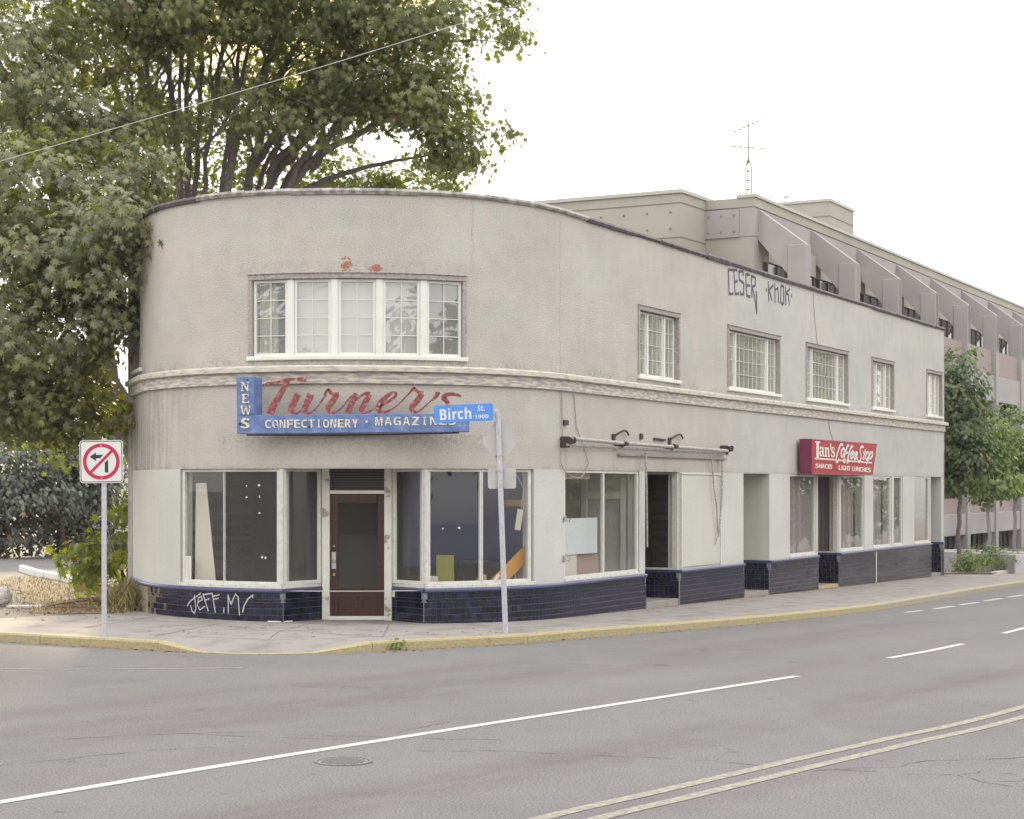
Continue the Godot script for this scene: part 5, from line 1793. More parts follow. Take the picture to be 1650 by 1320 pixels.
	obj("folding_arm", mb, M.pipe_grey, aw)
	mb = MB.new()
	mb.tube([F.call(18.05, 2.90, 0.08), F.call(18.15, 2.3, 0.09), F.call(18.28, 1.90, 0.10), F.call(18.40, 1.30, 0.09)], [0.016, 0.016, 0.016, 0.016], 8)
	obj("folding_arm", mb, M.pipe_grey, aw)
	# loose wires on the wall
	var wires := [
		[[10.95, 3.0, 0.03], [10.95, 2.75, 0.03], [11.05, 2.62, 0.03], [11.3, 2.50, 0.06], [11.7, 2.47, 0.06], [12.0, 2.62, 0.03], [12.1, 2.75, 0.03], [11.9, 3.0, 0.03], [11.6, 3.4, 0.02], [11.5, 3.98, 0.02]],
		[[11.02, 4.0, 0.02], [11.02, 3.5, 0.02], [11.04, 3.2, 0.02]],
		[[26.6, 3.49, 0.02], [26.3, 3.75, 0.02], [26.2, 4.0, 0.02]], [[26.3, 4.35, 0.02], [25.9, 5.2, 0.02], [25.3, 5.9, 0.02], [25.1, 6.5, 0.02], [25.0, 7.05, 0.02]]]
	for i in wires.size():
		mb = MB.new()
		var pts := []
		var rr := []
		for q in wires[i]:
			pts.append(fac(q[0], q[1], q[2])); rr.append(0.008)
		mb.tube(pts, rr, 5)
		tag(obj("wall_wire", mb, M.wire), ["looped slack wire hanging below the awning gear", "short straight wire dropping to the awning gear", "short wire above the red sign", "long thin wire running down the stucco above the belt"][i], "wire")
	for q in [[11.12, 1.75, 0.10], [11.10, 1.05, 0.12]]:
		mb = MB.new()
		mb.box(fac_t(q[0], q[1], 0.03), Vector3(0.05, q[2], 0.04), 0.01)
		mb.tube([fac(q[0], q[1], 0.05), fac(q[0], q[1] - 0.05, 0.11), fac(q[0], q[1] + 0.02, 0.14)], [0.012, 0.012, 0.008], 6)
		obj("awning_cleat", mb, M.steel, shop)
	# overhead service cable across the tree
	mb = MB.new()
	var wp := []
	var wr := []
	for i in 25:
		var t := i / 24.0
		wp.append(Vector3(lerpf(-9.2, 2.6, t), lerpf(5.34, 9.60, t) - 0.09 * sin(PI * t), lerpf(-21.4, -24.1, t)))
		wr.append(0.0055)
	mb.tube(wp, wr, 6)
	tag(obj("overhead_cable", mb, M.pale_wire), "thin pale overhead cable running in front of the big maple", "cable")

# ================================================================ concrete office block behind
const OU := Vector2(0.4652, 0.8852)      # along its street front
const ON := Vector2(0.8852, -0.4652)     # towards the street

func op(t: float, p: float, y: float) -> Vector3:      # t along the front from the first pier, p behind the piers
	var q := Vector2(11.71, 70.87) + OU * t - ON * p
	return Vector3(q.x, y, -q.y)

func op_t(t: float, p: float, y: float) -> Transform3D:
	return Transform3D(Basis(Vector3(OU.x, 0, -OU.y), Vector3.UP, Vector3(ON.x, 0, -ON.y)), op(t, p, y))

func obox(mb: MB, t0: float, t1: float, p0: float, p1: float, y0: float, y1: float, bev := 0.0) -> void:
	mb.box(op_t((t0 + t1) / 2, (p0 + p1) / 2, (y0 + y1) / 2), Vector3(t1 - t0, y1 - y0, p1 - p0), bev)

func make_office() -> void:
	var of := thing("concrete_office_building", "large brutalist concrete office block with sloping fins behind the corner shop", "building")
	var BAY := 6.66
	var NB := 9
	var LEN := BAY * NB
	var mb := MB.new()
	obox(mb, -0.72, LEN, 2.0, 16.0, -3.0, 12.30)       # core
	obj("core_wall", mb, M.board_concrete, of)
	mb = MB.new()
	obox(mb, -0.75, LEN, 1.98, 2.6, 12.30, 13.43)
	obj("fascia", mb, M.board_concrete_grey, of)
	mb = MB.new()
	obox(mb, -0.75, LEN, 1.95, 2.6, 13.46, 13.83)
	obox(mb, -0.75, 0.0, 2.6, 4.2, 13.46, 13.83)
	obj("fascia_upper", mb, M.board_concrete, of)
	mb = MB.new()
	obox(mb, -0.72, LEN, 2.0, 16.0, 13.42, 13.47)
	obj("fascia_joint", mb, M.office_joint, of)
	mb = MB.new()
	obox(mb, -0.80, LEN, 1.88, 2.7, 13.83, 13.95)
	obj("coping", mb, M.copper_cap, of)
	# end block facing the corner shop, with its overhang, then the stair block that steps forward
	mb = MB.new()
	obox(mb, -0.80, 2.0, 2.6, 4.25, 12.28, 13.40)
	obj("overhang", mb, M.board_concrete_grey, of)
	mb = MB.new()
	mb.prism(PackedVector2Array([Vector2(-0.75, -4.05), Vector2(-3.05, -4.15), Vector2(-3.05, -16.0), Vector2(2.0, -16.0), Vector2(2.0, -4.05)]), op_t(0, 0, 0) * Transform3D(Basis(Vector3.RIGHT, Vector3.BACK, Vector3.DOWN), Vector3.ZERO), -13.83, 3.0)
	obj("stair_block", mb, M.board_concrete, of)
	for y in [13.45, 12.1, 10.3]:
		mb = MB.new()
		mb.prism(PackedVector2Array([Vector2(-0.75, -4.03), Vector2(-3.07, -4.13), Vector2(-3.07, -16.0), Vector2(2.0, -16.0), Vector2(2.0, -4.03)]), op_t(0, 0, 0) * Transform3D(Basis(Vector3.RIGHT, Vector3.BACK, Vector3.DOWN), Vector3.ZERO), -y - 0.018, -y + 0.018)
		obj("pour_joint", mb, M.office_joint, of)
	mb = MB.new()
	mb.prism(PackedVector2Array([Vector2(-0.75, -3.98), Vector2(-3.13, -4.08), Vector2(-3.13, -16.0), Vector2(2.0, -16.0), Vector2(2.0, -3.98)]), op_t(0, 0, 0) * Transform3D(Basis(Vector3.RIGHT, Vector3.BACK, Vector3.DOWN), Vector3.ZERO), -13.97, -13.83)
	obj("coping", mb, M.copper_cap, of)
	mb = MB.new()        # form-tie holes
	for i in 9:
		for y in [12.45, 13.1, 11.0, 9.6]:
			mb.tube([op(-3.08, 4.6 + i * 1.0, y), op(-3.02, 4.6 + i * 1.0, y)], [0.045, 0.045], 8)
	for i in 3:
		for y in [12.5, 13.15]: mb.tube([op(-0.83, 2.8 + i * 0.55, y), op(-0.77, 2.8 + i * 0.55, y)], [0.04, 0.04], 8)
	obj("tie_hole", mb, M.office_joint, of).set_meta("kind", "stuff")
	# bays
	for b in NB:
		var t0 := BAY * b
		mb = MB.new()
		obox(mb, t0 - 0.30, t0 + 0.35, 0.0, 0.75, -3.2, 11.9, 0.02)
		obj("pier", mb, M.board_concrete_grey, of)
		mb = MB.new()
		var T := op_t(t0 + 0.02, 0, 0) * Transform3D(Basis(Vector3.BACK, Vector3.UP, Vector3.LEFT), Vector3.ZERO)
		mb.prism(PackedVector2Array([Vector2(0.0, 9.9), Vector2(0.0, 11.9), Vector2(-2.0, 13.42), Vector2(-2.3, 13.42), Vector2(-2.3, 12.2), Vector2(-2.0, 12.2)]), T, -0.25, 0.27)
		obj("sloping_fin", mb, M.board_concrete_grey, of)
		mb = MB.new()
		obox(mb, t0 + 0.35, t0 + BAY - 0.3, 0.25, 0.6, 8.6, 9.95)
		obj("brick_spandrel", mb, M.office_brick, of)
		mb = MB.new()
		obox(mb, t0 + 0.35, t0 + BAY - 0.3, 1.75, 2.2, 11.35, 12.28)
		obj("lintel", mb, M.board_concrete, of)
		for fl in [[9.95, 11.35, 1.85], [5.2, 7.1, 0.7], [1.7, 3.6, 0.7], [-2.9, -0.2, 1.5]]:
			var wn := part("window", of)
			mb = MB.new()
			obox(mb, t0 + 0.35, t0 + BAY - 0.3, fl[2], fl[2] + 0.06, fl[0], fl[1])
			obj("pane", mb, M.office_glass, wn)
			mb = MB.new()
			for k in 6: obox(mb, t0 + 0.35 + k * 1.18, t0 + 0.41 + k * 1.18, fl[2] - 0.06, fl[2], fl[0], fl[1])
			obj("mullion", mb, M.office_mullion, wn)
		for fl in [[7.1, 8.55], [3.6, 4.1], [-0.2, 0.9]]:
			mb = MB.new()
			obox(mb, t0 + 0.35, t0 + BAY - 0.3, 0.1, 2.1, fl[0], fl[1], 0.02)
			obj("floor_beam", mb, M.board_concrete_grey, of)
		for fl in [[4.1, 5.2], [0.9, 1.7]]:
			mb = MB.new()
			obox(mb, t0 + 0.35, t0 + BAY - 0.3, 0.45, 2.1, fl[0], fl[1])
			obj("brick_spandrel", mb, M.office_brick, of)
	# roof penthouse
	mb = MB.new()
	obox(mb, 18.5, 22.5, 5.0, 8.6, 12.0, 16.6)
	obj("penthouse", mb, M.board_concrete, of)
	mb = MB.new()
	obox(mb, 18.43, 22.57, 4.93, 8.7, 16.6, 16.74)
	obj("coping", mb, M.copper_cap, of)
	mb = MB.new()
	obox(mb, 18.48, 22.52, 4.98, 8.62, 15.85, 15.89)
	obj("pour_joint", mb, M.office_joint, of)
	# aerial mast
	var ba := Vector3(9.54, 13.9, -72.3)
	var am := thing("aerial_mast", "lattice aerial mast with two antenna booms on the office roof", "antenna", ba)
	mb = MB.new()
	var H := 1.30
	for k in 3:
		var a := TAU * k / 3.0 + 0.5
		var o := Vector3(cos(a), 0, sin(a)) * 0.13
		mb.tube([o, o + Vector3(0, H, 0), Vector3(o.x * 0.15, H + 0.35, o.z * 0.15)], [0.024, 0.024, 0.024], 6)
		for j in 5:
			var a2 := TAU * (k + 1) / 3.0 + 0.5
			var o2 := Vector3(cos(a2), 0, sin(a2)) * 0.13
			mb.tube([o + Vector3(0, 0.05 + j * 0.37, 0), o2 + Vector3(0, 0.05 + j * 0.37, 0)], [0.014, 0.014], 5)
	obj("lattice", mb, M.tower_metal, am)
	mb = MB.new()
	mb.tube([Vector3(0, H + 0.2, 0), Vector3(0, 3.1, 0)], [0.028, 0.022], 8)
	obj("pole", mb, M.tower_metal, am)
	for bm in [[3.0, 0.52, 0.30, 0.60], [2.12, -0.26, 0.8, 0.76]]:
		mb = MB.new()
		var dx := Vector3(0.85, bm[1] * 0.6, 0.5).normalized()
		mb.tube([Vector3(0, bm[0], 0) - dx * bm[3] * 1.1, Vector3(0, bm[0], 0) + dx * bm[3]], [0.018, 0.018], 6)
		for j in 7:
			var c := Vector3(0, bm[0], 0) + dx * lerpf(-bm[3], bm[3], j / 6.0)
			var e := Vector3(-0.5, 0, 0.85) * (0.35 - 0.03 * j)
			mb.tube([c - e, c + e], [0.012, 0.012], 5)
		obj("boom", mb, M.tower_metal, am)
	# gull on the penthouse edge
	var gp_ := op(18.6, 7.25, 16.74)
	var gl := thing("gull", "white and grey gull standing on the penthouse roof edge", "bird", gp_, 0.4)
	mb = MB.new()
	mb.tube([Vector3(-0.24, 0.20, 0), Vector3(-0.12, 0.22, 0), Vector3(0.0, 0.25, 0), Vector3(0.10, 0.29, 0), Vector3(0.15, 0.37, 0), Vector3(0.165, 0.43, 0), Vector3(0.20, 0.45, 0), Vector3(0.225, 0.44, 0)], [0.01, 0.06, 0.088, 0.072, 0.043, 0.042, 0.04, 0.012], 12)
	obj("body", mb, M.gull_white, gl)
	mb = MB.new()
	for sg in [-1.0, 1.0]: mb.tube([Vector3(0.07, 0.29, 0.05 * sg), Vector3(-0.1, 0.265, 0.07 * sg), Vector3(-0.30, 0.22, 0.02 * sg)], [0.02, 0.045, 0.008], 8)
	obj("wing", mb, M.gull_grey, gl)
	mb = MB.new()
	mb.tube([Vector3(0.22, 0.44, 0), Vector3(0.285, 0.43, 0)], [0.014, 0.004], 6)
	for sg in [-1.0, 1.0]: mb.tube([Vector3(0.0, 0.0, 0.03 * sg), Vector3(0.0, 0.18, 0.03 * sg)], [0.008, 0.01], 5)
	obj("beak_and_leg", mb, M.gull_beak, gl)
	# planter, kerb and shrubs in front of the office
	var pl := thing("concrete_planter", "low pale concrete planter box beside the office shrubs", "planter", gp(15.9, 60.0, -0.05), 0.4838 - PI / 2)
	mb = MB.new()
	for w in [[0, 0.9, 4.6, 0.16], [0, -0.9, 4.6, 0.16]]: mb.box(Transform3D(Basis(), Vector3(w[0], 0.32, w[1])), Vector3(w[2], 0.74, w[3]), 0.02)
	for w in [[-2.3, 0], [2.3, 0]]: mb.box(Transform3D(Basis(), Vector3(w[0], 0.318, w[1])), Vector3(0.16, 0.73, 1.96), 0.02)
	mb.box(Transform3D(Basis(), Vector3(0, 0.29, 0)), Vector3(4.5, 0.5, 1.7))
	obj("box", mb, mat("planter_concrete", lin(0.42, 0.40, 0.41), 0.9), pl)
	mb = MB.new()
	mb.bar(gp(15.2, 56.5, 0.02), gp(21.5, 67.5, 0.02), 0.2, 0.16, 0.02)
	structure("bed_kerb", mb, mat("kerb_pale", lin(0.45, 0.42, 0.40), 0.9))
	mb = MB.new()
	sheet(mb, [Vector2(13.4, 56.0), Vector2(15.2, 56.5), Vector2(21.5, 67.5), Vector2(18.5, 69.0)], 0.03)
	structure("planting_bed", mb, M.dry_earth)

# ================================================================ left background
func make_background_left() -> void:
	# white shed wall with panel joints
	var wh := thing("white_shed", "white panelled shed wall seen beyond the parking lot", "shed", gp(-15.2, 70.0))
	var by := wh.position.y
	for i in 4:
		mb_panel(wh, Vector3(-1.35 + i * 1.55, 1.75, 0), Vector3(1.53, 2.5, 0.1), M.white_house)
	mb_panel(wh, Vector3(1.0, 0.30, 0.02), Vector3(6.2, 0.38, 0.14), M.white_house)
	mb_panel(wh, Vector3(1.0, 0.05, 0.0), Vector3(6.4, 0.25, 0.2), mat("shed_base", lin(0.16, 0.15, 0.19), 0.9))
	mb_panel(wh, Vector3(1.0, 1.6, -2.2), Vector3(6.2, 3.1, 4.0), M.white_house, "body")
	for x in [-2.05, -1.75, 2.2]: mb_panel(wh, Vector3(x, 1.6, 0.12), Vector3(0.11, 2.9, 0.11), M.dark_wood, "post")
	# block wall
	var bw := thing("block_wall", "low grey concrete block wall behind the leaning post", "wall", gp(-15.4, 66.5))
	for r in 4:
		for c in 7:
			mb_panel(bw, Vector3(-1.5 + c * 0.41 + (0.2 if r % 2 else 0.0), 0.1 + r * 0.2, rng.randf_range(-0.008, 0.008)), Vector3(0.40, 0.19, 0.2), M.pale_bark, "block")
	# leaning post with pasted notices
	var po := thing("notice_post", "leaning brown post carrying a torn paper notice in front of the shrubs", "post", gp(-15.65, 62.5))
	var mb := MB.new()
	mb.bar(Vector3(0.12, -0.3, 0), Vector3(-0.18, 2.0, 0), 0.16, 0.12, 0.01)
	obj("stake", mb, mat("red_brown_wood", lin(0.16, 0.065, 0.04), 0.9), po)
	mb = MB.new()
	mb.box(Transform3D(Basis(Vector3.BACK, 0.03), Vector3(-0.65, 1.86, 0.09)), Vector3(0.95, 0.62, 0.02))
	mb.box(Transform3D(Basis(Vector3.BACK, 0.25), Vector3(-1.25, 1.75, 0.07)), Vector3(0.45, 0.62, 0.02))
	obj("notice_paper", mb, M.paper, po)
	mb = MB.new()
	for k in 3: mb.box(Transform3D(Basis(Vector3.BACK, 0.03), Vector3(-0.68, 1.98 - k * 0.11, 0.102)), Vector3(0.55 - 0.1 * (k % 2), 0.05, 0.003))
	obj("print", mb, mat("print_blue", lin(0.22, 0.23, 0.36), 0.9), po)
	# remains of the old white kerb, each length its own piece
	var oc := [Vector2(-13.7, 50.0), Vector2(-12.3, 46.5), Vector2(-11.85, 45.6), Vector2(-11.05, 44.0), Vector2(-9.9, 41.3)]
	for i in 4:
		mb = MB.new()
		var a: Vector2 = oc[i].lerp(oc[i + 1], 0.04); var b: Vector2 = oc[i].lerp(oc[i + 1], 0.95)
		mb.bar(gp(a.x, a.y, 0.06), gp(b.x, b.y, 0.05), 0.17, 0.22, 0.03)
		tag(obj("parking_kerb", mb, M.white_house), "broken length of old white kerb edging the dry verge", "kerb", "lengths of old white kerb")
	# cut log butt
	var lg := thing("log_butt", "short cut log end lying on the dry verge by the lot", "log", gp(-9.36, 39.2))
	mb = MB.new()
	mb.tube([Vector3(0, 0.14, 0.25), Vector3(0.02, 0.15, -1.4)], [0.19, 0.17], 10)
	obj("bark", mb, M.dead_wood, lg)
	mb = MB.new()
	mb.tube([Vector3(0, 0.14, 0.245), Vector3(0, 0.14, 0.26)], [0.17, 0.165], 10)
	obj("cut_face", mb, M.cut_wood, lg)
	# rubble lump and concrete slab
	mb = MB.new()
	var pts := []
	for k in 26:
		var d := Vector3(rng.randfn(), absf(rng.randfn()) * 0.8, rng.randfn()).normalized()
		pts.append(d * rng.randf_range(0.18, 0.30))
	for k in 14:
		var c: Vector3 = pts[k] * 0.5 + Vector3(-0.05, 0.12, 0)
		mb.box(Transform3D(Basis.from_euler(pts[k] * 9.0), gp(-9.45, 33.2) + c), Vector3(0.22, 0.2, 0.24), 0.05)
	tag(obj("rubble_lump", mb, mat("rubble", lin(0.50, 0.46, 0.44), 0.95)), "pale broken concrete lump lying by the lot entrance", "rubble")
	mb = MB.new()
	mb.box(Transform3D(Basis(Vector3.UP, 0.06), gp(-8.85, 32.6, 0.02)), Vector3(0.62, 0.05, 0.32), 0.01)
	tag(obj("concrete_slab", mb, M.rubble), "thin pale concrete slab flat on the ground beside the lump", "slab")

func mb_panel(parent: Node3D, c: Vector3, s: Vector3, m: Material, called := "panel") -> void:
	var mb := MB.new()
	mb.box(Transform3D(Basis(), c), s, 0.008)
	obj(called, mb, m, parent)

# ================================================================ plants
func leaf_mesh(outline: Array, fold: float, droop: float) -> ArrayMesh:
	var mb := MB.new()
	var n := outline.size()
	var V := func(p: Vector2) -> Vector3: return Vector3(p.x, p.y, -fold * absf(p.x) - droop * p.y * p.y)
	var c := Vector2(0, 0.38)
	var i0 := mb.vert(V.call(c), Vector3.BACK)
	var ids := []
	for p in outline:
		var nn := Vector3(fold * signf(p.x) * 0.8, 2.0 * droop * p.y, 1).normalized()
		ids.append(mb.vert(V.call(p), nn))
	for i in n:
		mb.tri_i(i0, ids[i], ids[(i + 1) % n])
	return mb.done()

func maple_leaf() -> ArrayMesh:
	return leaf_mesh([Vector2(0.0, 0.0), Vector2(0.07, 0.12), Vector2(0.40, -0.04), Vector2(0.22, 0.22), Vector2(0.66, 0.36), Vector2(0.30, 0.43), Vector2(0.48, 0.80), Vector2(0.15, 0.58), Vector2(0.0, 1.08), Vector2(-0.15, 0.58), Vector2(-0.48, 0.80), Vector2(-0.30, 0.43), Vector2(-0.66, 0.36), Vector2(-0.22, 0.22), Vector2(-0.40, -0.04), Vector2(-0.07, 0.12)], 0.28, 0.30)

func small_leaf() -> ArrayMesh:
	return leaf_mesh([Vector2(0, 0), Vector2(0.24, 0.25), Vector2(0.26, 0.55), Vector2(0, 1.0), Vector2(-0.26, 0.55), Vector2(-0.24, 0.25)], 0.3, 0.15)

func scatter(parent: Node3D, called: String, mesh: Mesh, m: Material, items: Array) -> MeshInstance3D:
	var arr := mesh.surface_get_arrays(0)
	var mv: PackedVector3Array = arr[Mesh.ARRAY_VERTEX]
	var mn: PackedVector3Array = arr[Mesh.ARRAY_NORMAL]
	var mi_: PackedInt32Array = arr[Mesh.ARRAY_INDEX]
	var n := mv.size()
	var k := mi_.size()
	var v := PackedVector3Array()
	var nn := PackedVector3Array()
	var c := PackedColorArray()
	var idx := PackedInt32Array()
	v.resize(n * items.size()); nn.resize(n * items.size()); c.resize(n * items.size()); idx.resize(k * items.size())
	for i in items.size():
		var T: Transform3D = items[i][0]
		var B := T.basis.orthonormalized()
		var col: Color = items[i][1]
		var a := T * mv
		for j in n:
			v[i * n + j] = a[j]
			nn[i * n + j] = B * mn[j]
			c[i * n + j] = col
		for j in k: idx[i * k + j] = mi_[j] + i * n
	var out := []
	out.resize(Mesh.ARRAY_MAX)
	out[Mesh.ARRAY_VERTEX] = v
	out[Mesh.ARRAY_NORMAL] = nn
	out[Mesh.ARRAY_COLOR] = c
	out[Mesh.ARRAY_INDEX] = idx
	var am := ArrayMesh.new()
	am.add_surface_from_arrays(Mesh.PRIMITIVE_TRIANGLES, out)
	return obj(called, am, m, parent)

# leaves of one clump: a loose spray whose leaves face up and out and hang by their tips
func spray(items: Array, c: Vector3, out: Vector3, r: float, count: int, size: float, ca: Color, cb: Color, flat := 0.65) -> void:
	var tone := rng.randf()
	for k in count:
		var dv := Vector3(rng.randfn(), rng.randfn() * flat, rng.randfn()) * r * 0.55
		var p := c + dv
		var nn := (out * 0.75 + Vector3(rng.randfn() * 0.45, 0.55 + rng.randfn() * 0.35, rng.randfn() * 0.45) + dv.normalized() * 0.35).normalized()
		var tip := (Vector3(out.x, -0.55, out.z) + Vector3(rng.randfn(), rng.randfn() * 0.5, rng.randfn()) * 0.55)
		tip = (tip - nn * tip.dot(nn)).normalized()
		var x := tip.cross(nn).normalized()
		var sz := size * rng.randf_range(0.55, 1.3)
		var col := ca.lerp(cb, clampf(tone + rng.randfn() * 0.28, 0, 1))
		if rng.randf() < 0.005: col = Color(0.15, 0.09, 0.035)
		items.append([Transform3D(Basis(x * sz, tip * sz, nn * sz), p), col])

# stems: [[points], [radii]]; lobes: [centre, radii, clumps, leaves per clump, leaf size, colour a, colour b, material key]
func grow(node: Node3D, stems: Array, lobes: Array, bark: Material, lmesh: ArrayMesh, clump_r := 0.42, twig := 0.022) -> void:
	var mb := MB.new()
	var nodes := []
	for st in stems:
		var pts := []
		var rad := []
		for i in st[0].size() - 1:
			for k in 6:
				var t := k / 6.0
				var p: Vector3 = st[0][i].cubic_interpolate(st[0][i + 1], st[0][maxi(i - 1, 0)], st[0][mini(i + 2, st[0].size() - 1)], t)
				pts.append(p + Vector3(rng.randfn(), 0, rng.randfn()) * 0.025)
				rad.append(lerpf(st[1][i], st[1][i + 1], t))
		pts.append(st[0][-1]); rad.append(st[1][-1])
		mb.tube(pts, rad, 9)
		for i in pts.size():
			if rad[i] < 0.16: nodes.append(pts[i])
	obj("trunk", mb, bark, node)
	if nodes.is_empty(): nodes.append(stems[0][0][-1])
	var items := {}
	var clumps := []
	for lb in lobes:
		var c: Vector3 = lb[0]
		var R: Vector3 = lb[1]
		for k in lb[2]:
			var d := Vector3(rng.randfn(), rng.randfn(), rng.randfn()).normalized()
			var rr := pow(rng.randf(), 0.38)
			var p: Vector3 = c + d * R * rr
			clumps.append([p, (d / R).normalized(), lb])
	mb = MB.new()
	var order := []
	for i in clumps.size():
		var best := 1e9
		for q in nodes:
			best = minf(best, (clumps[i][0] - q).length_squared())
		order.append([best, i])
	order.sort_custom(func(a, b): return a[0] < b[0])
	for e in order:
		var cl: Array = clumps[e[1]]
		var p: Vector3 = cl[0]
		var best := 1e9
		var bq: Vector3 = nodes[0]
		for q in nodes:
			var dd: float = (p - q).length_squared()
			if dd < best:
				best = dd; bq = q
		var L := sqrt(best)
		if L > 0.15:
			var m1 := bq.lerp(p, 0.4) + Vector3(rng.randfn(), 0.6, rng.randfn()) * 0.08 * L
			var m2 := bq.lerp(p, 0.75) + Vector3(rng.randfn(), 0.5, rng.randfn()) * 0.06 * L
			var r0 := clampf(twig * (0.6 + 0.35 * L), 0.008, 0.06)
			mb.tube([bq, m1, m2, p], [r0, r0 * 0.75, r0 * 0.55, r0 * 0.3], 5, false)
			nodes.append(m1); nodes.append(m2)
		nodes.append(p)
		var lb: Array = cl[2]
		var key: String = lb[7]
		if not items.has(key): items[key] = []
		spray(items[key], p, cl[1], clump_r, lb[3], lb[4], lb[5], lb[6])
	if mb.v.size(): obj("branchwork", mb, bark, node).set_meta("kind", "stuff")
	for key in items: scatter(node, "crown", lmesh, M[key], items[key])

func make_trees() -> void:
	var ML := maple_leaf()
	var SLf := small_leaf()
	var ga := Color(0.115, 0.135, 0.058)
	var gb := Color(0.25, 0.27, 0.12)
	var ba := Color(0.135, 0.152, 0.088)      # bluish sky gloss put into the leaf colour of the nearer limbs
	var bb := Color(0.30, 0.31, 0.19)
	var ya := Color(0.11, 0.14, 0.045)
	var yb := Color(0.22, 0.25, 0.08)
	# ---- the big maple behind the left end of the building
	var base := Vector3(-7.2, 0.0, -40.6)
	var mp := thing("maple_tree", "huge many-stemmed maple spreading over the roof from behind the building", "tree", Vector3(base.x, gy(base.x, 40.6), base.z))
	var o := mp.position
	var st := []
	var S := func(pts: Array, rad: Array) -> void:
		var q := []
		for p in pts: q.append(p - o)
		st.append([q, rad])
	S.call([base + Vector3(0, -0.4, 0), base + Vector3(0, 1.0, 0), base + Vector3(-0.3, 2.4, 0)], [0.75, 0.62, 0.55])
	S.call([base + Vector3(-0.3, 1.6, 0.1), Vector3(-8.35, 3.2, -40.0), Vector3(-8.85, 4.6, -39.2), Vector3(-9.0, 6.6, -38.2), Vector3(-9.8, 9.0, -37.5), Vector3(-10.8, 11.5, -37)], [0.42, 0.36, 0.32, 0.25, 0.17, 0.07])
	S.call([Vector3(-8.7, 4.2, -39.4), Vector3(-9.3, 4.9, -37.0), Vector3(-9.4, 5.4, -34.6), Vector3(-9.2, 5.6, -33.0)], [0.22, 0.16, 0.11, 0.05])
	S.call([Vector3(-9.0, 6.2, -38.4), Vector3(-9.2, 7.4, -36.4), Vector3(-8.8, 8.2, -34.6), Vector3(-8.2, 7.8, -33.0)], [0.16, 0.12, 0.08, 0.04])
	for i in 19:
		var f := i / 18.0
		var tx := lerpf(-8.5, -4.9, f) + rng.randf_range(-0.12, 0.12)
		var tz := -40.6 + rng.randf_range(-1.2, 1.0)
		var ex := lerpf(-10.2, -1.4, f) + rng.randf_range(-0.5, 0.5)
		var ey := 15.0 - 3.6 * pow(maxf(f - 0.45, 0.0) / 0.55, 1.3) + rng.randf_range(-0.8, 0.5)
		var r0 := rng.randf_range(0.05, 0.10)
		var bend := Vector3(lerpf(base.x, tx, 0.55) + rng.randf_range(-0.2, 0.2), 4.9 + rng.randf_range(-0.5, 0.5), lerpf(base.z, tz, 0.5))
		var top := Vector3(tx, 9.1, tz)
		var fork := Vector3(lerpf(tx, ex, 0.45) + rng.randf_range(-0.2, 0.2), lerpf(9.1, ey, 0.5), tz + rng.randf_range(-0.5, 0.5))
		S.call([base + Vector3(rng.randf_range(-0.3, 0.3), 1.8, rng.randf_range(-0.3, 0.3)), bend, top, fork, Vector3(ex, ey, tz + rng.randf_range(-1.5, 1.5))], [r0 * 1.7, r0 * 1.35, r0, r0 * 0.7, 0.03])
		for b in 2:
			var q := top.lerp(fork, rng.randf_range(0.15, 0.8))
			S.call([q, q + Vector3(rng.randf_range(-0.5, 0.7), 1.1, rng.randf_range(-0.5, 0.5)), q + Vector3(rng.randf_range(-1.0, 1.6), rng.randf_range(1.8, 2.8), rng.randf_range(-0.9, 0.9))], [r0 * 0.6, r0 * 0.42, 0.02])
	# long limbs reaching over the roof to the right
	S.call([Vector3(-5.3, 8.6, -40.7), Vector3(-4.4, 9.2, -40.6), Vector3(-3.2, 9.55, -40.4), Vector3(-1.9, 9.75, -40.2)], [0.085, 0.07, 0.05, 0.02])
	S.call([Vector3(-5.6, 9.4, -40.8), Vector3(-4.6, 10.4, -40.6), Vector3(-3.2, 11.0, -40.2), Vector3(-1.2, 10.9, -40.0)], [0.09, 0.075, 0.055, 0.03])
	S.call([Vector3(-5.8, 9.8, -41.0), Vector3(-4.6, 11.4, -40.9), Vector3(-3.0, 12.2, -40.5), Vector3(-0.8, 12.3, -40.0)], [0.09, 0.075, 0.055, 0.03])
	S.call([Vector3(-5.2, 8.4, -41.4), Vector3(-4.2, 8.9, -41.8), Vector3(-3.4, 9.2, -42.0), Vector3(-2.6, 9.3, -42.2)], [0.06, 0.05, 0.035, 0.015])
	var lb := []
	var A := func(c: Vector3, R: Vector3, n: int, per: int, size: float, ca: Color, cb: Color, key: String) -> void: lb.append([c - o, R, int(n * 1.5), int(per * 1.5), size * 0.84, ca, cb, key])
	# near limbs hanging beside the building
	A.call(Vector3(-9.3, 7.7, -34.2), Vector3(2.3, 1.3, 2.2), 80, 24, 0.19, ba, bb, "maple_leaf")
	A.call(Vector3(-8.2, 6.5, -33.2), Vector3(1.65, 1.1, 1.5), 62, 24, 0.19, ba, bb, "maple_leaf")
	A.call(Vector3(-8.9, 5.0, -33.2), Vector3(1.7, 1.0, 1.6), 60, 24, 0.18, ba, bb, "maple_leaf")
	A.call(Vector3(-8.6, 3.75, -33.6), Vector3(1.6, 0.62, 1.4), 40, 22, 0.18, ba, gb, "maple_leaf")
	A.call(Vector3(-6.95, 6.75, -31.9), Vector3(0.62, 0.95, 0.7), 16, 22, 0.18, ba, bb, "maple_leaf")
	A.call(Vector3(-7.25, 5.6, -32.7), Vector3(0.68, 0.9, 0.8), 15, 22, 0.18, ba, bb, "maple_leaf")
	A.call(Vector3(-7.5, 8.2, -34.5), Vector3(0.9, 1.0, 1.2), 18, 20, 0.18, ba, bb, "maple_leaf")
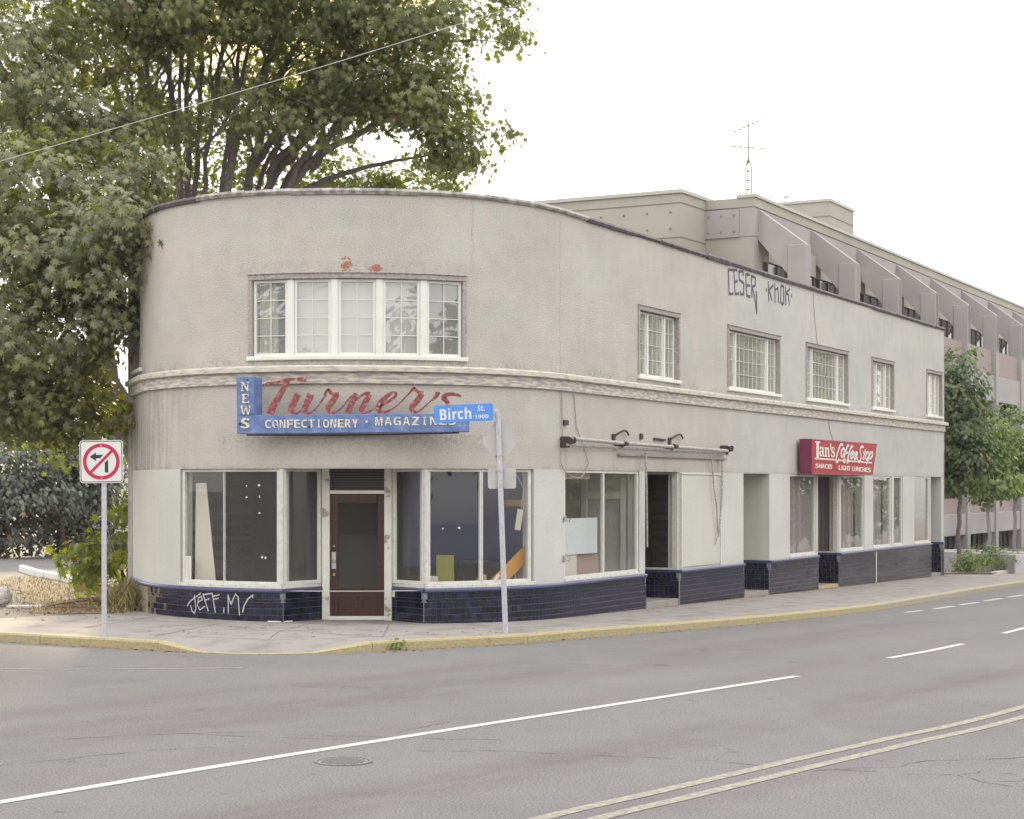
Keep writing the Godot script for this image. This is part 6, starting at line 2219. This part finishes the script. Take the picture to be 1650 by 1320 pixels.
	A.call(Vector3(-10.4, 10.4, -36.8), Vector3(2.1, 2.2, 2.6), 90, 22, 0.18, ba, bb, "maple_leaf")
	A.call(Vector3(-9.2, 12.5, -38.4), Vector3(2.4, 1.7, 2.8), 90, 22, 0.18, ga, bb, "maple_leaf")
	A.call(Vector3(-8.7, 9.7, -36.6), Vector3(1.5, 1.0, 1.5), 40, 22, 0.18, ba, bb, "maple_leaf")
	A.call(Vector3(-9.7, 4.3, -34.2), Vector3(1.2, 1.1, 1.2), 34, 22, 0.18, ba, gb, "maple_leaf")
	A.call(Vector3(-7.6, 12.0, -43.6), Vector3(3.0, 1.1, 1.4), 30, 20, 0.18, ga, gb, "maple_leaf")
	A.call(Vector3(-4.2, 11.9, -42.6), Vector3(2.4, 0.9, 1.2), 26, 20, 0.18, ga, gb, "maple_leaf")
	# crown over the roof
	A.call(Vector3(-6.9, 12.9, -38.8), Vector3(2.2, 1.35, 2.0), 85, 22, 0.18, ga, gb, "maple_leaf")
	A.call(Vector3(-4.4, 13.0, -39.6), Vector3(2.2, 1.35, 2.2), 85, 22, 0.18, ga, gb, "maple_leaf")
	A.call(Vector3(-2.2, 12.5, -39.6), Vector3(1.7, 1.25, 2.0), 62, 22, 0.18, ga, gb, "maple_leaf")
	A.call(Vector3(-2.1, 10.9, -39.6), Vector3(1.5, 0.95, 1.9), 48, 22, 0.18, ga, gb, "maple_leaf")
	A.call(Vector3(-1.45, 9.75, -39.5), Vector3(0.85, 0.65, 1.4), 20, 22, 0.18, ga, gb, "maple_leaf")
	A.call(Vector3(-3.9, 11.2, -40.4), Vector3(1.7, 0.75, 1.8), 34, 20, 0.18, ga, gb, "maple_leaf")
	A.call(Vector3(-0.2, 12.6, -39.4), Vector3(0.55, 0.75, 0.8), 10, 20, 0.18, ga, gb, "maple_leaf")
	A.call(Vector3(-0.25, 10.15, -39.5), Vector3(0.28, 0.22, 0.3), 2, 14, 0.18, ga, gb, "maple_leaf")
	A.call(Vector3(-5.6, 11.4, -41.5), Vector3(1.7, 0.6, 1.5), 9, 18, 0.18, ga, gb, "maple_leaf")
	A.call(Vector3(-8.0, 11.2, -42.0), Vector3(1.8, 0.7, 1.8), 12, 18, 0.18, ga, gb, "maple_leaf")
	A.call(Vector3(-7.0, 10.4, -38.9), Vector3(2.2, 0.8, 0.7), 16, 18, 0.18, ga, gb, "maple_leaf")
	A.call(Vector3(-4.7, 10.3, -39.0), Vector3(1.6, 0.7, 0.7), 12, 18, 0.18, ga, gb, "maple_leaf")
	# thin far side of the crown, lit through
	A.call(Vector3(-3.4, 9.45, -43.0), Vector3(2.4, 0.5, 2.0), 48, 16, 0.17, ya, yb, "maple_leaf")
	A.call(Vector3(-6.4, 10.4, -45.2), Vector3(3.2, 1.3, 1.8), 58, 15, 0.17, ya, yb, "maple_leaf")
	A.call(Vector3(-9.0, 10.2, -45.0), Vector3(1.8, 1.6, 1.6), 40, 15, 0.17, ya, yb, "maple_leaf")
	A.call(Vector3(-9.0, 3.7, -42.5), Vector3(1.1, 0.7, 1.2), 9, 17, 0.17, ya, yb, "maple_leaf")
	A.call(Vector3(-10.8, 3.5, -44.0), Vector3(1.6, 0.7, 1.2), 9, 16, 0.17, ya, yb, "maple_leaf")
	# the part of the crown that rises out of the picture
	A.call(Vector3(-6.5, 15.2, -40.2), Vector3(5.0, 1.6, 3.6), 110, 18, 0.2, ga, gb, "maple_leaf")
	A.call(Vector3(-6.5, 17.2, -40.6), Vector3(3.4, 1.4, 3.0), 50, 18, 0.2, ga, gb, "maple_leaf")
	grow(mp, st, lb, M.bark, ML, 0.44, 0.02)
	# ---- maple suckers at the foot of the wall
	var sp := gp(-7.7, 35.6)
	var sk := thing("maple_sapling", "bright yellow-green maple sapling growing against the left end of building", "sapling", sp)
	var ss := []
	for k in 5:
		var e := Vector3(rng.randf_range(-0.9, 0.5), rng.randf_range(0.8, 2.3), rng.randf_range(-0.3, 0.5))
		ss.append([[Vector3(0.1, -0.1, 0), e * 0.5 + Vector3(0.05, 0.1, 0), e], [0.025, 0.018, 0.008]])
	grow(sk, ss, [[Vector3(-0.35, 0.85, 0.1), Vector3(0.95, 0.75, 0.5), 34, 14, 0.17, Color(0.17, 0.21, 0.045), Color(0.31, 0.34, 0.07), "maple_leaf"], [Vector3(0.1, 2.1, 0), Vector3(0.5, 0.7, 0.4), 12, 13, 0.17, Color(0.17, 0.21, 0.045), Color(0.31, 0.34, 0.07), "maple_leaf"]], M.bark, ML, 0.3, 0.012)  # leaf colour raised to stand for light shining through from behind
	# ---- dark shrub mass beyond the lot
	var sa := Color(0.055, 0.064, 0.048)
	var sb := Color(0.125, 0.138, 0.105)
	for q in [[-17.6, 61.0, 2.6, 2.3, "broad dark evergreen shrub at the lot edge, spilling over the kerb"], [-15.7, 64.0, 1.55, 2.5, "taller dark evergreen shrub beside the white shed"]]:
		var sh := thing("evergreen_shrub", q[4], "shrub", gp(q[0], q[1]), 0.0)
		grow(sh, [[[Vector3(0, -0.2, 0), Vector3(0.1, 1.0, 0), Vector3(-0.1, q[3] * 1.4, 0)], [0.12, 0.09, 0.03]]], [[Vector3(0, q[3] * 0.95, 0), Vector3(q[2], q[3], 1.6), 210, 38, 0.22, sa, sb, "shrub_leaf"]], M.bark, SLf, 0.5, 0.012)
	for q in [[-30, 98, 6.0, 5.0, "hazy distant tree beyond the far side of the parking lot"], [-21, 104, 5.6, 4.4, "second distant tree behind the white shed"]]:
		var dt := thing("distant_tree", q[4], "tree", gp(q[0], q[1]))
		grow(dt, [[[Vector3(0, -0.2, 0), Vector3(0.1, 2.4, 0), Vector3(0, q[2], 0)], [0.25, 0.2, 0.08]]], [[Vector3(0, q[2] * 0.9, 0), Vector3(q[3] * 1.2, q[2] * 0.75, q[3]), 150, 22, 0.36, ga, gb, "street_leaf"]], M.bark, SLf, 0.8, 0.02)
	# ---- street trees past the far end
	var ta := Color(0.13, 0.165, 0.05)
	var tb := Color(0.26, 0.30, 0.10)
	var defs := [
		[14.55, 58.5, 5.0, 0.95, 2.45, 80, "dense dark green street tree close behind the far end of the shop", Color(0.07, 0.10, 0.045), Color(0.17, 0.21, 0.095), M.bark],
		[18.45, 69.5, 4.3, 0.95, 2.1, 44, "light green young street tree with thin pale trunk by the planter", ta, tb, M.pale_bark],
		[20.6, 73.5, 4.5, 0.95, 2.0, 40, "light green young street tree in front of the office piers", ta, tb, M.pale_bark]]
	for q in defs:
		var tr := thing("street_tree", q[6], "tree", gp(q[0], q[1]), 0.0, "street trees by the office")
		var h: float = q[2]
		var trunk := [[[Vector3(0, -0.2, 0), Vector3(0.05, h * 0.4, 0), Vector3(-0.05, h * 0.8, 0), Vector3(0, h + q[4] * 0.6, 0)], [0.085, 0.07, 0.05, 0.02]]]
		grow(tr, trunk, [[Vector3(0, h, 0), Vector3(q[3], q[4], q[3]), int(q[5] * 1.6), 30, 0.21, q[7], q[8], "street_leaf"], [Vector3(0.3, h - q[4] * 0.55, 0.2), Vector3(q[3] * 1.05, q[4] * 0.4, q[3]), int(q[5] * 0.6), 28, 0.21, q[7], q[8], "street_leaf"]], q[9], SLf, 0.42, 0.014)
	# ---- low planting by the planter
	for q in [[14.5, 57.2, 0.5, 0.42, "bright green low bush at the corner of the shop"], [15.6, 57.9, 0.75, 0.55, "rounded green bush in front of the planter"], [17.5, 60.6, 0.7, 0.45, "grey-green low bush beyond the planter"], [18.7, 62.6, 0.8, 0.5, "grey-green spreading bush further along the bed"], [20.0, 65.0, 0.9, 0.5, "last grey-green bush in the office bed"]]:
		var sh := thing("low_bush", q[4], "bush", gp(q[0], q[1]))
		grow(sh, [[[Vector3(0, -0.1, 0), Vector3(0, 0.2, 0), Vector3(0.05, q[3], 0)], [0.03, 0.02, 0.01]]], [[Vector3(0, q[3] * 0.9, 0), Vector3(q[2], q[3], q[2]), 26, 22, 0.11, ta, tb, "street_leaf"]], M.bark, SLf, 0.25, 0.008)
	# ---- dry grass, leaf litter, weeds
	var items := []
	var bl := leaf_mesh([Vector2(-0.05, 0), Vector2(0.05, 0), Vector2(0.03, 0.6), Vector2(0, 1.0), Vector2(-0.03, 0.6)], 0.0, 0.5)
	for k in 11000:
		var x := rng.randf_range(-12.6, -6.7)
		var d := rng.randf_range(31.0, 45.5)
		var mid := lerpf(-7.6, -11.6, (d - 31.0) / 14.5)
		if absf(x - mid) > 1.2 + 0.5 * rng.randfn(): continue
		var near := x > -8.4 and d < 33.6
		var h := rng.randf_range(0.05, 0.20) if near else rng.randf_range(0.02, 0.09)
		var b := Basis(Vector3.UP, rng.randf() * TAU) * Basis(Vector3.RIGHT, rng.randf_range(0.1, 1.35))
		items.append([Transform3D(b.scaled_local(Vector3(0.12, h, h)), gp(x, d, 0.0)), Color(0.24, 0.175, 0.085).lerp(Color(0.40, 0.325, 0.17), rng.randf())])
	for k in 500:
		var b := Basis(Vector3.UP, rng.randf() * TAU) * Basis(Vector3.RIGHT, rng.randf_range(-0.5, 0.5))
		items.append([Transform3D(b.scaled_local(Vector3(0.14, rng.randf_range(0.25, 0.6), 0.6)), gp(-7.0 + rng.randfn() * 0.14, 32.4 + rng.randfn() * 0.35, -0.02)), Color(0.30, 0.27, 0.09).lerp(Color(0.5, 0.42, 0.2), rng.randf())])
	var gr := scatter(self, "dry_grass", bl, M.straw, items)
	tag(gr, "dry straw-coloured grass on the verge beside the building", "grass", "", "stuff")
	items = []
	for k in 1500:
		var q: Vector3
		var c := Color(0.20, 0.11, 0.05).lerp(Color(0.34, 0.2, 0.09), rng.randf())
		if k < 560: q = gp(-7.6 + rng.randfn() * 0.7, 33.2 + rng.randfn() * 1.6, 0.02 + rng.randf() * 0.06)
		elif k < 800:
			var f := fac(rng.randf_range(14.6, 27.5), 0, 0.05 + absf(rng.randfn()) * 0.10)
			q = gp(f.x, -f.z, 0.012)
		elif k < 900:
			q = gp(rng.randf_range(-5.5, 1.0), rng.randf_range(26.2, 28.6), 0.01)
		else:
			var e := rng.randf()
			var kp: Vector2 = [Vector2(-9, 27.1), Vector2(-6.29, 25.78), Vector2(-4.6, 24.9), Vector2(-2.4, 25.0), Vector2(-0.55, 26.6), Vector2(1.48, 28.91), Vector2(3.82, 31.81), Vector2(5.88, 34.67), Vector2(9.73, 41.62)][int(e * 7.99)].lerp([Vector2(-6.29, 25.78), Vector2(-4.6, 24.9), Vector2(-2.4, 25.0), Vector2(-0.55, 26.6), Vector2(1.48, 28.91), Vector2(3.82, 31.81), Vector2(5.88, 34.67), Vector2(9.73, 41.62)][int(e * 7.99)], rng.randf())
			q = gp(kp.x + 0.04 + absf(rng.randfn()) * 0.08, kp.y - 0.05 - absf(rng.randfn()) * 0.08, -0.122)
		var sz := rng.randf_range(0.03, 0.08)
		items.append([Transform3D((Basis(Vector3.UP, rng.randf() * TAU) * Basis(Vector3.RIGHT, -PI / 2 + rng.randf_range(-0.4, 0.4))).scaled_local(Vector3.ONE * sz), q), c])
	tag(scatter(self, "leaf_litter", ML, M.straw, items), "brown fallen leaves and grit along the foot of the walls", "leaf litter", "", "stuff")
	var tw := thing("brush_pile", "small pile of dead twigs at the left foot of the building", "twigs", gp(-7.55, 32.7))
	for k in 26:
		var mb := MB.new()
		var a := Vector3(rng.randfn() * 0.3, 0.04 + rng.randf() * 0.12, rng.randfn() * 0.5)
		var dirv := Vector3(rng.randf_range(-1, 1), rng.randf_range(-0.1, 0.12), rng.randf_range(-0.5, 0.5)).normalized() * rng.randf_range(0.5, 1.1)
		mb.tube([a - dirv * 0.5, a + Vector3(0, 0.03, 0), a + dirv * 0.5], [0.014, 0.011, 0.005], 5)
		obj("twig", mb, M.dead_wood, tw)
	items = []
	spray(items, Vector3(0, 0.05, 0), Vector3(0, 0.4, 0.5), 0.13, 46, 0.07, Color(0.12, 0.16, 0.03), Color(0.26, 0.27, 0.06))
	var wd := thing("kerb_weed", "small green weed tuft growing from the yellow kerb joint", "weed", gp(-1.62, 25.66, -0.10))
	scatter(wd, "leaf_tuft", SLf, M.street_leaf, items).set_meta("kind", "stuff")

# ================================================================ the other side of the road, seen only in the glass
func make_across() -> void:
	var SLf := small_leaf()
	var ga := Color(0.05, 0.075, 0.03)
	var gb := Color(0.12, 0.15, 0.05)
	var g := thing("garage_building", "dark single storey garage with an orange fascia band across the road", "building", Vector3(-3.0, gy(-3, -10) - 0.1, 10.5))
	mb_panel(g, Vector3(0, 2.0, 4.0), Vector3(27, 4.2, 8.0), M.across_wall, "wall")
	mb_panel(g, Vector3(0, 3.35, -0.1), Vector3(27.4, 0.5, 0.3), M.orange_band, "fascia_band")
	mb_panel(g, Vector3(0, 4.2, 3.9), Vector3(27.6, 0.25, 8.3), M.across_dark, "roof")
	for k in 6: mb_panel(g, Vector3(-10.8 + k * 4.3, 1.4, -0.06), Vector3(3.4, 2.7, 0.1), M.across_dark, "roller_door")
	var names_ := ["behind the west end of the garage", "over the garage's first bay", "over the garage's second bay", "over the middle of the garage", "over the garage's fifth bay", "behind the east end of the garage", "beside the garage forecourt", "past the forecourt", "on the side street corner", "halfway up the side street", "at the top of the side street", "facing the shop door across the road", "facing the awning across the road", "facing the coffee sign across the road"]
	var spots := [[-21, -17, 5.2, 3.2], [-14, -21, 4.6, 3.2], [-8, -22, 4.2, 3.0], [2, -23, 4.0, 2.8], [8, -21, 4.8, 3.2], [14, -18, 6.0, 3.6], [19, -14, 6.4, 3.6], [24, -6, 6.4, 3.8], [-21, -5, 6.0, 3.6], [-25, 4, 6.4, 3.8], [-29, 14, 6.4, 4.0], [26, 3, 6.4, 3.8], [28, 12, 6.4, 3.8], [30, 21, 6.4, 3.8]]
	for i in spots.size():
		var q: Array = spots[i]
		var t := thing("opposite_tree", "dark green tree standing " + names_[i], "tree", gp(q[0], q[1]), 0.0, "trees across the road")
		var h: float = q[2]
		grow(t, [[[Vector3(0, -0.2, 0), Vector3(0.1, h * 0.45, 0), Vector3(0, h * 0.9, 0), Vector3(0.1, h + 1.0, 0)], [0.3, 0.24, 0.16, 0.04]]], [[Vector3(0, h * 0.9, 0), Vector3(q[3], h * 0.66, q[3]), 95, 20, 0.55, ga, gb, "shrub_leaf"]], M.bark, SLf, 0.8, 0.02)
	# trees and a house down the far side of the street, mirrored in the side windows
	for q in [[36, 56, 8.2, 4.4, "yellow-green tree on the far pavement opposite the side wall"], [38.5, 62.5, 8.6, 4.4, "tall green tree on the far pavement near the office"], [41, 69.5, 8.0, 4.4, "green tree at the bend of the road"], [44, 77, 8.4, 4.6, "broad green tree past the bend"], [47, 84, 8.8, 4.6, "large green tree far down the road"]]:
		var t := thing("far_side_tree", q[4], "tree", gp(q[0], q[1]))
		var h: float = q[2]
		grow(t, [[[Vector3(0, -0.2, 0), Vector3(0.1, h * 0.45, 0), Vector3(0, h * 0.9, 0), Vector3(0.1, h + 1.5, 0)], [0.25, 0.2, 0.13, 0.04]]], [[Vector3(0, h, 0), Vector3(q[3], h * 0.55, q[3]), 190, 24, 0.55, Color(0.09, 0.115, 0.03), Color(0.22, 0.23, 0.06), "street_leaf"], [Vector3(0, h * 0.30, 0), Vector3(q[3], h * 0.24, q[3]), 90, 22, 0.5, Color(0.12, 0.14, 0.035), Color(0.26, 0.26, 0.07), "street_leaf"]], M.bark, SLf, 0.7, 0.02)
	var hs := thing("far_side_house", "pale gabled house on the far side of the side street", "house", gp(48, 62), 0.48)
	mb_panel(hs, Vector3(0, 3.0, 0), Vector3(11, 6.2, 9), M.house_wall, "wall")
	var mb := MB.new()
	mb.prism(PackedVector2Array([Vector2(-6, 6.1), Vector2(6, 6.1), Vector2(0, 9.2)]), Transform3D(), -4.9, 4.9)
	obj("roof", mb, M.across_dark, hs)
	var up := thing("utility_pole", "leaning wooden utility pole with crossarm across the road", "utility pole", gp(1.6, -5.5))
	mb = MB.new()
	mb.tube([Vector3(0, -0.5, 0), Vector3(0.1, 5, 0), Vector3(0.35, 11.5, 0)], [0.17, 0.15, 0.11], 12)
	obj("pole", mb, M.pole_wood, up)
	mb = MB.new()
	mb.bar(Vector3(-1.0, 10.6, 0.15), Vector3(1.6, 10.65, 0.15), 0.1, 0.12, 0.01)
	obj("crossarm", mb, M.pole_wood, up)

# ================================================================ things left inside the shop
func make_interior_things() -> void:
	var mb := MB.new()
	mb.prism(PackedVector2Array([Vector2(0, 0), Vector2(0.40, 0), Vector2(0.20, 1.68), Vector2(0, 1.68)]), Transform3D(Basis(Vector3.RIGHT, -0.05) * Basis(Vector3.UP, -0.35), fac(3.52, 0.70, -0.20)), 0.0, 0.02)
	tag(obj("leaning_board", mb, M.pale_board), "pale tapering board leaning inside the left shop window", "board")
	mb = MB.new()
	var nt := fac_t(3.52, 0.915, -0.047)
	mb.box(nt, Vector3(0.17, 0.44, 0.002))
	var np := obj("window_notice", mb, M.paper)
	tag(np, "torn white paper notice stuck low in the left shop window", "notice")
	mb = MB.new()
	mb.prism(PackedVector2Array([Vector2(-0.01, 0.13), Vector2(0.02, 0.13), Vector2(0.03, 0.0), Vector2(0.05, -0.18), Vector2(0.01, -0.2), Vector2(-0.02, -0.08), Vector2(0.005, 0.0)]), nt, 0.002, 0.003)
	obj("torn_patch", mb, M.pale_board, np)
	# corner shop right bay
	var tb := thing("round_table", "dark round table standing behind the right shop window", "table", Vector3(-0.72, 0.08, -31.3))
	mb = MB.new()
	mb.tube([Vector3(0, 0.93, 0), Vector3(0, 0.97, 0)], [0.55, 0.55], 28)
	obj("table_top", mb, M.table_dark, tb)
	for k in 4:
		mb = MB.new()
		var a := TAU * k / 4.0 + 0.4
		mb.tube([Vector3(cos(a), 0, sin(a)) * 0.35, Vector3(cos(a) * 0.25, 0.93, sin(a) * 0.25)], [0.018, 0.018], 8)
		obj("leg", mb, M.table_dark, tb)
	mb = MB.new()
	mb.box(Transform3D(Basis(Vector3.RIGHT, -0.12), Vector3(-1.13, 0.90, -30.25)), Vector3(0.30, 0.52, 0.02), 0.004)
	tag(obj("olive_panel", mb, M.olive_panel), "olive green panel propped behind the right shop window", "panel")
	mb = MB.new()
	mb.box(Transform3D(Basis(Vector3.UP, 0.3), Vector3(-1.36, 0.73, -30.0)), Vector3(0.20, 0.17, 0.2), 0.01)
	tag(obj("white_box", mb, M.paper), "small white box beside the olive panel", "box")
	mb = MB.new()
	mb.box(Transform3D(Basis(Vector3.UP, 0.1), Vector3(-1.12, 0.68, -30.0)), Vector3(0.30, 0.08, 0.2), 0.01)
	tag(obj("shallow_box", mb, M.pale_board), "shallow pale box in front of the olive panel", "box")
	mb = MB.new()
	mb.prism(PackedVector2Array([Vector2(0, 0), Vector2(0.24, 0.0), Vector2(0.22, 0.17), Vector2(0.1, 0.18), Vector2(0.06, 0.08)]), Transform3D(Basis(Vector3.UP, 0.2), Vector3(-0.66, 0.66, -30.25)), 0.0, 0.05)
	tag(obj("card_scrap", mb, M.card), "crumpled tan cardboard scrap by the window mullion", "cardboard")
	mb = MB.new()
	mb.box(Transform3D(Basis(Vector3.BACK, -0.6), Vector3(-0.30, 0.72, -30.3)), Vector3(0.05, 0.26, 0.16), 0.004)
	tag(obj("white_offcut", mb, M.paper), "white offcut leaning against the window mullion", "offcut")
	mb = MB.new()
	mb.bar(Vector3(-0.30, 0.64, -30.55), Vector3(0.42, 1.34, -31.1), 0.04, 0.24, 0.004)
	tag(obj("orange_plank", mb, M.orange_board), "wide orange plank leaning inside the right shop window", "plank")
	var fr := thing("picture_frame", "empty white edged frame standing behind the right shop window", "frame", Vector3(0.22, 0.68, -31.0), -0.3)
	mb_panel(fr, Vector3(0, 0.16, 0), Vector3(0.34, 0.33, 0.015), M.mauve_card, "backing")
	for e in [[0, 0.325, 0.36, 0.025], [0, 0.0, 0.36, 0.025]]: mb_panel(fr, Vector3(e[0], e[1], 0.01), Vector3(e[2], e[3], 0.03), M.paper, "rail")
	for x in [-0.17, 0.17]: mb_panel(fr, Vector3(x, 0.163, 0.01), Vector3(0.025, 0.30, 0.03), M.paper, "stile")
	mb = MB.new()
	mb.box(Transform3D(Basis(Vector3.BACK, -0.14), Vector3(0.12, 1.75, -30.75)), Vector3(0.10, 0.36, 0.01))
	tag(obj("hanging_card", mb, M.pale_board), "tilted printed card hanging in the right shop window", "card")
	mb = MB.new()
	mb.tube([Vector3(0.16, 1.94, -30.75), Vector3(0.2, 2.3, -30.75), Vector3(0.05, 2.56, -30.75)], [0.008, 0.008, 0.008], 6)
	tag(obj("string", mb, M.wire), "thin string holding the printed card", "string")
	# dark blue sheet hung behind the middle pane
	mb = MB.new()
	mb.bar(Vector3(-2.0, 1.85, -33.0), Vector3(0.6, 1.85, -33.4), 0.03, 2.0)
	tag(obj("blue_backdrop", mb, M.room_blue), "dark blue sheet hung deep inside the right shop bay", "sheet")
	# side shop window
	mb = MB.new()
	mb.box(fac_t(12.15, 1.41, -0.30), Vector3(2.0, 0.66, 0.02), 0.003)
	tag(obj("white_board", mb, M.blue_white_board), "wide blue-white board propped in the first side shop window", "board")
	mb = MB.new()
	mb.box(fac_t(11.75, 0.88, -0.33), Vector3(1.15, 0.42, 0.02), 0.003)
	tag(obj("cream_panel", mb, M.pale_board), "cream panel below the blue-white board", "panel")
	mb = MB.new()
	mb.box(fac_t(12.85, 0.86, -0.36), Vector3(0.95, 0.38, 0.02), 0.003)
	tag(obj("brown_card", mb, M.mauve_card), "mauve-brown card sheet beside the cream panel", "cardboard")
	mb = MB.new()
	mb.bar(fac(11.2, 2.02, -1.2), fac(13.3, 2.02, -1.2), 0.05, 0.12, 0.004)
	mb.bar(fac(13.2, 1.2, -1.2), fac(13.2, 1.96, -1.2), 0.1, 0.05, 0.004)
	tag(obj("shelf_frame", mb, M.orange_board), "orange timber shelf frame inside the first side shop window", "shelf")
	mb = MB.new()
	mb.box(fac_t(12.0, 2.52, -0.35), Vector3(1.7, 0.12, 0.10), 0.01)
	tag(obj("strip_light", mb, M.room_pale), "unlit strip light fitting at the head of the first side window", "light fitting")
	var idr := Node3D.new()
	idr.name = numbered("inner_door")
	add_child(idr)
	idr.transform = fac_t(14.5, 0, -1.28) * Transform3D(Basis(Vector3.UP, -PI / 2), Vector3.ZERO)
	tag(idr, "pale painted inner door with glass seen through the first side window", "door")
	mb_panel(idr, Vector3(0.08, 1.3, 0), Vector3(0.12, 2.4, 0.06), M.room_pale, "stile")
	mb_panel(idr, Vector3(0.92, 1.3, 0), Vector3(0.12, 2.4, 0.06), M.room_pale, "stile")
	mb_panel(idr, Vector3(0.5, 2.15, 0), Vector3(0.72, 0.14, 0.05), M.room_pale, "rail")
	mb_panel(idr, Vector3(0.5, 0.40, 0), Vector3(0.72, 0.40, 0.05), M.room_pale, "rail")
	# curtains behind the coffee shop glass
	var cl := [[23.35, 25.25, "mauve pleated curtain behind the first coffee shop window"], [27.35, 29.3, "mauve pleated curtain behind the window under the red sign"], [30.2, 31.9, "mauve pleated curtain behind the window past the pier"], [34.4, 35.4, "short pale curtain behind the last shop window"]]
	for c in cl:
		tag(obj("curtain", drape(fac(c[0], 0, -0.32), fac(c[1], 0, -0.32), 0.55, 2.65, 12), M.mauve_curtain), c[2], "curtain")
	tag(obj("curtain", drape(fac(27.13, 0, -1.2) + fac_t(27.13).basis.x * 0.25, fac(27.13, 0, -0.2) + fac_t(27.13).basis.x * 0.25, 0.55, 2.65, 9), M.mauve_curtain), "mauve curtain beside the recessed coffee shop door", "curtain")
const GRAFFITI_TOP:=[[19.513,7.042,19.229,7.018,19.273,6.497,19.513,6.52],[19.756,7.062,19.565,7.048,19.635,6.532,19.861,6.559],[19.652,6.792,19.774,6.829],[20.144,6.992,20.144,7.079,19.879,7.044,19.897,6.867,20.18,6.821,20.18,6.584,19.985,6.553,19.967,6.601],[20.556,7.047,20.304,7.027,20.358,6.563,20.574,6.558],[20.376,6.79,20.556,6.808],[20.665,7.021,20.702,6.57],[20.665,7.021,20.921,7.022,20.921,6.845,20.702,6.785,20.848,6.635,21.013,6.231,20.995,6.7],[21.783,7.008,21.821,6.579],[22.11,6.963,21.841,6.833,22.033,6.618],[22.227,7.007,22.246,6.592],[22.246,6.872,22.442,6.931,22.501,6.615],[22.659,7.011,22.639,6.621,22.758,6.579,22.858,6.641,22.838,7.009,22.659,7.011],[22.978,6.997,22.998,6.614],[23.261,6.998,23.018,6.868,23.18,6.857,23.24,6.636],[21.65,6.827,21.661,6.783],[23.416,6.879,23.424,6.826]]
const GRAFFITI_TAG:=[[3.6,0.297,3.684,0.381,3.942,0.524],[3.786,0.479,3.826,0.254,3.786,0.178,3.725,0.222,3.695,0.301],[3.865,0.362,3.98,0.419,3.961,0.472,3.884,0.442,3.865,0.308,3.923,0.244,4.036,0.302],[3.998,0.513,4.118,0.232],[3.998,0.5,4.181,0.526],[4.036,0.408,4.145,0.439],[4.207,0.533,4.277,0.219],[4.207,0.481,4.363,0.509],[4.234,0.429,4.346,0.452],[4.463,0.298,4.455,0.219],[4.554,0.215,4.546,0.511,4.61,0.362,4.698,0.535,4.752,0.484,4.779,0.19],[4.837,0.238,4.868,0.343,4.943,0.463,5.033,0.524,5.026,0.491]]
